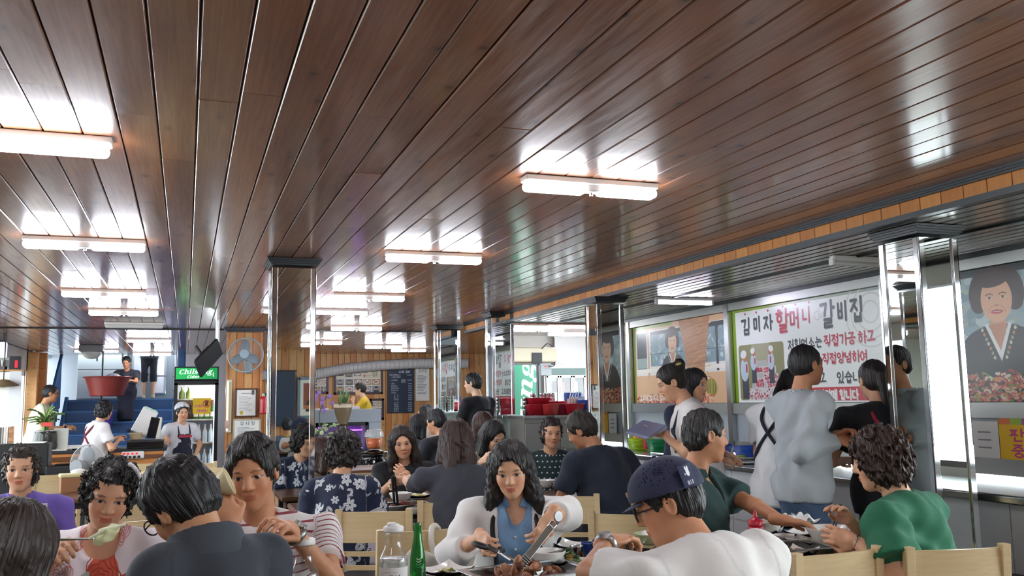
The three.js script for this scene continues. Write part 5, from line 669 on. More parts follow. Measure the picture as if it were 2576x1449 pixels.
  // clothes
  const cutAt = stand ? -.1 * s : -.11 * s, uvT = (x, y, z) => { const X = x - P.x, Y = y - P.y, Z = z - P.z, lx = X * SR.x + Y * SR.y + Z * SR.z, ly = X * SU.x + Y * SU.y + Z * SU.z, lz = X * SF.x + Y * SF.y + Z * SF.z; if (Math.abs(lx) > .165 * w * s && !o.top?.flat) { const m = arms[lx > 0 ? 0 : 1], e = m.E.clone().sub(m.S), t = ((x - m.S.x) * e.x + (y - m.S.y) * e.y + (z - m.S.z) * e.z) / e.length(); return [(lz + lx * .3) / (o.top?.rep ?? .3), (L - .03 * s - t) / (o.top?.rep ?? .3)]; } return o.top?.flat ? [.5 + lx / .46, ly / .62 + (o.top.voff ?? 0)] : [(o.top?.seam === 'f' ? Math.atan2(lx, .03 - lz) : Math.atan2(lx, lz + .03)) * .17 / (o.top?.rep ?? .3), ly / (o.top?.rep ?? .3)]; };
  const tp = o.top ?? {}, garment = (g, slv, opt = {}) => {
    const f = new Field(); torso(f, g + .008, .06); if (stand || opt.low) f.ell(B(0, L * .2, .004), fr, [.156 * w * s + g, L * .62, .118 * s * fat + g], .05).ell(P.clone().addScaledVector(U, -.06), [R, U, F], [.172 * w * s + g, .26 * s, .13 * s * fat + g], .05);
    for (const m of arms) { const t = slv === 'none' ? 0 : slv === 'short' ? .66 : slv === 'cap' ? .4 : 1; if (!t) continue; if (t < 1) { const e = m.S.clone().lerp(m.E, t); f.cap(m.S, e, .056 * s + g, (.054 * s + g) * (tp.loose ?? 1), .035, 1); } else { const we = slv === 'three' ? m.E.clone().lerp(m.W, .5) : m.W.clone().addScaledVector(m.D, -.01); f.cap(m.S, m.E, .056 * s + g, .05 * s + g, .035).cap(m.E, we, .05 * s + g, .036 * s + g, .03, 1); } }
    if (opt.neck === 'scoop') f.ell(B(0, L + .01, .07 * s), fr, [.075 * s, .085 * s, .1 * s], .01, 1); else if (opt.neck === 'v') f.cap(B(0, L + .01, .06 * s), B(0, L * .74, .15 * s), .06 * s, .018, .01, 0, 1); else if (opt.neck !== 'high') f.ell(B(0, L + .035 * s, .035 * s), fr, [.064 * s, .045 * s, .07 * s], .008, 1);
    const low2 = opt.low ?? cutAt;
    return net(f, q(.0115, .016, .022), { pad: .02, uv: uvT, post: (x, y, z, D) => { if (Math.abs(D) > .06) return D; const X = x - P.x, Y = y - P.y, Z = z - P.z, ly = X * SU.x + Y * SU.y + Z * SU.z; const fx = X * SR.x + Y * SR.y + Z * SR.z, fz = X * SF.x + Y * SF.y + Z * SF.z; let r = D + (opt.wr ?? .0055) * 1.6 * fold(fx, ly, fz) - .003; r = Math.max(r, low2 - ly); if (opt.region) r = opt.region(x, y, z, r, [X * SR.x + Y * SR.y + Z * SR.z, ly, X * SF.x + Y * SF.y + Z * SF.z]); return r; } });
  };
  if (tp.c) put(tp.name ?? 'shirt', garment(tp.g ?? .006, tp.sleeve ?? 'short', tp), cloth(tp.c, tp.tex));
  const colC = o.collar === 1 ? tp.c : o.collar; if (colC && tp.c) { const f = new Field(), c0 = N.clone().addScaledVector(SU, -.035 * s), c1 = N.clone().addScaledVector(SU, .035 * s).addScaledVector(F, .012); f.cap(c0, c1, .082 * s, .066 * s, .01, 1); put('collar', net(f, q(.006, .009, .012), { post: (x, y, z, D) => { const X = x - N.x, Y = y - N.y, Z = z - N.z, lx = X * SR.x + Y * SR.y + Z * SR.z, ly = X * SU.x + Y * SU.y + Z * SU.z, lz = X * SF.x + Y * SF.y + Z * SF.z; let r = Math.abs(D) - .006; r = Math.max(r, -.045 * s - ly + lz * .5, ly - .034 * s); if (lz > 0) r = Math.max(r, .022 + ly * .35 - Math.abs(lx)); return r; }, pad: .02 }), cloth(colC, o.collar === 1 ? tp.tex : null)); }
  if (o.cardigan) put('cardigan', garment(.016, o.cardigan.sleeve ?? 'three', { neck: 'crew', wr: .006, low: -.16, region: (x, y, z, r, [lx, ly, lz]) => lz > -.02 ? Math.max(r, .075 + Math.max(0, (L * .8 - ly)) * .02 - Math.abs(lx)) : r }), cloth(o.cardigan.c));
  if (o.apron) {
    const A = o.apron, gA = .018, lowA = stand ? -.5 : -.12; const f = new Field(); torso(f, gA + .008, .06); if (stand) f.cap(P, P.clone().addScaledVector(U, -.5 * s), .175 * w * s, .19 * w * s, .05);
    put('apron', net(f, q(.012, .016, .02), { post: (x, y, z, r) => { const X = x - P.x, Y = y - P.y, Z = z - P.z, lx = X * SR.x + Y * SR.y + Z * SR.z, ly = X * SU.x + Y * SU.y + Z * SU.z, lz = X * SF.x + Y * SF.y + Z * SF.z, wd = ly > L * .45 ? .1 + (L * .72 - ly) * .12 : .15; return Math.max(r + .003 * wn(x, y, z), -lz + (ly > L * .4 ? .02 : -.03), Math.abs(lx) - wd * s, ly - L * .74, lowA - ly, -r - .03); }, pad: .02 }), cloth(A.c));
    const st = []; for (const g of [-1, 1]) { st.push(tube([B(g * .085 * s, L * .72, .12 * s * fat), B(g * .085 * s, L - .005, .05 * s), B(g * .08 * s, L + .012, -.02 * s), B(g * .06 * s, L * .8, -.125 * s * fat), B(-g * .1 * s, L * .42, -.115 * s * fat), B(-g * .15 * w * s, L * .25, -.02)], .011, 26, 6)); } st.forEach((q) => put('apron_strap', q, cloth(A.strap ?? A.c))); if (A.band) { const bd = box(.19 * s, .035, .012).applyMatrix4(new THREE.Matrix4().makeBasis(SR.clone().negate(), SU, SF)); const c = B(0, L * .66, .142 * s * fat); bd.translate(c.x, c.y, c.z); put('apron_band', bd, cloth(A.band)); }
  }
  const pf = new Field(); pf.ell(P.clone().addScaledVector(U, -.02), [R, U, F], [.172 * w * s, .125 * s, .135 * s * fat], .05); for (const l of legs) { pf.cap(l[0], l[1], .088 * s * (.7 + .3 * fat), .062 * s, .05); if (!o.bare) pf.cap(l[1], l[2], .06 * s, .048 * s, .03, 1); else pf.cap(l[1], l[1].clone().lerp(l[2], .35), .07 * s, .075 * s, .03, 1); } put('trousers', net(pf, q(.02, .024, .03), { pad: .02, post: (x, y, z, D) => Math.abs(D) > .06 ? D : D + .004 * wn(x, y, z) }), cloth(o.legs ?? '#23262e'));
  legs.forEach((l) => { const f = new Field(), h = l[2].clone().setY(floorY + .04); f.cap(h.clone().addScaledVector(F, -.02), h.clone().addScaledVector(F, .15 * s), .04, .036, .03).cap(l[2].clone().setY(floorY + .06), l[2], .042, .04, .02); put('shoe', net(f, .014, { post: (x, y, z, D) => Math.max(D, floorY + .004 - y) }), cloth(o.shoe ?? '#2a2522')); });
  // accessories
  if (o.glasses) { const gl = []; for (const g of [-1, 1]) { const t = new THREE.TorusGeometry(.021 * s, .0022, 6, 24); t.applyMatrix4(new THREE.Matrix4().makeBasis(hr.clone().negate(), hu, hf)); const c = hp(g * .031, .002, .1); gl.push(t.translate(c.x, c.y, c.z)); gl.push(rod(hp(g * .05, .006, .098), hp(g * .079, .006, -.005), .0022, 6)); } gl.push(rod(hp(-.011, .006, .101), hp(.011, .006, .101), .002, 6)); put('glasses', join(gl), mat(o.glasses, .3)); }
  if (o.watch) { const m = arms[o.watch.arm === 'R' ? 0 : 1]; const t = new THREE.TorusGeometry(.031 * s, .009, 8, 26).scale(1, 1, 1.4); t.applyQuaternion(new THREE.Quaternion().setFromUnitVectors(V(0, 0, 1), m.W.clone().sub(m.E).normalize())); const wv = m.W.clone().addScaledVector(m.W.clone().sub(m.E).normalize(), -.02); t.translate(wv.x, wv.y, wv.z); const wt = put('watch', t, mat(o.watch.c, .25, { metalness: .7 })); const fc = cyl(.02, .02, .014); fc.applyQuaternion(new THREE.Quaternion().setFromUnitVectors(V(0, 1, 0), m.n.clone().negate())); const fp = wv.clone().addScaledVector(m.n, -.034 * s); fc.translate(fp.x, fp.y, fp.z); put('watch_face', fc, mat('#c9ccd0', .2, { metalness: .6 }), wt); }
  if (o.cap) { const f = new Field(); f.ell(hp(0, .042, -.01), [hr, hu, hf], [.093 * s, .094 * s, .113 * s], .02); const cm = cloth(o.cap), g = net(f, .0055, { post: (x, y, z, D) => { const [, v, t] = loc(x, y, z); return Math.max(Math.abs(D) - .004, .03 - v + t * .08); } }); const cap = put('cap', g, cm); const b = new Field(); b.ell(hp(0, .038, .1), [hr, hu, hf], [.078 * s, .02 * s, .105 * s], .01); put('brim', net(b, .005, { post: (x, y, z, D) => { const [u, v, t] = loc(x, y, z), y0 = .04 - (t - .06) * .28 - u * u * 3.2; return Math.max(D, Math.abs(v - y0) - .004, .065 - t); } }), cloth(o.brim ?? o.cap), cap); const bt = ball(.008, ...hp(0, .139, -.012).toArray()); put('button', bt, cm, cap);
    if (o.capMark) { const pl = new THREE.CylinderGeometry(.113 * s, .113 * s, .06, 12, 1, true, 2.15, .5).translate(0, .03, 0); pl.applyMatrix4(new THREE.Matrix4().makeBasis(hr.clone().negate(), hu, hf)); const c = hp(-.004, .028, -.006); pl.translate(c.x, c.y, c.z); put('cap_mark', pl, o.capMark, cap); } }
  if (o.kerchief) { const f = new Field(); f.ell(hp(0, .05, -.025), [hr, hu, hf], [.095 * s, .092 * s, .105 * s], .02); put('kerchief', net(f, .01, { post: (x, y, z, D) => { const [, v, t] = loc(x, y, z); return Math.max(Math.abs(D) - .005, .045 - v + t * .5); } }), cloth(o.kerchief)); }
  if (o.extra) o.extra({ put, hp, B, N, P, L, s, SR, SU, SF, F, R, U, arms, hr, hu, hf, H });
  grp.userData.arms = undefined; delete grp.userData.arms;
  return { grp, arms, hp, N, P };
}
// ---------------------------------------------------------------- the diners
const toyMark = P(canvasTex(128, 80, (g, w, h) => { g.fillStyle = '#2b2f4c'; g.fillRect(0, 0, w, h); g.fillStyle = '#e8eaf0'; g.beginPath(); g.ellipse(70, 30, 17, 15, 0, 0, 7); g.fill(); g.beginPath(); g.arc(60, 14, 8, 0, 7); g.arc(80, 14, 8, 0, 7); g.fill(); g.beginPath(); g.arc(42, 34, 4, 0, 7); g.fill(); g.font = 'bold 22px sans-serif'; g.fillText('M L B', 36, 74); }), .8);
const teePrint = P(canvasTex(128, 160, (g, w, h) => { g.fillStyle = '#17191f'; g.fillRect(0, 0, w, h); g.fillStyle = '#9aa2a8'; g.font = 'bold 26px sans-serif'; g.fillText('PARIS', 22, 36); g.fillRect(30, 60, 70, 40); for (let i = 0; i < 5; i++) g.fillRect(32 + i * 14, 100, 9, 50); }), .8);
person({ label: 'person in charcoal jacket with glasses seen from behind, short black hair', px: [456, 1270], d: 2.38, face: -22, lean: .42, side: .0, hunch: .25, nshift: -.045, w: .76, fat: 1.1, woman: false, skin: 't', head: [-18, 34, -16], hair: { style: 'short', c: '#17171a', vol: 1.02 }, top: { name: 'jacket', c: '#343a42', sleeve: 'long', g: .014, wr: .006 }, collar: 1, glasses: '#1c1a1a', legs: '#26282e', armR: { to: [-.02, -.36, .36] }, armL: { to: [.05, -.36, .36] },
  extra: ({ put, N, SU, SF, F, SR, s }) => { const f = new Field(); f.cap(N.clone().addScaledVector(SU, -.04 * s), N.clone().addScaledVector(SU, .06 * s).addScaledVector(F, .02), .1, .082, .01, 1); put('jacket_collar', net(f, .007, { post: (x, y, z, D) => { const ly = (x - N.x) * SU.x + (y - N.y) * SU.y + (z - N.z) * SU.z; return Math.max(Math.abs(D) - .007, -.045 - ly, ly - .05); }, pad: .02 }), cloth('#3d434c')); } });
person({ label: 'person with long dark brown hair, back of the head cut by the left edge', px: [26, 1404], d: 1.95, face: 20, lean: .16, head: [10, 16, 4], hair: { style: 'bob', c: '#2a1c16' }, top: { c: '#3a3436', sleeve: 'short' } });
person({ label: 'person in white blouse with red flower print and a beaded hairband', px: [276, 1243], d: 3.2, face: 186, lean: .16, w: 1.0, bust: 1, head: [-10, 18, -10], hair: { style: 'perm', c: '#15130f', vol: .86 }, top: { name: 'blouse', c: '#ffffff', tex: blouseTex, sleeve: 'short', neck: 'scoop', flat: 1, loose: 1.1, voff: -.09 }, armR: { px: [150, 1372, 2.72], dir: [-.35, .2, .9], n: [-.5, -.6, .2], curl: .75 }, armL: { to: [.1, -.36, .3] },
  extra: ({ put, hp }) => { const b = []; for (let i = 0; i < 13; i++) { const t = .1 + i * .085, c = hp(-.098 * Math.cos(t), .025 + .108 * Math.sin(t), .01); b.push(ball(.0085, c.x, c.y, c.z, 1, 1, 1, 8)); } put('beaded_hairband', b, mat('#e6e4ea', .25)); } });
person({ label: 'person in green and purple polo shirt at the far left table', px: [52, 1178], d: 4.85, face: 172, lean: .05, w: 1.08, head: [5, 6, 0], hair: { style: 'perm', c: '#2b211b', vol: .84 }, top: { name: 'polo', c: '#6a55a8', sleeve: 'short', neck: 'v' }, collar: 1, apron: null,
  extra: ({ put, B, L, SR, SU, SF, s, P: P0 }) => { const f = new Field(); f.ell(B(-.0, L * .74, .0), [SR, SU, SF], [.15, L * .36, .155], .02); put('green_panel', net(f, .014, { pad: .02, post: (x, y, z, D) => { const X = x - P0.x, Y = y - P0.y, Z = z - P0.z, lx = X * SR.x + Y * SR.y + Z * SR.z, ly = X * SU.x + Y * SU.y + Z * SU.z, lz = X * SF.x + Y * SF.y + Z * SF.z; return Math.max(D, .06 - lz, L * .5 - ly, Math.abs(lx) - .1, ly > L * .8 ? .03 + (ly - L * .8) * .4 - Math.abs(lx) : -1); } }), cloth('#1f8a45')); const st = box(.045, .16, .012).applyMatrix4(new THREE.Matrix4().makeBasis(SR.clone().negate(), SU, SF)); const c = B(-.11, L * .76, .135); st.translate(c.x, c.y, c.z); put('grey_stripe', st, cloth('#c9c8d2')); } });
person({ label: 'person in red and white striped shirt drinking, steel watch on the wrist', px: [636, 1190], d: 3.05, face: 190, lean: .12, w: 1.15, fat: 1.15, woman: false, skin: 'm', head: [6, 10, 6], hair: { style: 'short', c: '#1a1514', vol: 1.07, wavy: 1 }, top: { c: '#ffffff', tex: stripeTex, sleeve: 'short', rep: .21 }, armR: { px: [562, 1276, 2.82], dir: [.35, .75, -.1], n: [.2, .1, -1], curl: .7, el: [.8, -1, .3] }, armL: { px: [712, 1320, 2.7], dir: [.25, .3, .7], n: [.2, -.8, -.3], curl: .5, el: [-.6, -1, .2] }, watch: { arm: 'L', c: '#8f918c' } });
person({ label: 'person in navy dress with white flowers and permed hair, seen from behind', px: [866, 1140], d: 5.5, face: 14, lean: .14, side: -.02, w: .9, fat: 1.15, head: [12, 18, -4], hair: { style: 'perm', c: '#231b18', vol: .98 }, top: { name: 'dress', c: '#ffffff', tex: floralTex, sleeve: 'short', seam: 'f', rep: .5, loose: 1.15, g: .012, low: -.2 }, legs: '#1a2440', armR: { to: [-.05, -.36, .3] } });
person({ label: 'person with brown hair leaning behind the flowered dress by the mirrored column', px: [812, 1142], d: 7.3, s: 1.1, face: 60, lean: .05, head: [20, 8, 0], hair: { style: 'bob', c: '#3a241a' }, top: { c: '#5a4436', sleeve: 'short' } });
person({ label: 'person in black top with long straight dark hair facing the tongs', px: [1012, 1113], d: 6.7, face: 196, lean: .06, head: [-8, 12, 8], hair: { style: 'long', c: '#2a1f1c', len: .27, out: .02 }, top: { c: '#17181c', sleeve: 'short' }, armR: { px: [1000, 1208, 6.35], curl: .5 }, armL: { px: [1012, 1190, 6.35], dir: [.5, .7, .3], curl: .4, n: [.4, 0, -1] } });
person({ label: 'person in dark grey T-shirt with brown hair reaching out to hold black tongs', px: [1146, 1104], d: 5.5, face: 16, lean: .1, w: 1.1, fat: 1.1, skin: 'p', head: [-14, 6, 0], hair: { style: 'long', c: '#3a2620', len: .22, wavy: 1 }, top: { c: '#3c3e48', sleeve: 'short', loose: 1.1 }, armL: { px: [985, 1212, 6.0], dir: [-.8, -.2, .35], n: [.2, -.5, -.8], curl: .75, el: [-.5, -1, .1] }, armR: { to: [-.1, -.36, .3] } });
person({ label: 'person in white cardigan over pale blue shirt cutting meat with scissors', px: [1285, 1180], d: 3.95, face: 200, lean: .1, side: .0, w: 1.06, fat: 1.12, bust: 1, head: [4, 18, 4], hair: { style: 'long', c: '#1c1614', len: .2, wavy: 1, out: .03 }, top: { c: '#7fa6cc', sleeve: 'short', neck: 'v', wr: .007 }, collar: 1, cardigan: { c: '#e4e2de', sleeve: 'three' }, legs: '#3c5a80', armR: { px: [1222, 1368, 3.52], dir: [-.25, -.25, .9], n: [-.85, -.3, .2], curl: .85, el: [.9, -.9, -.3] }, armL: { px: [1364, 1338, 3.42], dir: [.45, -.75, .4], n: [.55, .0, -.75], curl: .5, el: [-1.2, .1, .0] }, watch: { arm: 'L', c: '#b9bcc2' },
  extra: ({ put, B, L, s, arms }) => { const st = [tube([B(.085, L * .97, .05), B(.1, L * .8, .135), B(.085, L * .55, .18), B(.09, L * .2, .185), B(.09, .0, .17)], .011, 30, 6), tube([B(-.085, L * .97, .05), B(-.1, L * .8, .135), B(-.11, L * .55, .172), B(-.13, L * .3, .165)], .011, 30, 6)]; st.forEach((q) => put('bag_strap', q, mat('#14151a', .6))); const bt = []; for (let i = 0; i < 6; i++) { const c = B(0, L * (.72 - i * .12), .162 - Math.abs(i - 2) * .003); bt.push(ball(.0065, c.x, c.y, c.z, 1, 1, 1, 8)); } put('button', bt[0], mat('#e4e4de', .3)); bt.slice(1).forEach((b) => put('button', b, mat('#e4e4de', .3))); } });
person({ label: 'person in beige sweater with straight black hair bent over the food', px: [1243, 1098], d: 7.0, face: 158, lean: .1, skin: 'p', head: [4, 26, 10], hair: { style: 'long', c: '#131315', len: .26 }, top: { c: '#8d8672', sleeve: 'long' }, armR: { px: [1215, 1165, 6.7], curl: .7 } });
person({ label: 'person with reddish brown shoulder length hair seen from behind', px: [1213, 1072], d: 7.7, face: -10, head: [0, 10, 0], hair: { style: 'bob', c: '#40251c' }, top: { c: '#22242a', sleeve: 'short' } });
person({ label: 'person in sleeveless dark top with small white dots', px: [1388, 1088], d: 7.1, face: 190, lean: .05, w: 1.1, fat: 1.15, head: [0, 10, 0], hair: { style: 'perm', c: '#241a18', vol: .8 }, top: { c: '#ffffff', tex: dotTex, sleeve: 'none', rep: .17 }, armR: { to: [-.05, -.36, .28] } });
person({ label: 'person in navy shirt with broad back beside the tall mirrored column', px: [1462, 1082], d: 5.9, face: -14, lean: .26, w: 1.16, fat: 1.2, woman: false, skin: 'm', head: [-34, 26, -6], hair: { style: 'short', c: '#2e2723' }, top: { c: '#20293a', sleeve: 'short', loose: 1.1, g: .012, low: -.2 }, collar: '#20293a', legs: '#20283a', armR: { to: [.1, -.34, .2] } });
person({ label: 'person in grey shirt and jeans standing with his back to the counter', px: [2030, 918], d: 5.2, face: 84, stand: 1, lean: .02, w: .9, woman: false, skin: 'm', head: [6, 0, 0], hair: { style: 'thin', c: '#1e1d20' }, top: { c: '#a9b0b5', sleeve: 'long', g: .012, wr: .01, low: -.06 }, collar: '#a9b0b5', legs: '#49607f', armR: { px: [2108, 1128, 5.05], curl: .6, el: [-.1, -1, -.5] }, armL: { px: [2118, 1108, 5.1], curl: .6 } });
person({ label: 'person in white T-shirt and crossed black apron straps behind the grey shirt', px: [1992, 975], d: 5.75, face: 70, stand: 1, side: -.03, lean: .2, s: .96, head: [0, 40, 0], hair: { style: 'tail', c: '#191719' }, top: { c: '#dfe0e2', sleeve: 'short' }, apron: { c: '#1c2233' }, legs: '#33527c', armR: { to: [-.05, -.3, .34] } });
person({ label: 'person in black T-shirt with red trimmed apron beside the bright column', px: [2196, 957], d: 5.35, face: 25, stand: 1, s: .98, w: 1.1, head: [-10, 6, 0], hair: { style: 'tail', c: '#241a19' }, top: { c: '#14161b', sleeve: 'short', g: .014 }, apron: { c: '#171c2c', band: '#b0213a', strap: '#a01f38' }, legs: '#14161b', armL: { to: [.05, -.3, .3] } });
person({ label: 'person with hair bun, white shirt and navy apron carrying menu folders', px: [1688, 962], d: 6.0, face: -66, stand: 1, s: .98, w: 1.08, fat: 1.1, head: [-4, 22, 0], hair: { style: 'bun', c: '#221a16' }, top: { c: '#e2dedc', sleeve: 'short', g: .014, low: -.16 }, apron: { c: '#1b2236' }, legs: '#23283a', armL: { px: [1640, 1090, 5.85], dir: [-.2, .05, .9], n: [0, 1, 0], curl: .5 }, armR: { px: [1652, 1094, 6.15], dir: [.3, .05, .9], n: [0, 1, 0], curl: .5 },
  extra: ({ put, hp }) => { const c = hp(0, .075, -.09); put('hair_tie', new THREE.TorusGeometry(.042, .012, 8, 20).rotateX(.9).rotateY(.4).translate(c.x, c.y, c.z), mat('#b5ad5e', .7)); } });
person({ label: 'person in navy apron standing close behind the waitress with the bun', px: [1748, 968], d: 6.35, face: 150, stand: 1, s: .95, head: [0, 8, 0], hair: { style: 'bob', c: '#17171d' }, top: { c: '#1d2740', sleeve: 'short' }, legs: '#1d2230' });
person({ label: 'person in dark green polo shirt reaching his arm over the dishes', px: [1776, 1098], d: 4.45, s: 1.08, face: 140, lean: .06, w: 1.28, fat: 1.25, woman: false, skin: 'm', head: [-40, 4, -4], hair: { style: 'short', c: '#1d1a19', vol: .98 }, top: { name: 'polo', c: '#1a3a38', sleeve: 'short', neck: 'v', loose: 1.1, g: .012 }, collar: '#1a3a38', legs: '#26262c', armL: { px: [2005, 1312, 4.1], dir: [-.35, -.1, .9], n: [0, -1, 0], curl: .3, el: [-1, -.3, .2] }, armR: { to: [-.05, -.38, .2] },
  extra: ({ put, B, L }) => { for (const u of [.82, .72]) { const c = B(0, L * u, .125); put('button', ball(.007, c.x, c.y, c.z, 1, 1, 1, 8), M.white); } const c = B(-.085, L * .66, .138); put('chest_mark', ball(.014, c.x, c.y, c.z, 1, 1.1, .4, 8), mat('#7d9a92', .7)); } });
person({ label: 'person in white T-shirt and navy baseball cap seen from behind', px: [1680, 1268], d: 2.5, s: .94, face: -6, lean: .3, side: -.06, hunch: .45, nshift: -.03, w: 1.1, fat: 1.25, woman: false, skin: 'm', head: [-54, 20, 4], hair: { style: 'short', c: '#141315', vol: .96 }, cap: '#2b2f4c', brim: '#4a4d63', capMark: toyMark, top: { c: '#e6e5e0', sleeve: 'short', loose: 1.18, g: .014, wr: .007 }, glasses: '#2a2020', legs: '#2a3040', armL: { px: [1562, 1354, 2.8], dir: [.9, .1, .25], n: [0, -1, 0], curl: .5, el: [-1, -.3, -.1] }, armR: { to: [-.1, -.34, .3] }, watch: { arm: 'L', c: '#b9bcc0' } });
person({ label: 'person in sheer green blouse with curly brown bob seen from behind', px: [2208, 1160], d: 3.85, s: 1.04, face: -24, lean: .12, w: 1.15, fat: 1.15, head: [-18, 10, 0], hair: { style: 'perm', c: '#3a2820', vol: 1.02 }, top: { name: 'blouse', c: '#1d6b4a', sleeve: 'short', loose: 1.45, g: .02, wr: .008, low: -.2 }, legs: '#1c1c20', armL: { px: [2108, 1350, 3.65], dir: [-.3, .25, .9], n: [.6, -.3, -.5], curl: .35, el: [-.8, -1, -.2] }, armR: { px: [2118, 1318, 3.75], curl: .4 },
  extra: ({ put, arms }) => { const m = arms[1], c = m.W; const t = new THREE.TorusGeometry(.03, .003, 6, 24); t.applyQuaternion(new THREE.Quaternion().setFromUnitVectors(V(0, 0, 1), m.D)); put('bracelet', t.translate(c.x, c.y, c.z), mat('#8f949c', .25, { metalness: .9 })); } });
person({ label: 'person in black suit with short black hair two tables back', px: [1097, 1062], d: 8.9, face: -20, lean: .1, w: 1.1, woman: false, skin: 'm', head: [-25, 12, 0], hair: { style: 'short', c: '#14151a' }, top: { name: 'jacket', c: '#1d2028', sleeve: 'long', g: .014 }, collar: '#e6e6e6' });
person({ label: 'person with dark hair turned away, left of the black suit', px: [1054, 1072], d: 9.3, face: 45, head: [10, 10, 0], hair: { style: 'bob', c: '#17181d' }, top: { c: '#2b2d35', sleeve: 'short' } });
person({ label: 'person with a shiny hairclip below the beige notice sheet', px: [1070, 1042], d: 11.4, face: -70, head: [0, 5, 0], hair: { style: 'bob', c: '#1d1618' }, top: { c: '#b9a89a', sleeve: 'short' }, extra: ({ put, hp }) => { const c = hp(.02, .12, 0); put('hairclip', ball(.02, c.x, c.y, c.z, 1.6, .6, 1, 8), M.chrome); } });
person({ label: 'child in black printed T-shirt standing between the far mirrored columns', px: [1189, 965], d: 9.9, face: -24, stand: 1, s: .95, lean: 0, woman: false, skin: 'p', head: [-30, 4, 0], hair: { style: 'short', c: '#17171a' }, top: { c: '#17191f', sleeve: 'short' }, legs: '#1a1c22', extra: ({ put, B, L, SR, SU, SF }) => { const g = new THREE.PlaneGeometry(.2, .26).rotateY(Math.PI).applyMatrix4(new THREE.Matrix4().makeBasis(SR.clone().negate(), SU, SF)); const c = B(.0, L * .55, -.136); put('shirt_print', g.translate(c.x, c.y, c.z), teePrint); } });
person({ label: 'child in yellow patterned shirt eating behind the grey bar counter', px: [905, 980], d: 16.3, face: -75, stand: 1, s: .98, w: .92, woman: false, skin: 'p', head: [0, 5, 0], hair: { style: 'short', c: '#191818' }, top: { c: '#d8b52a', sleeve: 'short' }, legs: '#3a3f4a', armL: { to: [.1, .02, .24], curl: .6 } });
person({ label: 'person in dark apron carrying a large red basin down the blue stair', px: [318, 912], d: 17.8, face: 188, stand: 1, floor: .9, lean: .08, woman: false, skin: 'm', head: [0, 18, 0], hair: { style: 'short', c: '#1d1c1e' }, top: { c: '#2a2d38', sleeve: 'short' }, apron: { c: '#1b2033', band: '#b5283a' }, legs: '#2b3040', armR: { px: [238, 956, 17.3], curl: .7 }, armL: { px: [318, 962, 17.3], curl: .7 } });
person({ label: 'person in black trousers standing on the upper landing, head above the ceiling edge', px: [380, 796], d: 19.2, face: 176, stand: 1, floor: 1.56, hair: { style: 'short' }, top: { c: '#2b2f3a', sleeve: 'short' }, legs: '#1f222b', bare: 1, shoe: '#c9b9a8' });
person({ label: 'person in white blouse and maroon apron straps working at the cash desk', px: [264, 1032], d: 10.9, face: 62, stand: 1, s: .95, head: [-10, 8, 0], hair: { style: 'perm', c: '#16151a', vol: .92 }, top: { name: 'blouse', c: '#dcd9da', sleeve: 'short', g: .012 }, apron: { c: '#1d2233', strap: '#7a2238' }, legs: '#1d2030', armR: { px: [306, 1112, 10.9], curl: .4 }, armL: { px: [298, 1106, 11.2], curl: .4 } });
person({ label: 'person in white kerchief and navy apron standing before the drinks fridge', px: [459, 1037], d: 11.9, face: 150, stand: 1, s: .95, w: 1.06, head: [16, 10, 6], hair: { style: 'short', c: '#1d1a1a' }, kerchief: '#e2e3ea', top: { c: '#dcdde4', sleeve: 'short' }, apron: { c: '#171e33', band: '#b0344a' }, legs: '#1a2033', armR: { px: [420, 1108, 11.6], dir: [.4, -.4, .8], curl: .5 }, armL: { to: [.02, -.46, .1], curl: .4 } });
person({ label: 'person in white T-shirt and glasses beside the glass door', px: [128, 990], d: 12.4, face: 84, stand: 1, s: 1.02, w: 1.12, fat: 1.2, woman: false, skin: 'm', head: [0, 6, 0], hair: { style: 'thin', c: '#201f22' }, top: { c: '#e2dccb', sleeve: 'short', g: .014 }, legs: '#3c414c', glasses: '#222', armR: { px: [174, 1080, 12.2], curl: .6 }, armL: { to: [.05, -.4, .25] }, watch: { arm: 'R', c: '#1a1a1c' } });
{ // seated at the table beside the camera: only the column mirror shows them
  const MZ = 6.57, mir = (px, py, d) => { const v = at(px, py, d); v.z = -(2 * MZ + v.z); return v; };
  person({ label: 'person in grey polo with yellow collar, seen only in the near column mirror', H: mir(722, 1072, 13.9), d: 9, face: 178, woman: false, skin: 'm', w: 1.05, head: [0, 6, 0], hair: { style: 'short', c: '#26282d' }, top: { c: '#5f6d80', sleeve: 'short' }, collar: '#d8b92a', legs: '#22252d', armL: { to: [.05, -.34, .34] } });
  person({ label: 'person reaching an arm across, seen only in the near column mirror', H: mir(768, 1085, 14.3), d: 9, face: 150, head: [0, 12, 0], hair: { style: 'bob', c: '#17171b' }, top: { c: '#b9a894', sleeve: 'short' }, armR: { to: [.3, -.05, .3] } });
}
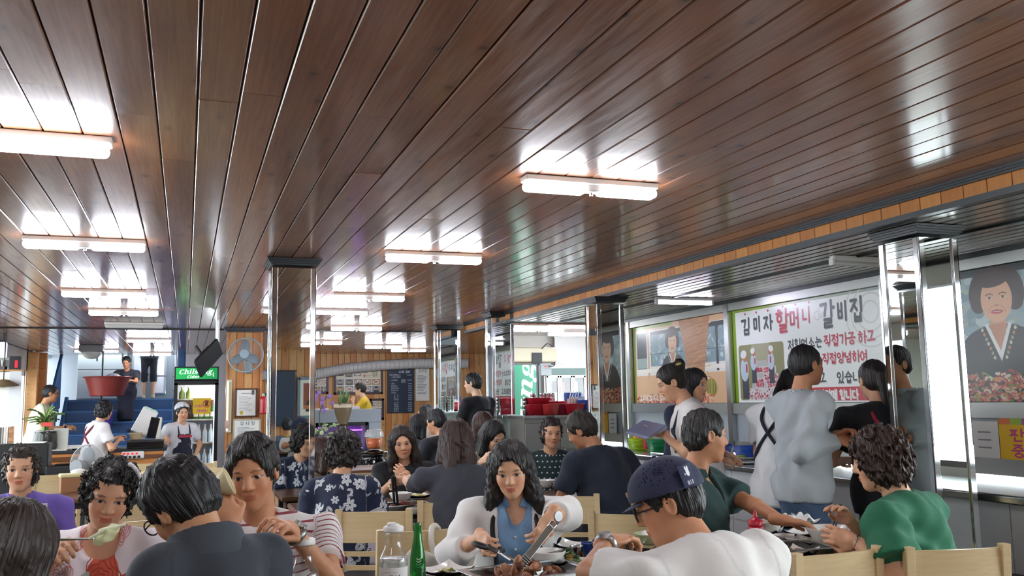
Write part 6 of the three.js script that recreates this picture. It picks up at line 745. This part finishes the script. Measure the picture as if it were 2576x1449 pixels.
// ---------------------------------------------------------------- chairs
const chairProto = (() => {
  const g = thing('dining_chair', '', 'chair', V(0, 0, 0)), bend = (geo, k = .55) => { const p = geo.attributes.position; for (let i = 0; i < p.count; i++) p.setZ(i, p.getZ(i) - k * (p.getX(i) ** 2)); geo.computeVertexNormals(); return geo; }, seg = (w, h, d, y, z) => bend(new THREE.BoxGeometry(w, h, d, 12, 1, 1).translate(0, y, z));
  mk('top_rail', boxUV(seg(.375, .165, .017, .735, .222)), M.birch, g); mk('slat', boxUV(seg(.365, .026, .015, .59, .205)), M.birch, g); mk('slat', boxUV(seg(.365, .026, .015, .515, .196)), M.birch, g);
  mk('seat', boxUV(rbox(.41, .028, .4, .012, 0, .445, -.005)), mat('#3a3330', .5), g); mk('seat_frame', boxUV(join([box(.36, .045, .02, 0, .41, -.17), box(.36, .045, .02, 0, .41, .16), box(.02, .045, .33, -.175, .41, 0), box(.02, .045, .33, .175, .41, 0)])), M.birch, g);
  for (const s of [-1, 1]) { const r = new THREE.ExtrudeGeometry(new THREE.Shape([[.155, 0], [.185, 0], [.198, .43], [.228, .83], [.2, .83], [.165, .44]].map((p) => new THREE.Vector2(...p))), { depth: .03, bevelEnabled: true, bevelSize: .003, bevelThickness: .003, bevelSegments: 2 }); r.rotateY(-Math.PI / 2); r.translate(s * .195 + .015, 0, 0); mk('rear_leg', boxUV(r), M.birch, g); mk('front_leg', boxUV(rbox(.032, .43, .032, .005, s * .18, .215, -.175)), M.birch, g); mk('side_stretcher', boxUV(rbox(.018, .03, .33, .004, s * .185, .2, 0)), M.birch, g); }
  return g;
})();
let firstChair = true;
function chair(px, py, d, face, label, group) {         // px, py: the middle of the top rail's upper edge
  const p = at(px, py, d), a = face * Math.PI / 180, pos = V(p.x + Math.sin(a) * .22, 0, p.z - Math.cos(a) * .22), t = -a;
  const c = firstChair ? chairProto : placeCopy(chairProto, 'dining_chair', pos, t, label, group); if (firstChair) { c.position.copy(pos); c.rotation.y = t; c.userData.label = label; firstChair = false; } return c;
}
chair(940, 1272, 4.9, 22, 'pale wooden chair under the woman in the flowered navy dress');
const toteChair = chair(1062, 1338, 4.15, 0, 'pale wooden chair with a cream tote bag hung on its back');
chair(1140, 1250, 5.3, 14, 'pale wooden chair under the person in dark grey T-shirt');
chair(1420, 1214, 5.5, 200, 'pale wooden chair half hidden beside the white cardigan sleeve');
chair(1560, 1214, 5.65, 16, 'pale wooden chair left of the cap, the taller back of two');
chair(1580, 1280, 4.6, 36, 'pale wooden chair in front of another one beside the navy cap');
chair(2110, 1372, 3.38, -2, 'pale wooden chair at the lower edge beside the red strap');
chair(2408, 1366, 3.42, 14, 'pale wooden chair at the lower right corner');
chair(740, 1160, 8.6, 16, 'pale wooden chair just behind the near mirrored column'); chair(770, 1190, 7.5, 110, 'pale wooden chair turned sideways behind the near mirrored column');
chair(492, 1160, 9.2, 4, 'pale wooden chair in front of the drinks fridge'); chair(515, 1180, 8.5, 20, 'pale wooden chair left of the striped shirt'); chair(365, 1170, 9.3, 10, 'pale wooden chair in front of the cash desk, above the black hair'); chair(358, 1198, 8.2, 30, 'pale wooden chair directly right of the beaded hairband');
chair(145, 1184, 8.0, 340, 'pale wooden chair left of the grey pedestal fan'); chair(350, 1275, 5.6, 340, 'pale wooden chair behind the beaded hairband, upper of two'); chair(372, 1316, 4.7, 350, 'pale wooden chair behind the flower blouse'); chair(548, 1232, 6.4, 300, 'pale wooden chair behind the drinking man');
chair(912, 1152, 7.6, 200, 'pale wooden chair beyond the flowered dress shoulder'); chair(1078, 1160, 7.6, 200, 'pale wooden chair between the two women with brown and black hair'); chair(2330, 1180, 4.9, 160, 'pale wooden chair behind the green blouse beside the bright column');
// ---------------------------------------------------------------- tables
function table(label, x, z, w, d, turn = 0) {
  const g = thing('dining_table', label, 'table', V(x, 0, -z), turn); mk('tabletop', boxUV(rbox(w, .032, d, .006, 0, .724, 0)), M.table, g); mk('edge_band', join([rbox(w + .006, .022, .012, .004, 0, .722, d / 2), rbox(w + .006, .022, .012, .004, 0, .722, -d / 2), rbox(.012, .022, d, .004, w / 2, .722, 0), rbox(.012, .022, d, .004, -w / 2, .722, 0)]), M.tableEdge, g);
  for (const sx of [-1, 1]) for (const sz of [-1, 1]) mk('leg', rbox(.035, .705, .035, .005, sx * (w / 2 - .05), .353, sz * (d / 2 - .05)), M.black, g); mk('apron_rail', box(w - .12, .05, d - .12, 0, .685, 0), M.dark, g); return g;
}
const TY = .741;
table('brown dining table with the green bottle and meat tray at the centre front', 1.12, 3.12, 1.25, .82, .1);
table('brown dining table between the charcoal jacket and the striped shirt', .1, 2.75, 1.15, .5, .05);
table('brown dining table crowded with white dishes and the red squeeze bottle', 2.62, 3.42, 1.15, .68, .1);
table('brown dining table of the women with tongs beyond the flowered dress', 1.3, 6.05, 1.25, .66);
table('brown dining table in front of the dotted sleeveless top', 2.5, 6.02, .95, .5);
{ const p = onY(195, 1246, .74); table('brown dining table with a brown tissue box on it', p.x, -p.z, 1.0, .6, .2); const q = onY(735, 1225, .74); table('brown dining table with greens bowl behind the near mirrored column', q.x + .1, -q.z, .9, .6); }
table('brown dining table of the black suit two rows back', 2.0, 9.4, 1.2, .7); table('brown dining table beside the camera, seen in the column mirror', 1.5, -.35, 1.1, .7);
// ---------------------------------------------------------------- tableware
const carafeBody = lathe([[0, .001], [.044, .001], [.049, .01], [.049, .138], [.046, .155], [.031, .185], [.026, .208], [.028, .232], [.03, .237], [.0285, .237], [.0265, .231], [.0245, .208], [.0295, .184], [.0445, .153], [.0475, .137], [.0475, .012], [0, .006]], 36), carafeWater = (h) => lathe([[0, .008], [.0465, .012], [.0465, Math.min(h, .137)], ...(h > .14 ? [[.0435, h]] : []), [0, h]], 32), lidG = lathe([[0, .252], [.018, .253], [.02, .262], [0, .266]], 28);
const waterM = mat('#e6efec', .2, { transmission: .75, thickness: .05, ior: 1.33 }), clearGlass = mat('#ffffff', .03, { transmission: 1, thickness: 0, ior: 1.45 });
function carafe(px, py, d, label, level, open) {
  const p = at(px, py, d), g = thing('water_carafe', label, 'carafe', V(p.x, TY, p.z)); mk('glass_body', carafeBody, clearGlass, g); mk('water', carafeWater(level), waterM, g); const l = mk('lid', lathe([[0, .236], [.033, .236], [.035, .24], [.035, .252], [.03, .256], [0, .258]], 32), M.white, g); const f = mk('spout_flap', lidG, M.white, l); if (open) { f.position.set(.0, .0, 0); f.rotation.z = .35; f.position.x = .09; f.position.y = .0; } mk('spout', rbox(.03, .012, .022, .005, -.006, .262, 0), M.white, l);
  const lb = mk('label', new THREE.CylinderGeometry(.0502, .0502, .062, 36, 1, true, -1.3, 2.6).translate(0, .094, 0), P(bottleLabelTex, .5, { side: THREE.DoubleSide }), g); lb.rotation.y = -.3; return g;
}
carafe(990, 1445, 3.02, 'clear water carafe with white lid and brush-lettered label beside the green bottle', .15); carafe(764, 1460, 2.78, 'clear water carafe with open white flap in front of the mirrored column', .12, true); carafe(768, 1235, 7.0, 'clear water carafe far off behind the near mirrored column', .14);
{ const p = at(1051, 1430, 3.2), g = thing('green_bottle', 'green glass soda bottle without cap on the front table', 'bottle', V(p.x, TY, p.z)); mk('glass_body', lathe([[0, .004], [.025, .001], [.029, .008], [.029, .09], [.0265, .125], [.0155, .19], [.0135, .222], [.0145, .226], [.0145, .238], [.012, .24], [.0105, .236], [.0105, .222], [.0125, .19], [.0235, .125], [.026, .09], [.026, .01], [0, .008]], 36), M.greenGlass, g); mk('emblem', new THREE.CylinderGeometry(.0272, .0288, .04, 20, 1, true, .3, .9).translate(0, .105, 0), mat('#dfe9df', .4, { side: THREE.DoubleSide, alphaTest: .5, alphaMap: canvasTex(64, 64, (c, w, h) => { c.fillStyle = '#000'; c.fillRect(0, 0, w, h); c.strokeStyle = '#fff'; c.lineWidth = 4; for (let i = 0; i < 4; i++) { c.beginPath(); c.moveTo(8, 8 + i * 15); c.lineTo(30, 16 + i * 14); c.lineTo(56, 6 + i * 15); c.stroke(); } }) }), g).rotation.y = 2.6 + Math.PI * .9; }
{ const p = at(742, 1190, 7.4), g = thing('green_bottle', 'small green liquor bottle with white label behind the near mirrored column', 'bottle', V(p.x, TY, p.z)); mk('glass_body', lathe([[0, 0], [.032, 0], [.033, .1], [.014, .16], [.013, .21], [.015, .215], [0, .215]]), mat('#1f7a3c', .1), g); mk('label', cyl(.0335, .0335, .06, 0, .05, 0), M.paper, g); const q = at(728, 1200, 7.2), b = thing('greens_bowl', 'wooden bowl of lettuce behind the near mirrored column', 'bowl', V(q.x, TY, q.z)); mk('bowl', lathe([[0, 0], [.06, 0], [.12, .07], [.125, .075], [.115, .072], [.05, .015], [0, .012]]), mat('#9a8a4a', .4), b); mk('greens', ball(.1, 0, .06, 0, 1, .35, 1, 12), mat('#4f7a3a', .7), b); }
const bowlG = (r, h) => lathe([[0, .004], [r * .45, 0], [r * .5, .006], [r * .8, h * .45], [r, h], [r * .97, h + .003], [r * .94, h], [r * .74, h * .47], [r * .4, .014], [0, .012]], 30);
function bowl(n, label, px, py, r, h, m = M.ceramic, y = TY, extra) { const p = onY(px, py, y + h), g = thing(n, label, 'bowl', V(p.x, y, p.z)); mk('bowl', bowlG(r, h), m, g); if (extra) extra(g); return g; }
function plate(label, px, py, r, food, y = TY, turn = .4) {   // square wavy-rimmed dish
  const p = onY(px, py, y + .02), g = thing('square_dish', label, 'dish', V(p.x, y, p.z), turn), s = new THREE.PlaneGeometry(2 * r, 2 * r, 14, 14).rotateX(-Math.PI / 2), q = s.attributes.position; for (let i = 0; i < q.count; i++) { const x = q.getX(i) / r, z = q.getZ(i) / r, e = Math.max(Math.abs(x), Math.abs(z)), c = Math.min(Math.abs(x), Math.abs(z)); q.setY(i, .003 + .032 * e ** 3 * (.55 + .6 * c * c) + .003); } s.computeVertexNormals(); const lo = s.clone().translate(0, -.005, 0); lo.index.array.reverse(); mk('dish', join([s, lo, rbox(r, .006, r, .002, 0, .003, 0)]), mat('#e9e8e3', .18, { side: THREE.DoubleSide }), g); if (food) food(g, r); return g;
}
const pile = (n, cols, rad, h, sz) => (g) => { for (let i = 0; i < n; i++) { const a = rnd() * 6.28, r = Math.sqrt(rnd()) * rad, m = mk('piece', ball(sz, 0, 0, 0, rr(.8, 1.6), rr(.3, .6), rr(.6, 1), 7), mat(cols[i % cols.length], .45), g); m.position.set(Math.cos(a) * r, .012 + h * rnd() * (1 - r / rad) + .006, Math.sin(a) * r); m.rotation.set(rr(-.5, .5), rr(0, 3), rr(-.5, .5)); } };
const napkin = (g) => { for (let k = 0; k < 2; k++) { const s = new THREE.PlaneGeometry(.11, .1, 9, 9).rotateX(-Math.PI / 2), q = s.attributes.position; for (let i = 0; i < q.count; i++) q.setY(i, .03 + .022 * wn(q.getX(i) * 1.6 + k * 3, 2.1 + k, q.getZ(i) * 1.6)); s.computeVertexNormals(); const m = mk('napkin', s, mat('#f1f0ee', .8, { side: THREE.DoubleSide }), g); m.rotation.y = k * 1.2; m.position.set(k * .02, k * .012, 0); } };
function trayOf(label, px, py, w, d, turn, food) { const p = onY(px, py, TY + .03), g = thing('grill_tray', label, 'tray', V(p.x, TY, p.z), turn); mk('pan', join([box(w, .004, d, 0, .006, 0), rbox(w, .03, .008, .003, 0, .018, d / 2), rbox(w, .03, .008, .003, 0, .018, -d / 2), rbox(.008, .03, d, .003, w / 2, .018, 0), rbox(.008, .03, d, .003, -w / 2, .018, 0), rbox(w + .05, .004, .03, .002, 0, .033, d / 2 + .012), rbox(w + .05, .004, .03, .002, 0, .033, -d / 2 - .012), rbox(.03, .004, d, .002, w / 2 + .012, .033, 0), rbox(.03, .004, d, .002, -w / 2 - .012, .033, 0)]), M.steel, g); if (food) food(g); return g; }
const meatCols = ['#7a4a30', '#8f5a3a', '#64392a', '#a06a48'];
// front table
trayOf('steel tray of grilled meat under the tongs', 1330, 1436, .42, .26, .15, pile(26, meatCols, .13, .05, .026));
plate('white patterned dish with yellow scraps right of the green bottle', 1122, 1434, .085, pile(7, ['#c9c04a', '#6a6a3a', '#d8d2b0'], .035, .015, .012));
bowl('rice_bowl', 'white rice bowl with a spoon beyond the tongs', 1378, 1386, .075, .06, M.ceramic, TY, (g) => { mk('rice', ball(.055, 0, .03, 0, 1, .3, 1, 12), M.white, g); mk('spoon', rod(V(-.02, .045, 0), V(.12, .075, .03), .004), M.steel, g); });
plate('white dish of seasoned greens beside the bare elbow', 1424, 1410, .085, pile(24, ['#3f5a24', '#5a7434', '#8a6a34', '#2f4420'], .05, .045, .02)); plate('shallow white dish behind the rice bowl', 1446, 1372, .08, null, TY, .9);
bowl('blue_cup', 'small blue plastic cup beside the steel bowl', 1481, 1366, .034, .055, mat('#27408c', .35)); bowl('steel_cup', 'small steel cup left of the blue cup', 1450, 1374, .03, .05, M.steel); bowl('steel_bowl', 'wide steel bowl of red broth behind the arm with the watch', 1540, 1362, .095, .06, M.steel, TY, (g) => mk('broth', cyl(.075, .06, .006, 0, .042, 0), mat('#9a3a2c', .2), g)); bowl('napkin_bowl', 'pale green bowl with a white napkin in front of the cap wearer', 1632, 1342, .07, .05, mat('#c9d6a2', .3), TY, napkin);
// scissors and tongs of the person in the cardigan, tongs of the grey T-shirt
{ const c = at(1240, 1382, 3.42), tip = at(1296, 1412, 3.25), g = thing('scissors', 'kitchen scissors with black grips held over the meat', 'scissors', c), d = tip.clone().sub(c), n = V(.25, .95, .1).normalize(), s = d.clone().cross(n).normalize(), X = (a, b) => d.clone().multiplyScalar(a).addScaledVector(s, b).addScaledVector(n, 0); for (const q of [-1, 1]) { const bl = new THREE.BufferGeometry().setFromPoints([X(.3, q * .004), X(1.02, q * .016), X(.55, q * .024), X(.3, q * .016)]); const A = X(.28, -q * .004), Bq = X(1.02, q * .02); mk('blade', join([rod(A, Bq, .0045, 6), rod(A.clone().addScaledVector(s, q * .006), Bq, .0035, 6)]), M.steel, g); const ring = new THREE.TorusGeometry(.028, .007, 8, 22).scale(1, 1.25, 1); ring.applyQuaternion(new THREE.Quaternion().setFromUnitVectors(V(0, 0, 1), n)); const rc = X(-.22, q * .034); ring.translate(rc.x, rc.y, rc.z); mk('grip', join([ring, rod(X(-.05, q * .02), X(.3, -q * .004), .006, 8)]), M.black, g); } const pv = X(.3, 0); mk('pivot', ball(.008, pv.x, pv.y, pv.z, 1, 1, 1, 10), M.chrome, g); }
{ const a = at(1389, 1322, 3.36), b = at(1302, 1432, 3.16), g = thing('meat_tongs', 'long steel tongs held over the meat tray', 'tongs', a), d = b.clone().sub(a), L = d.length(), q = new THREE.Quaternion().setFromUnitVectors(V(0, -1, 0), d.clone().normalize()); const arm = (s) => { const sh = rbox(.026, L * .8, .004, .0015, 0, -L * .4, 0), tipG = rbox(.032, L * .26, .004, .0015, 0, -L * .87, 0); return join([sh, tipG]).rotateX(s * .055).translate(0, 0, s * .004).applyQuaternion(q); }; mk('arm', arm(1), M.steel, g); mk('arm', arm(-1), M.steel, g); for (let k = 0; k < 5; k++) mk('ridge', rbox(.033, .005, .007, .002, 0, -L * (.78 + k * .045), 0).rotateX(-.055).translate(0, 0, .003).applyQuaternion(q), M.steelDull, g); mk('hinge', rbox(.03, .03, .02, .006).applyQuaternion(q), M.chrome, g); const mt = thing('grilled_meat', 'piece of brown meat gripped by the long steel tongs', 'meat', at(1298, 1430, 3.15)); for (let k = 0; k < 4; k++) { const m = mk('piece', ball(.022, 0, 0, 0, 1, 1.3, .7, 8), mat(meatCols[k], .5), mt); m.position.set(rr(-.015, .015), -.02 + k * .014, rr(-.015, .015)); m.rotation.set(rr(0, 2), rr(0, 2), 0); } }
{ const a = at(990, 1212, 5.58), b = at(998, 1258, 5.75), g = thing('black_tongs', 'black tongs pointing down from the outstretched bare arm', 'tongs', a), d = b.clone().sub(a).setY(-.2); mk('arm', rod(V(-.008, .03, 0), d.clone().add(V(-.012, 0, 0)), .008), M.dark, g); mk('arm', rod(V(.008, .03, 0), d.clone().add(V(.012, 0, 0)), .008), M.dark, g); mk('hinge', ball(.012, 0, .03, 0, 1, 1, 1, 8), M.dark, g); }
// tote bag and printed bag on chair backs
{ const c = toteChair.position, g = thing('tote_bag', 'cream canvas tote bag with a looped strap on a chair back', 'bag', V(c.x + .1, .5, c.z + .27)), f = new Field(); f.ell(V(0, .14, 0), [V(1, 0, 0), V(0, 1, 0), V(0, 0, 1)], [.21, .19, .045]); const geo = net(f, .01, { post: (x, y, z, D) => Math.max(D + .007 * wn(x * 1.5, y, z), y - .24 - .02 * Math.sin(x * 30)) }); mk('bag', geo, cloth('#d6d0c4'), g); mk('strap', tube([V(-.06, .22, .02), V(-.07, .28, -.0), V(-.05, .335, -.045), V(-.02, .325, -.07), V(-.01, .22, -.1)], .014, 24, 6).scale(1, 1, 1), cloth('#ddd8cd'), g); mk('strap', tube([V(.14, .22, .02), V(.16, .27, .01), V(.18, .22, .0)], .013, 14, 6), cloth('#ddd8cd'), g); }
{ const p = at(925, 1410, 5.15), g = thing('printed_bag', 'white printed shopping bag on the seat behind the chair slats', 'bag', V(p.x, .46, p.z - .12)); mk('bag', rbox(.2, .2, .12, .03, 0, .1, 0, 3), P(canvasTex(128, 128, (c, w, h) => { c.fillStyle = '#d9d2e0'; c.fillRect(0, 0, w, h); blotch(c, 0, 0, w, h, 30, ['#8d8798', '#a9a2b6', '#6f6a7c'], 2, 6); c.font = 'bold 20px sans-serif'; c.fillStyle = '#4a4658'; c.fillText('m m', 44, 70); })), g); mk('fold', rbox(.19, .03, .1, .01, 0, .205, 0), cloth('#c9bdd8'), g); }
// hand-held things
{ const h = at(175, 1358, 2.7), g = thing('chopsticks', 'pair of thin steel chopsticks lifted with a lettuce leaf', 'chopsticks', h), e = at(285, 1353, 2.72).sub(h), b = at(112, 1360, 2.68).sub(h); mk('stick', rod(b, e, .003, 8), M.steelDull, g); mk('stick', rod(b.clone().add(V(0, .006, .004)), e.clone().add(V(0, -.004, 0)), .003, 8), M.steelDull, g); const l = thing('lettuce_leaf', 'pale green cabbage leaf held at the chopstick tips', 'lettuce', at(270, 1347, 2.7)), s = new THREE.SphereGeometry(.045, 20, 10, 0, 6.3, 0, 1.3).scale(1, .45, .7), q = s.attributes.position; for (let i = 0; i < q.count; i++) q.setY(i, q.getY(i) + .006 * Math.sin(q.getX(i) * 160) * Math.cos(q.getZ(i) * 120)); s.computeVertexNormals(); const m = mk('blade', s, mat('#dde3b0', .5, { side: THREE.DoubleSide }), l); m.rotation.set(.7, .3, .45); mk('rib', tube([V(-.05, -.005, .01), V(0, .02, .012), V(.05, .03, .0)], .005, 12, 6), mat('#e9edd0', .5), l); }
{ const p = at(545, 1226, 2.82), g = thing('sipping_bowl', 'pale yellow bowl lifted to the mouth of the striped shirt', 'bowl', p); const b = mk('bowl', bowlG(.045, .042), mat('#d9cda4', .35), g); b.rotation.set(.3, 0, -1.1); const r = mk('foot', new THREE.TorusGeometry(.025, .004, 6, 20).rotateX(Math.PI / 2), mat('#cfc296', .35), g); r.rotation.set(.3, 0, -1.1); }
{ const p = at(1626, 1084, 5.8), g = thing('menu_folder', 'stack of grey menu folders carried by the waitress', 'folder', p); for (let k = 0; k < 3; k++) { const m = mk('folder', rbox(.24, .008, .17, .002, 0, k * .009, 0), mat(['#8d93b0', '#a9adc4', '#7d82a0'][k], .25), g); m.rotation.set(.25, .5 + k * .06, .12); } }
{ const p = at(270, 968, 17.1), g = thing('red_basin', 'large reddish brown basin carried down the stair', 'basin', p.add(V(0, -.22, 0))); mk('basin', lathe([[0, .01], [.28, 0], [.3, .02], [.4, .34], [.44, .36], [.44, .375], [.385, .35], [.28, .03], [0, .03]], 36), mat('#8a3a34', .35), g); mk('contents', ball(.16, .1, .33, 0, 1, .7, 1, 14), mat('#b9c0c8', .2, { metalness: .3 }), g); }
{ const p = at(268, 1000, 17.6), g = thing('purple_bucket', 'purple bucket at the knees of the basin carrier', 'bucket', V(p.x, 1.0, p.z + .2)); mk('bucket', lathe([[0, 0], [.12, 0], [.16, .32], [.168, .33], [.15, .32], [0, .02]]), mat('#5a4aa8', .4), g); mk('rim', new THREE.TorusGeometry(.163, .008, 6, 24).rotateX(Math.PI / 2).translate(0, .325, 0), mat('#6a5ab8', .4), g); }
// right table
{ const p = at(1902, 1345, 3.72), g = thing('sauce_bottle', 'red squeeze sauce bottle with pointed nozzle on the right table', 'bottle', V(p.x, TY, p.z)); mk('body', lathe([[0, 0], [.036, 0], [.039, .01], [.039, .1], [.03, .13], [.026, .14], [0, .14]]), mat('#c01f38', .3), g); mk('cap', lathe([[.031, .138], [.032, .158], [.014, .166], [.009, .175], [.004, .205], [0, .206]]), mat('#b81a30', .35), g); }
bowl('rice_bowl', 'white rice bowl beyond the red squeeze bottle', 1925, 1312, .082, .065); bowl('noodle_bowl', 'large white noodle bowl with chopsticks by the green sleeve', 2092, 1328, .115, .075, M.ceramic, TY, (g) => { mk('noodles', ball(.09, 0, .035, 0, 1, .3, 1, 12), mat('#ded9cc', .5), g); mk('chopsticks', join([rod(V(-.01, .04, 0), V(.09, .17, -.05), .004), rod(V(.0, .04, .008), V(.1, .168, -.045), .004)]), M.dark, g); });
for (const [l, x, y, r, f] of [['white dish with crumpled napkin under the reaching arm', 1975, 1318, .085, napkin], ['white dish holding the tallest crumpled napkin', 2012, 1315, .08, napkin], ['empty white dish with folded rim before the noodle bowl', 2030, 1340, .09, null], ['white dish of green scraps under the older hand', 2055, 1362, .085, pile(6, ['#9aa84a', '#c9c4a0'], .03, .01, .012)], ['small white dish with chopsticks right of the sauce bottle', 1932, 1338, .06, null], ['white dish of onions nearest the front table edge', 2015, 1388, .06, pile(5, ['#e4e2da', '#c9c8a4'], .03, .015, .014)]]) plate(l, x, y, r, f, TY, rnd());
bowl('sauce_saucer', 'small round sauce saucer, left one of two', 1972, 1346, .05, .025); bowl('sauce_saucer', 'small round sauce saucer, right one of two', 2004, 1354, .05, .025);
trayOf('foil lined steel tray with leftover meat on the right table', 1968, 1375, .36, .2, -.2, pile(9, meatCols, .07, .02, .022));
{ const p = at(1985, 1432, 3.1), g = thing('red_strap', 'red bag strap looped at the edge of the right table', 'strap', V(p.x, .52, p.z)); mk('strap', tube([V(-.03, 0, 0), V(-.04, .1, 0), V(.0, .17, 0), V(.08, .18, .02)], .008), mat('#b3223a', .4), g); mk('bag', rbox(.22, .2, .12, .04, .03, -.1, 0, 3), mat('#7a1a2a', .6), g); }
// middle tables
bowl('rice_bowl', 'white bowl beneath the black tongs', 1008, 1240, .08, .06); plate('white dish of yellow salad beside the grey T-shirt', 1045, 1246, .1, pile(14, ['#d9d28a', '#e9e6c4', '#c9bd70'], .05, .02, .016), TY, .2); trayOf('steel tray of red meat under the black tongs', 1018, 1268, .3, .2, .1, pile(12, ['#7a3a30', '#8f4a3a'], .09, .03, .024)); bowl('rice_bowl', 'small white bowl at the near edge of the tongs table', 1045, 1278, .055, .035);
{ const p = at(1224, 1200, 6.1), g = thing('sauce_bottle', 'small red sauce bottle beside the beige sweater', 'bottle', V(p.x, TY, p.z)); mk('body', lathe([[0, 0], [.03, 0], [.032, .09], [.024, .11], [0, .11]]), mat('#c01f38', .3), g); mk('cap', lathe([[.025, .11], [.012, .13], [.004, .165], [0, .165]]), mat('#b81a30', .35), g); }
plate('white dish of yellow pickle by the small red bottle', 1218, 1222, .08, pile(8, ['#d9d25a', '#e4dfa0'], .04, .02, .016)); bowl('rice_bowl', 'white bowl before the dotted sleeveless top', 1372, 1208, .08, .055); bowl('steel_cup', 'steel cup before the broad navy shirt', 1398, 1214, .034, .06, M.steel);
{ const p = onY(190, 1236, TY), g = thing('tissue_box', 'brown tissue box with tissue tuft on the table left of the hairband', 'tissue box', V(p.x, TY, p.z), .2); mk('box', rbox(.23, .12, .13, .006, 0, .06, 0), mat('#9a6a48', .6), g); mk('lid', rbox(.25, .03, .15, .012, 0, .13, 0), mat('#d9cf9c', .5), g); mk('tissue', ball(.04, .02, .155, 0, 1.6, .6, 1, 10), M.paper, g); }
// pedestal fan
{ const p = at(222, 1172, 8.9), g = thing('pedestal_fan', 'grey pedestal fan turned away behind the hairband', 'fan', V(p.x, 0, p.z), 2.55), y = p.y, w1 = [], R = .21; mk('base', lathe([[0, 0], [.2, 0], [.2, .02], [.05, .05], [0, .05]]), M.grey, g); mk('pole', cyl(.014, .014, y - .15, 0, (y - .15) / 2 + .03, 0), M.steel, g); mk('motor', cyl(.06, .07, .15, 0, 0, 0).rotateX(Math.PI / 2).translate(0, y, -.1), M.grey, g); mk('neck', rbox(.05, .16, .06, .01, 0, y - .13, -.06), M.grey, g);
  for (const s of [-1, 1]) for (let i = 0; i < 80; i++) { const a = i / 80 * 6.283, q = V(Math.cos(a), Math.sin(a), 0); w1.push(tube([q.clone().multiplyScalar(.04).setZ(s * .07), q.clone().multiplyScalar(.13).setZ(s * .068), q.clone().multiplyScalar(R).setZ(0)], .0018, 5, 4)); } w1.push(new THREE.TorusGeometry(R, .007, 6, 40)); const gm = join(w1).translate(0, y, 0); mk('guard', gm, mat('#a2a4a4', .4), g); for (let i = 0; i < 3; i++) { const b = mk('blade', ball(1, 0, 0, 0, .06, .085, .006, 12), mat('#9aa4ac', .3), g); b.rotation.set(0, .4, i * 2.094); b.position.set(-Math.sin(i * 2.094) * .1, y + Math.cos(i * 2.094) * .1, 0); } }
scene.traverse((o) => { if (o.isMesh) o.castShadow = o.receiveShadow = true; if (o.isLight) o.castShadow = true; });
renderer.render(scene, camera);
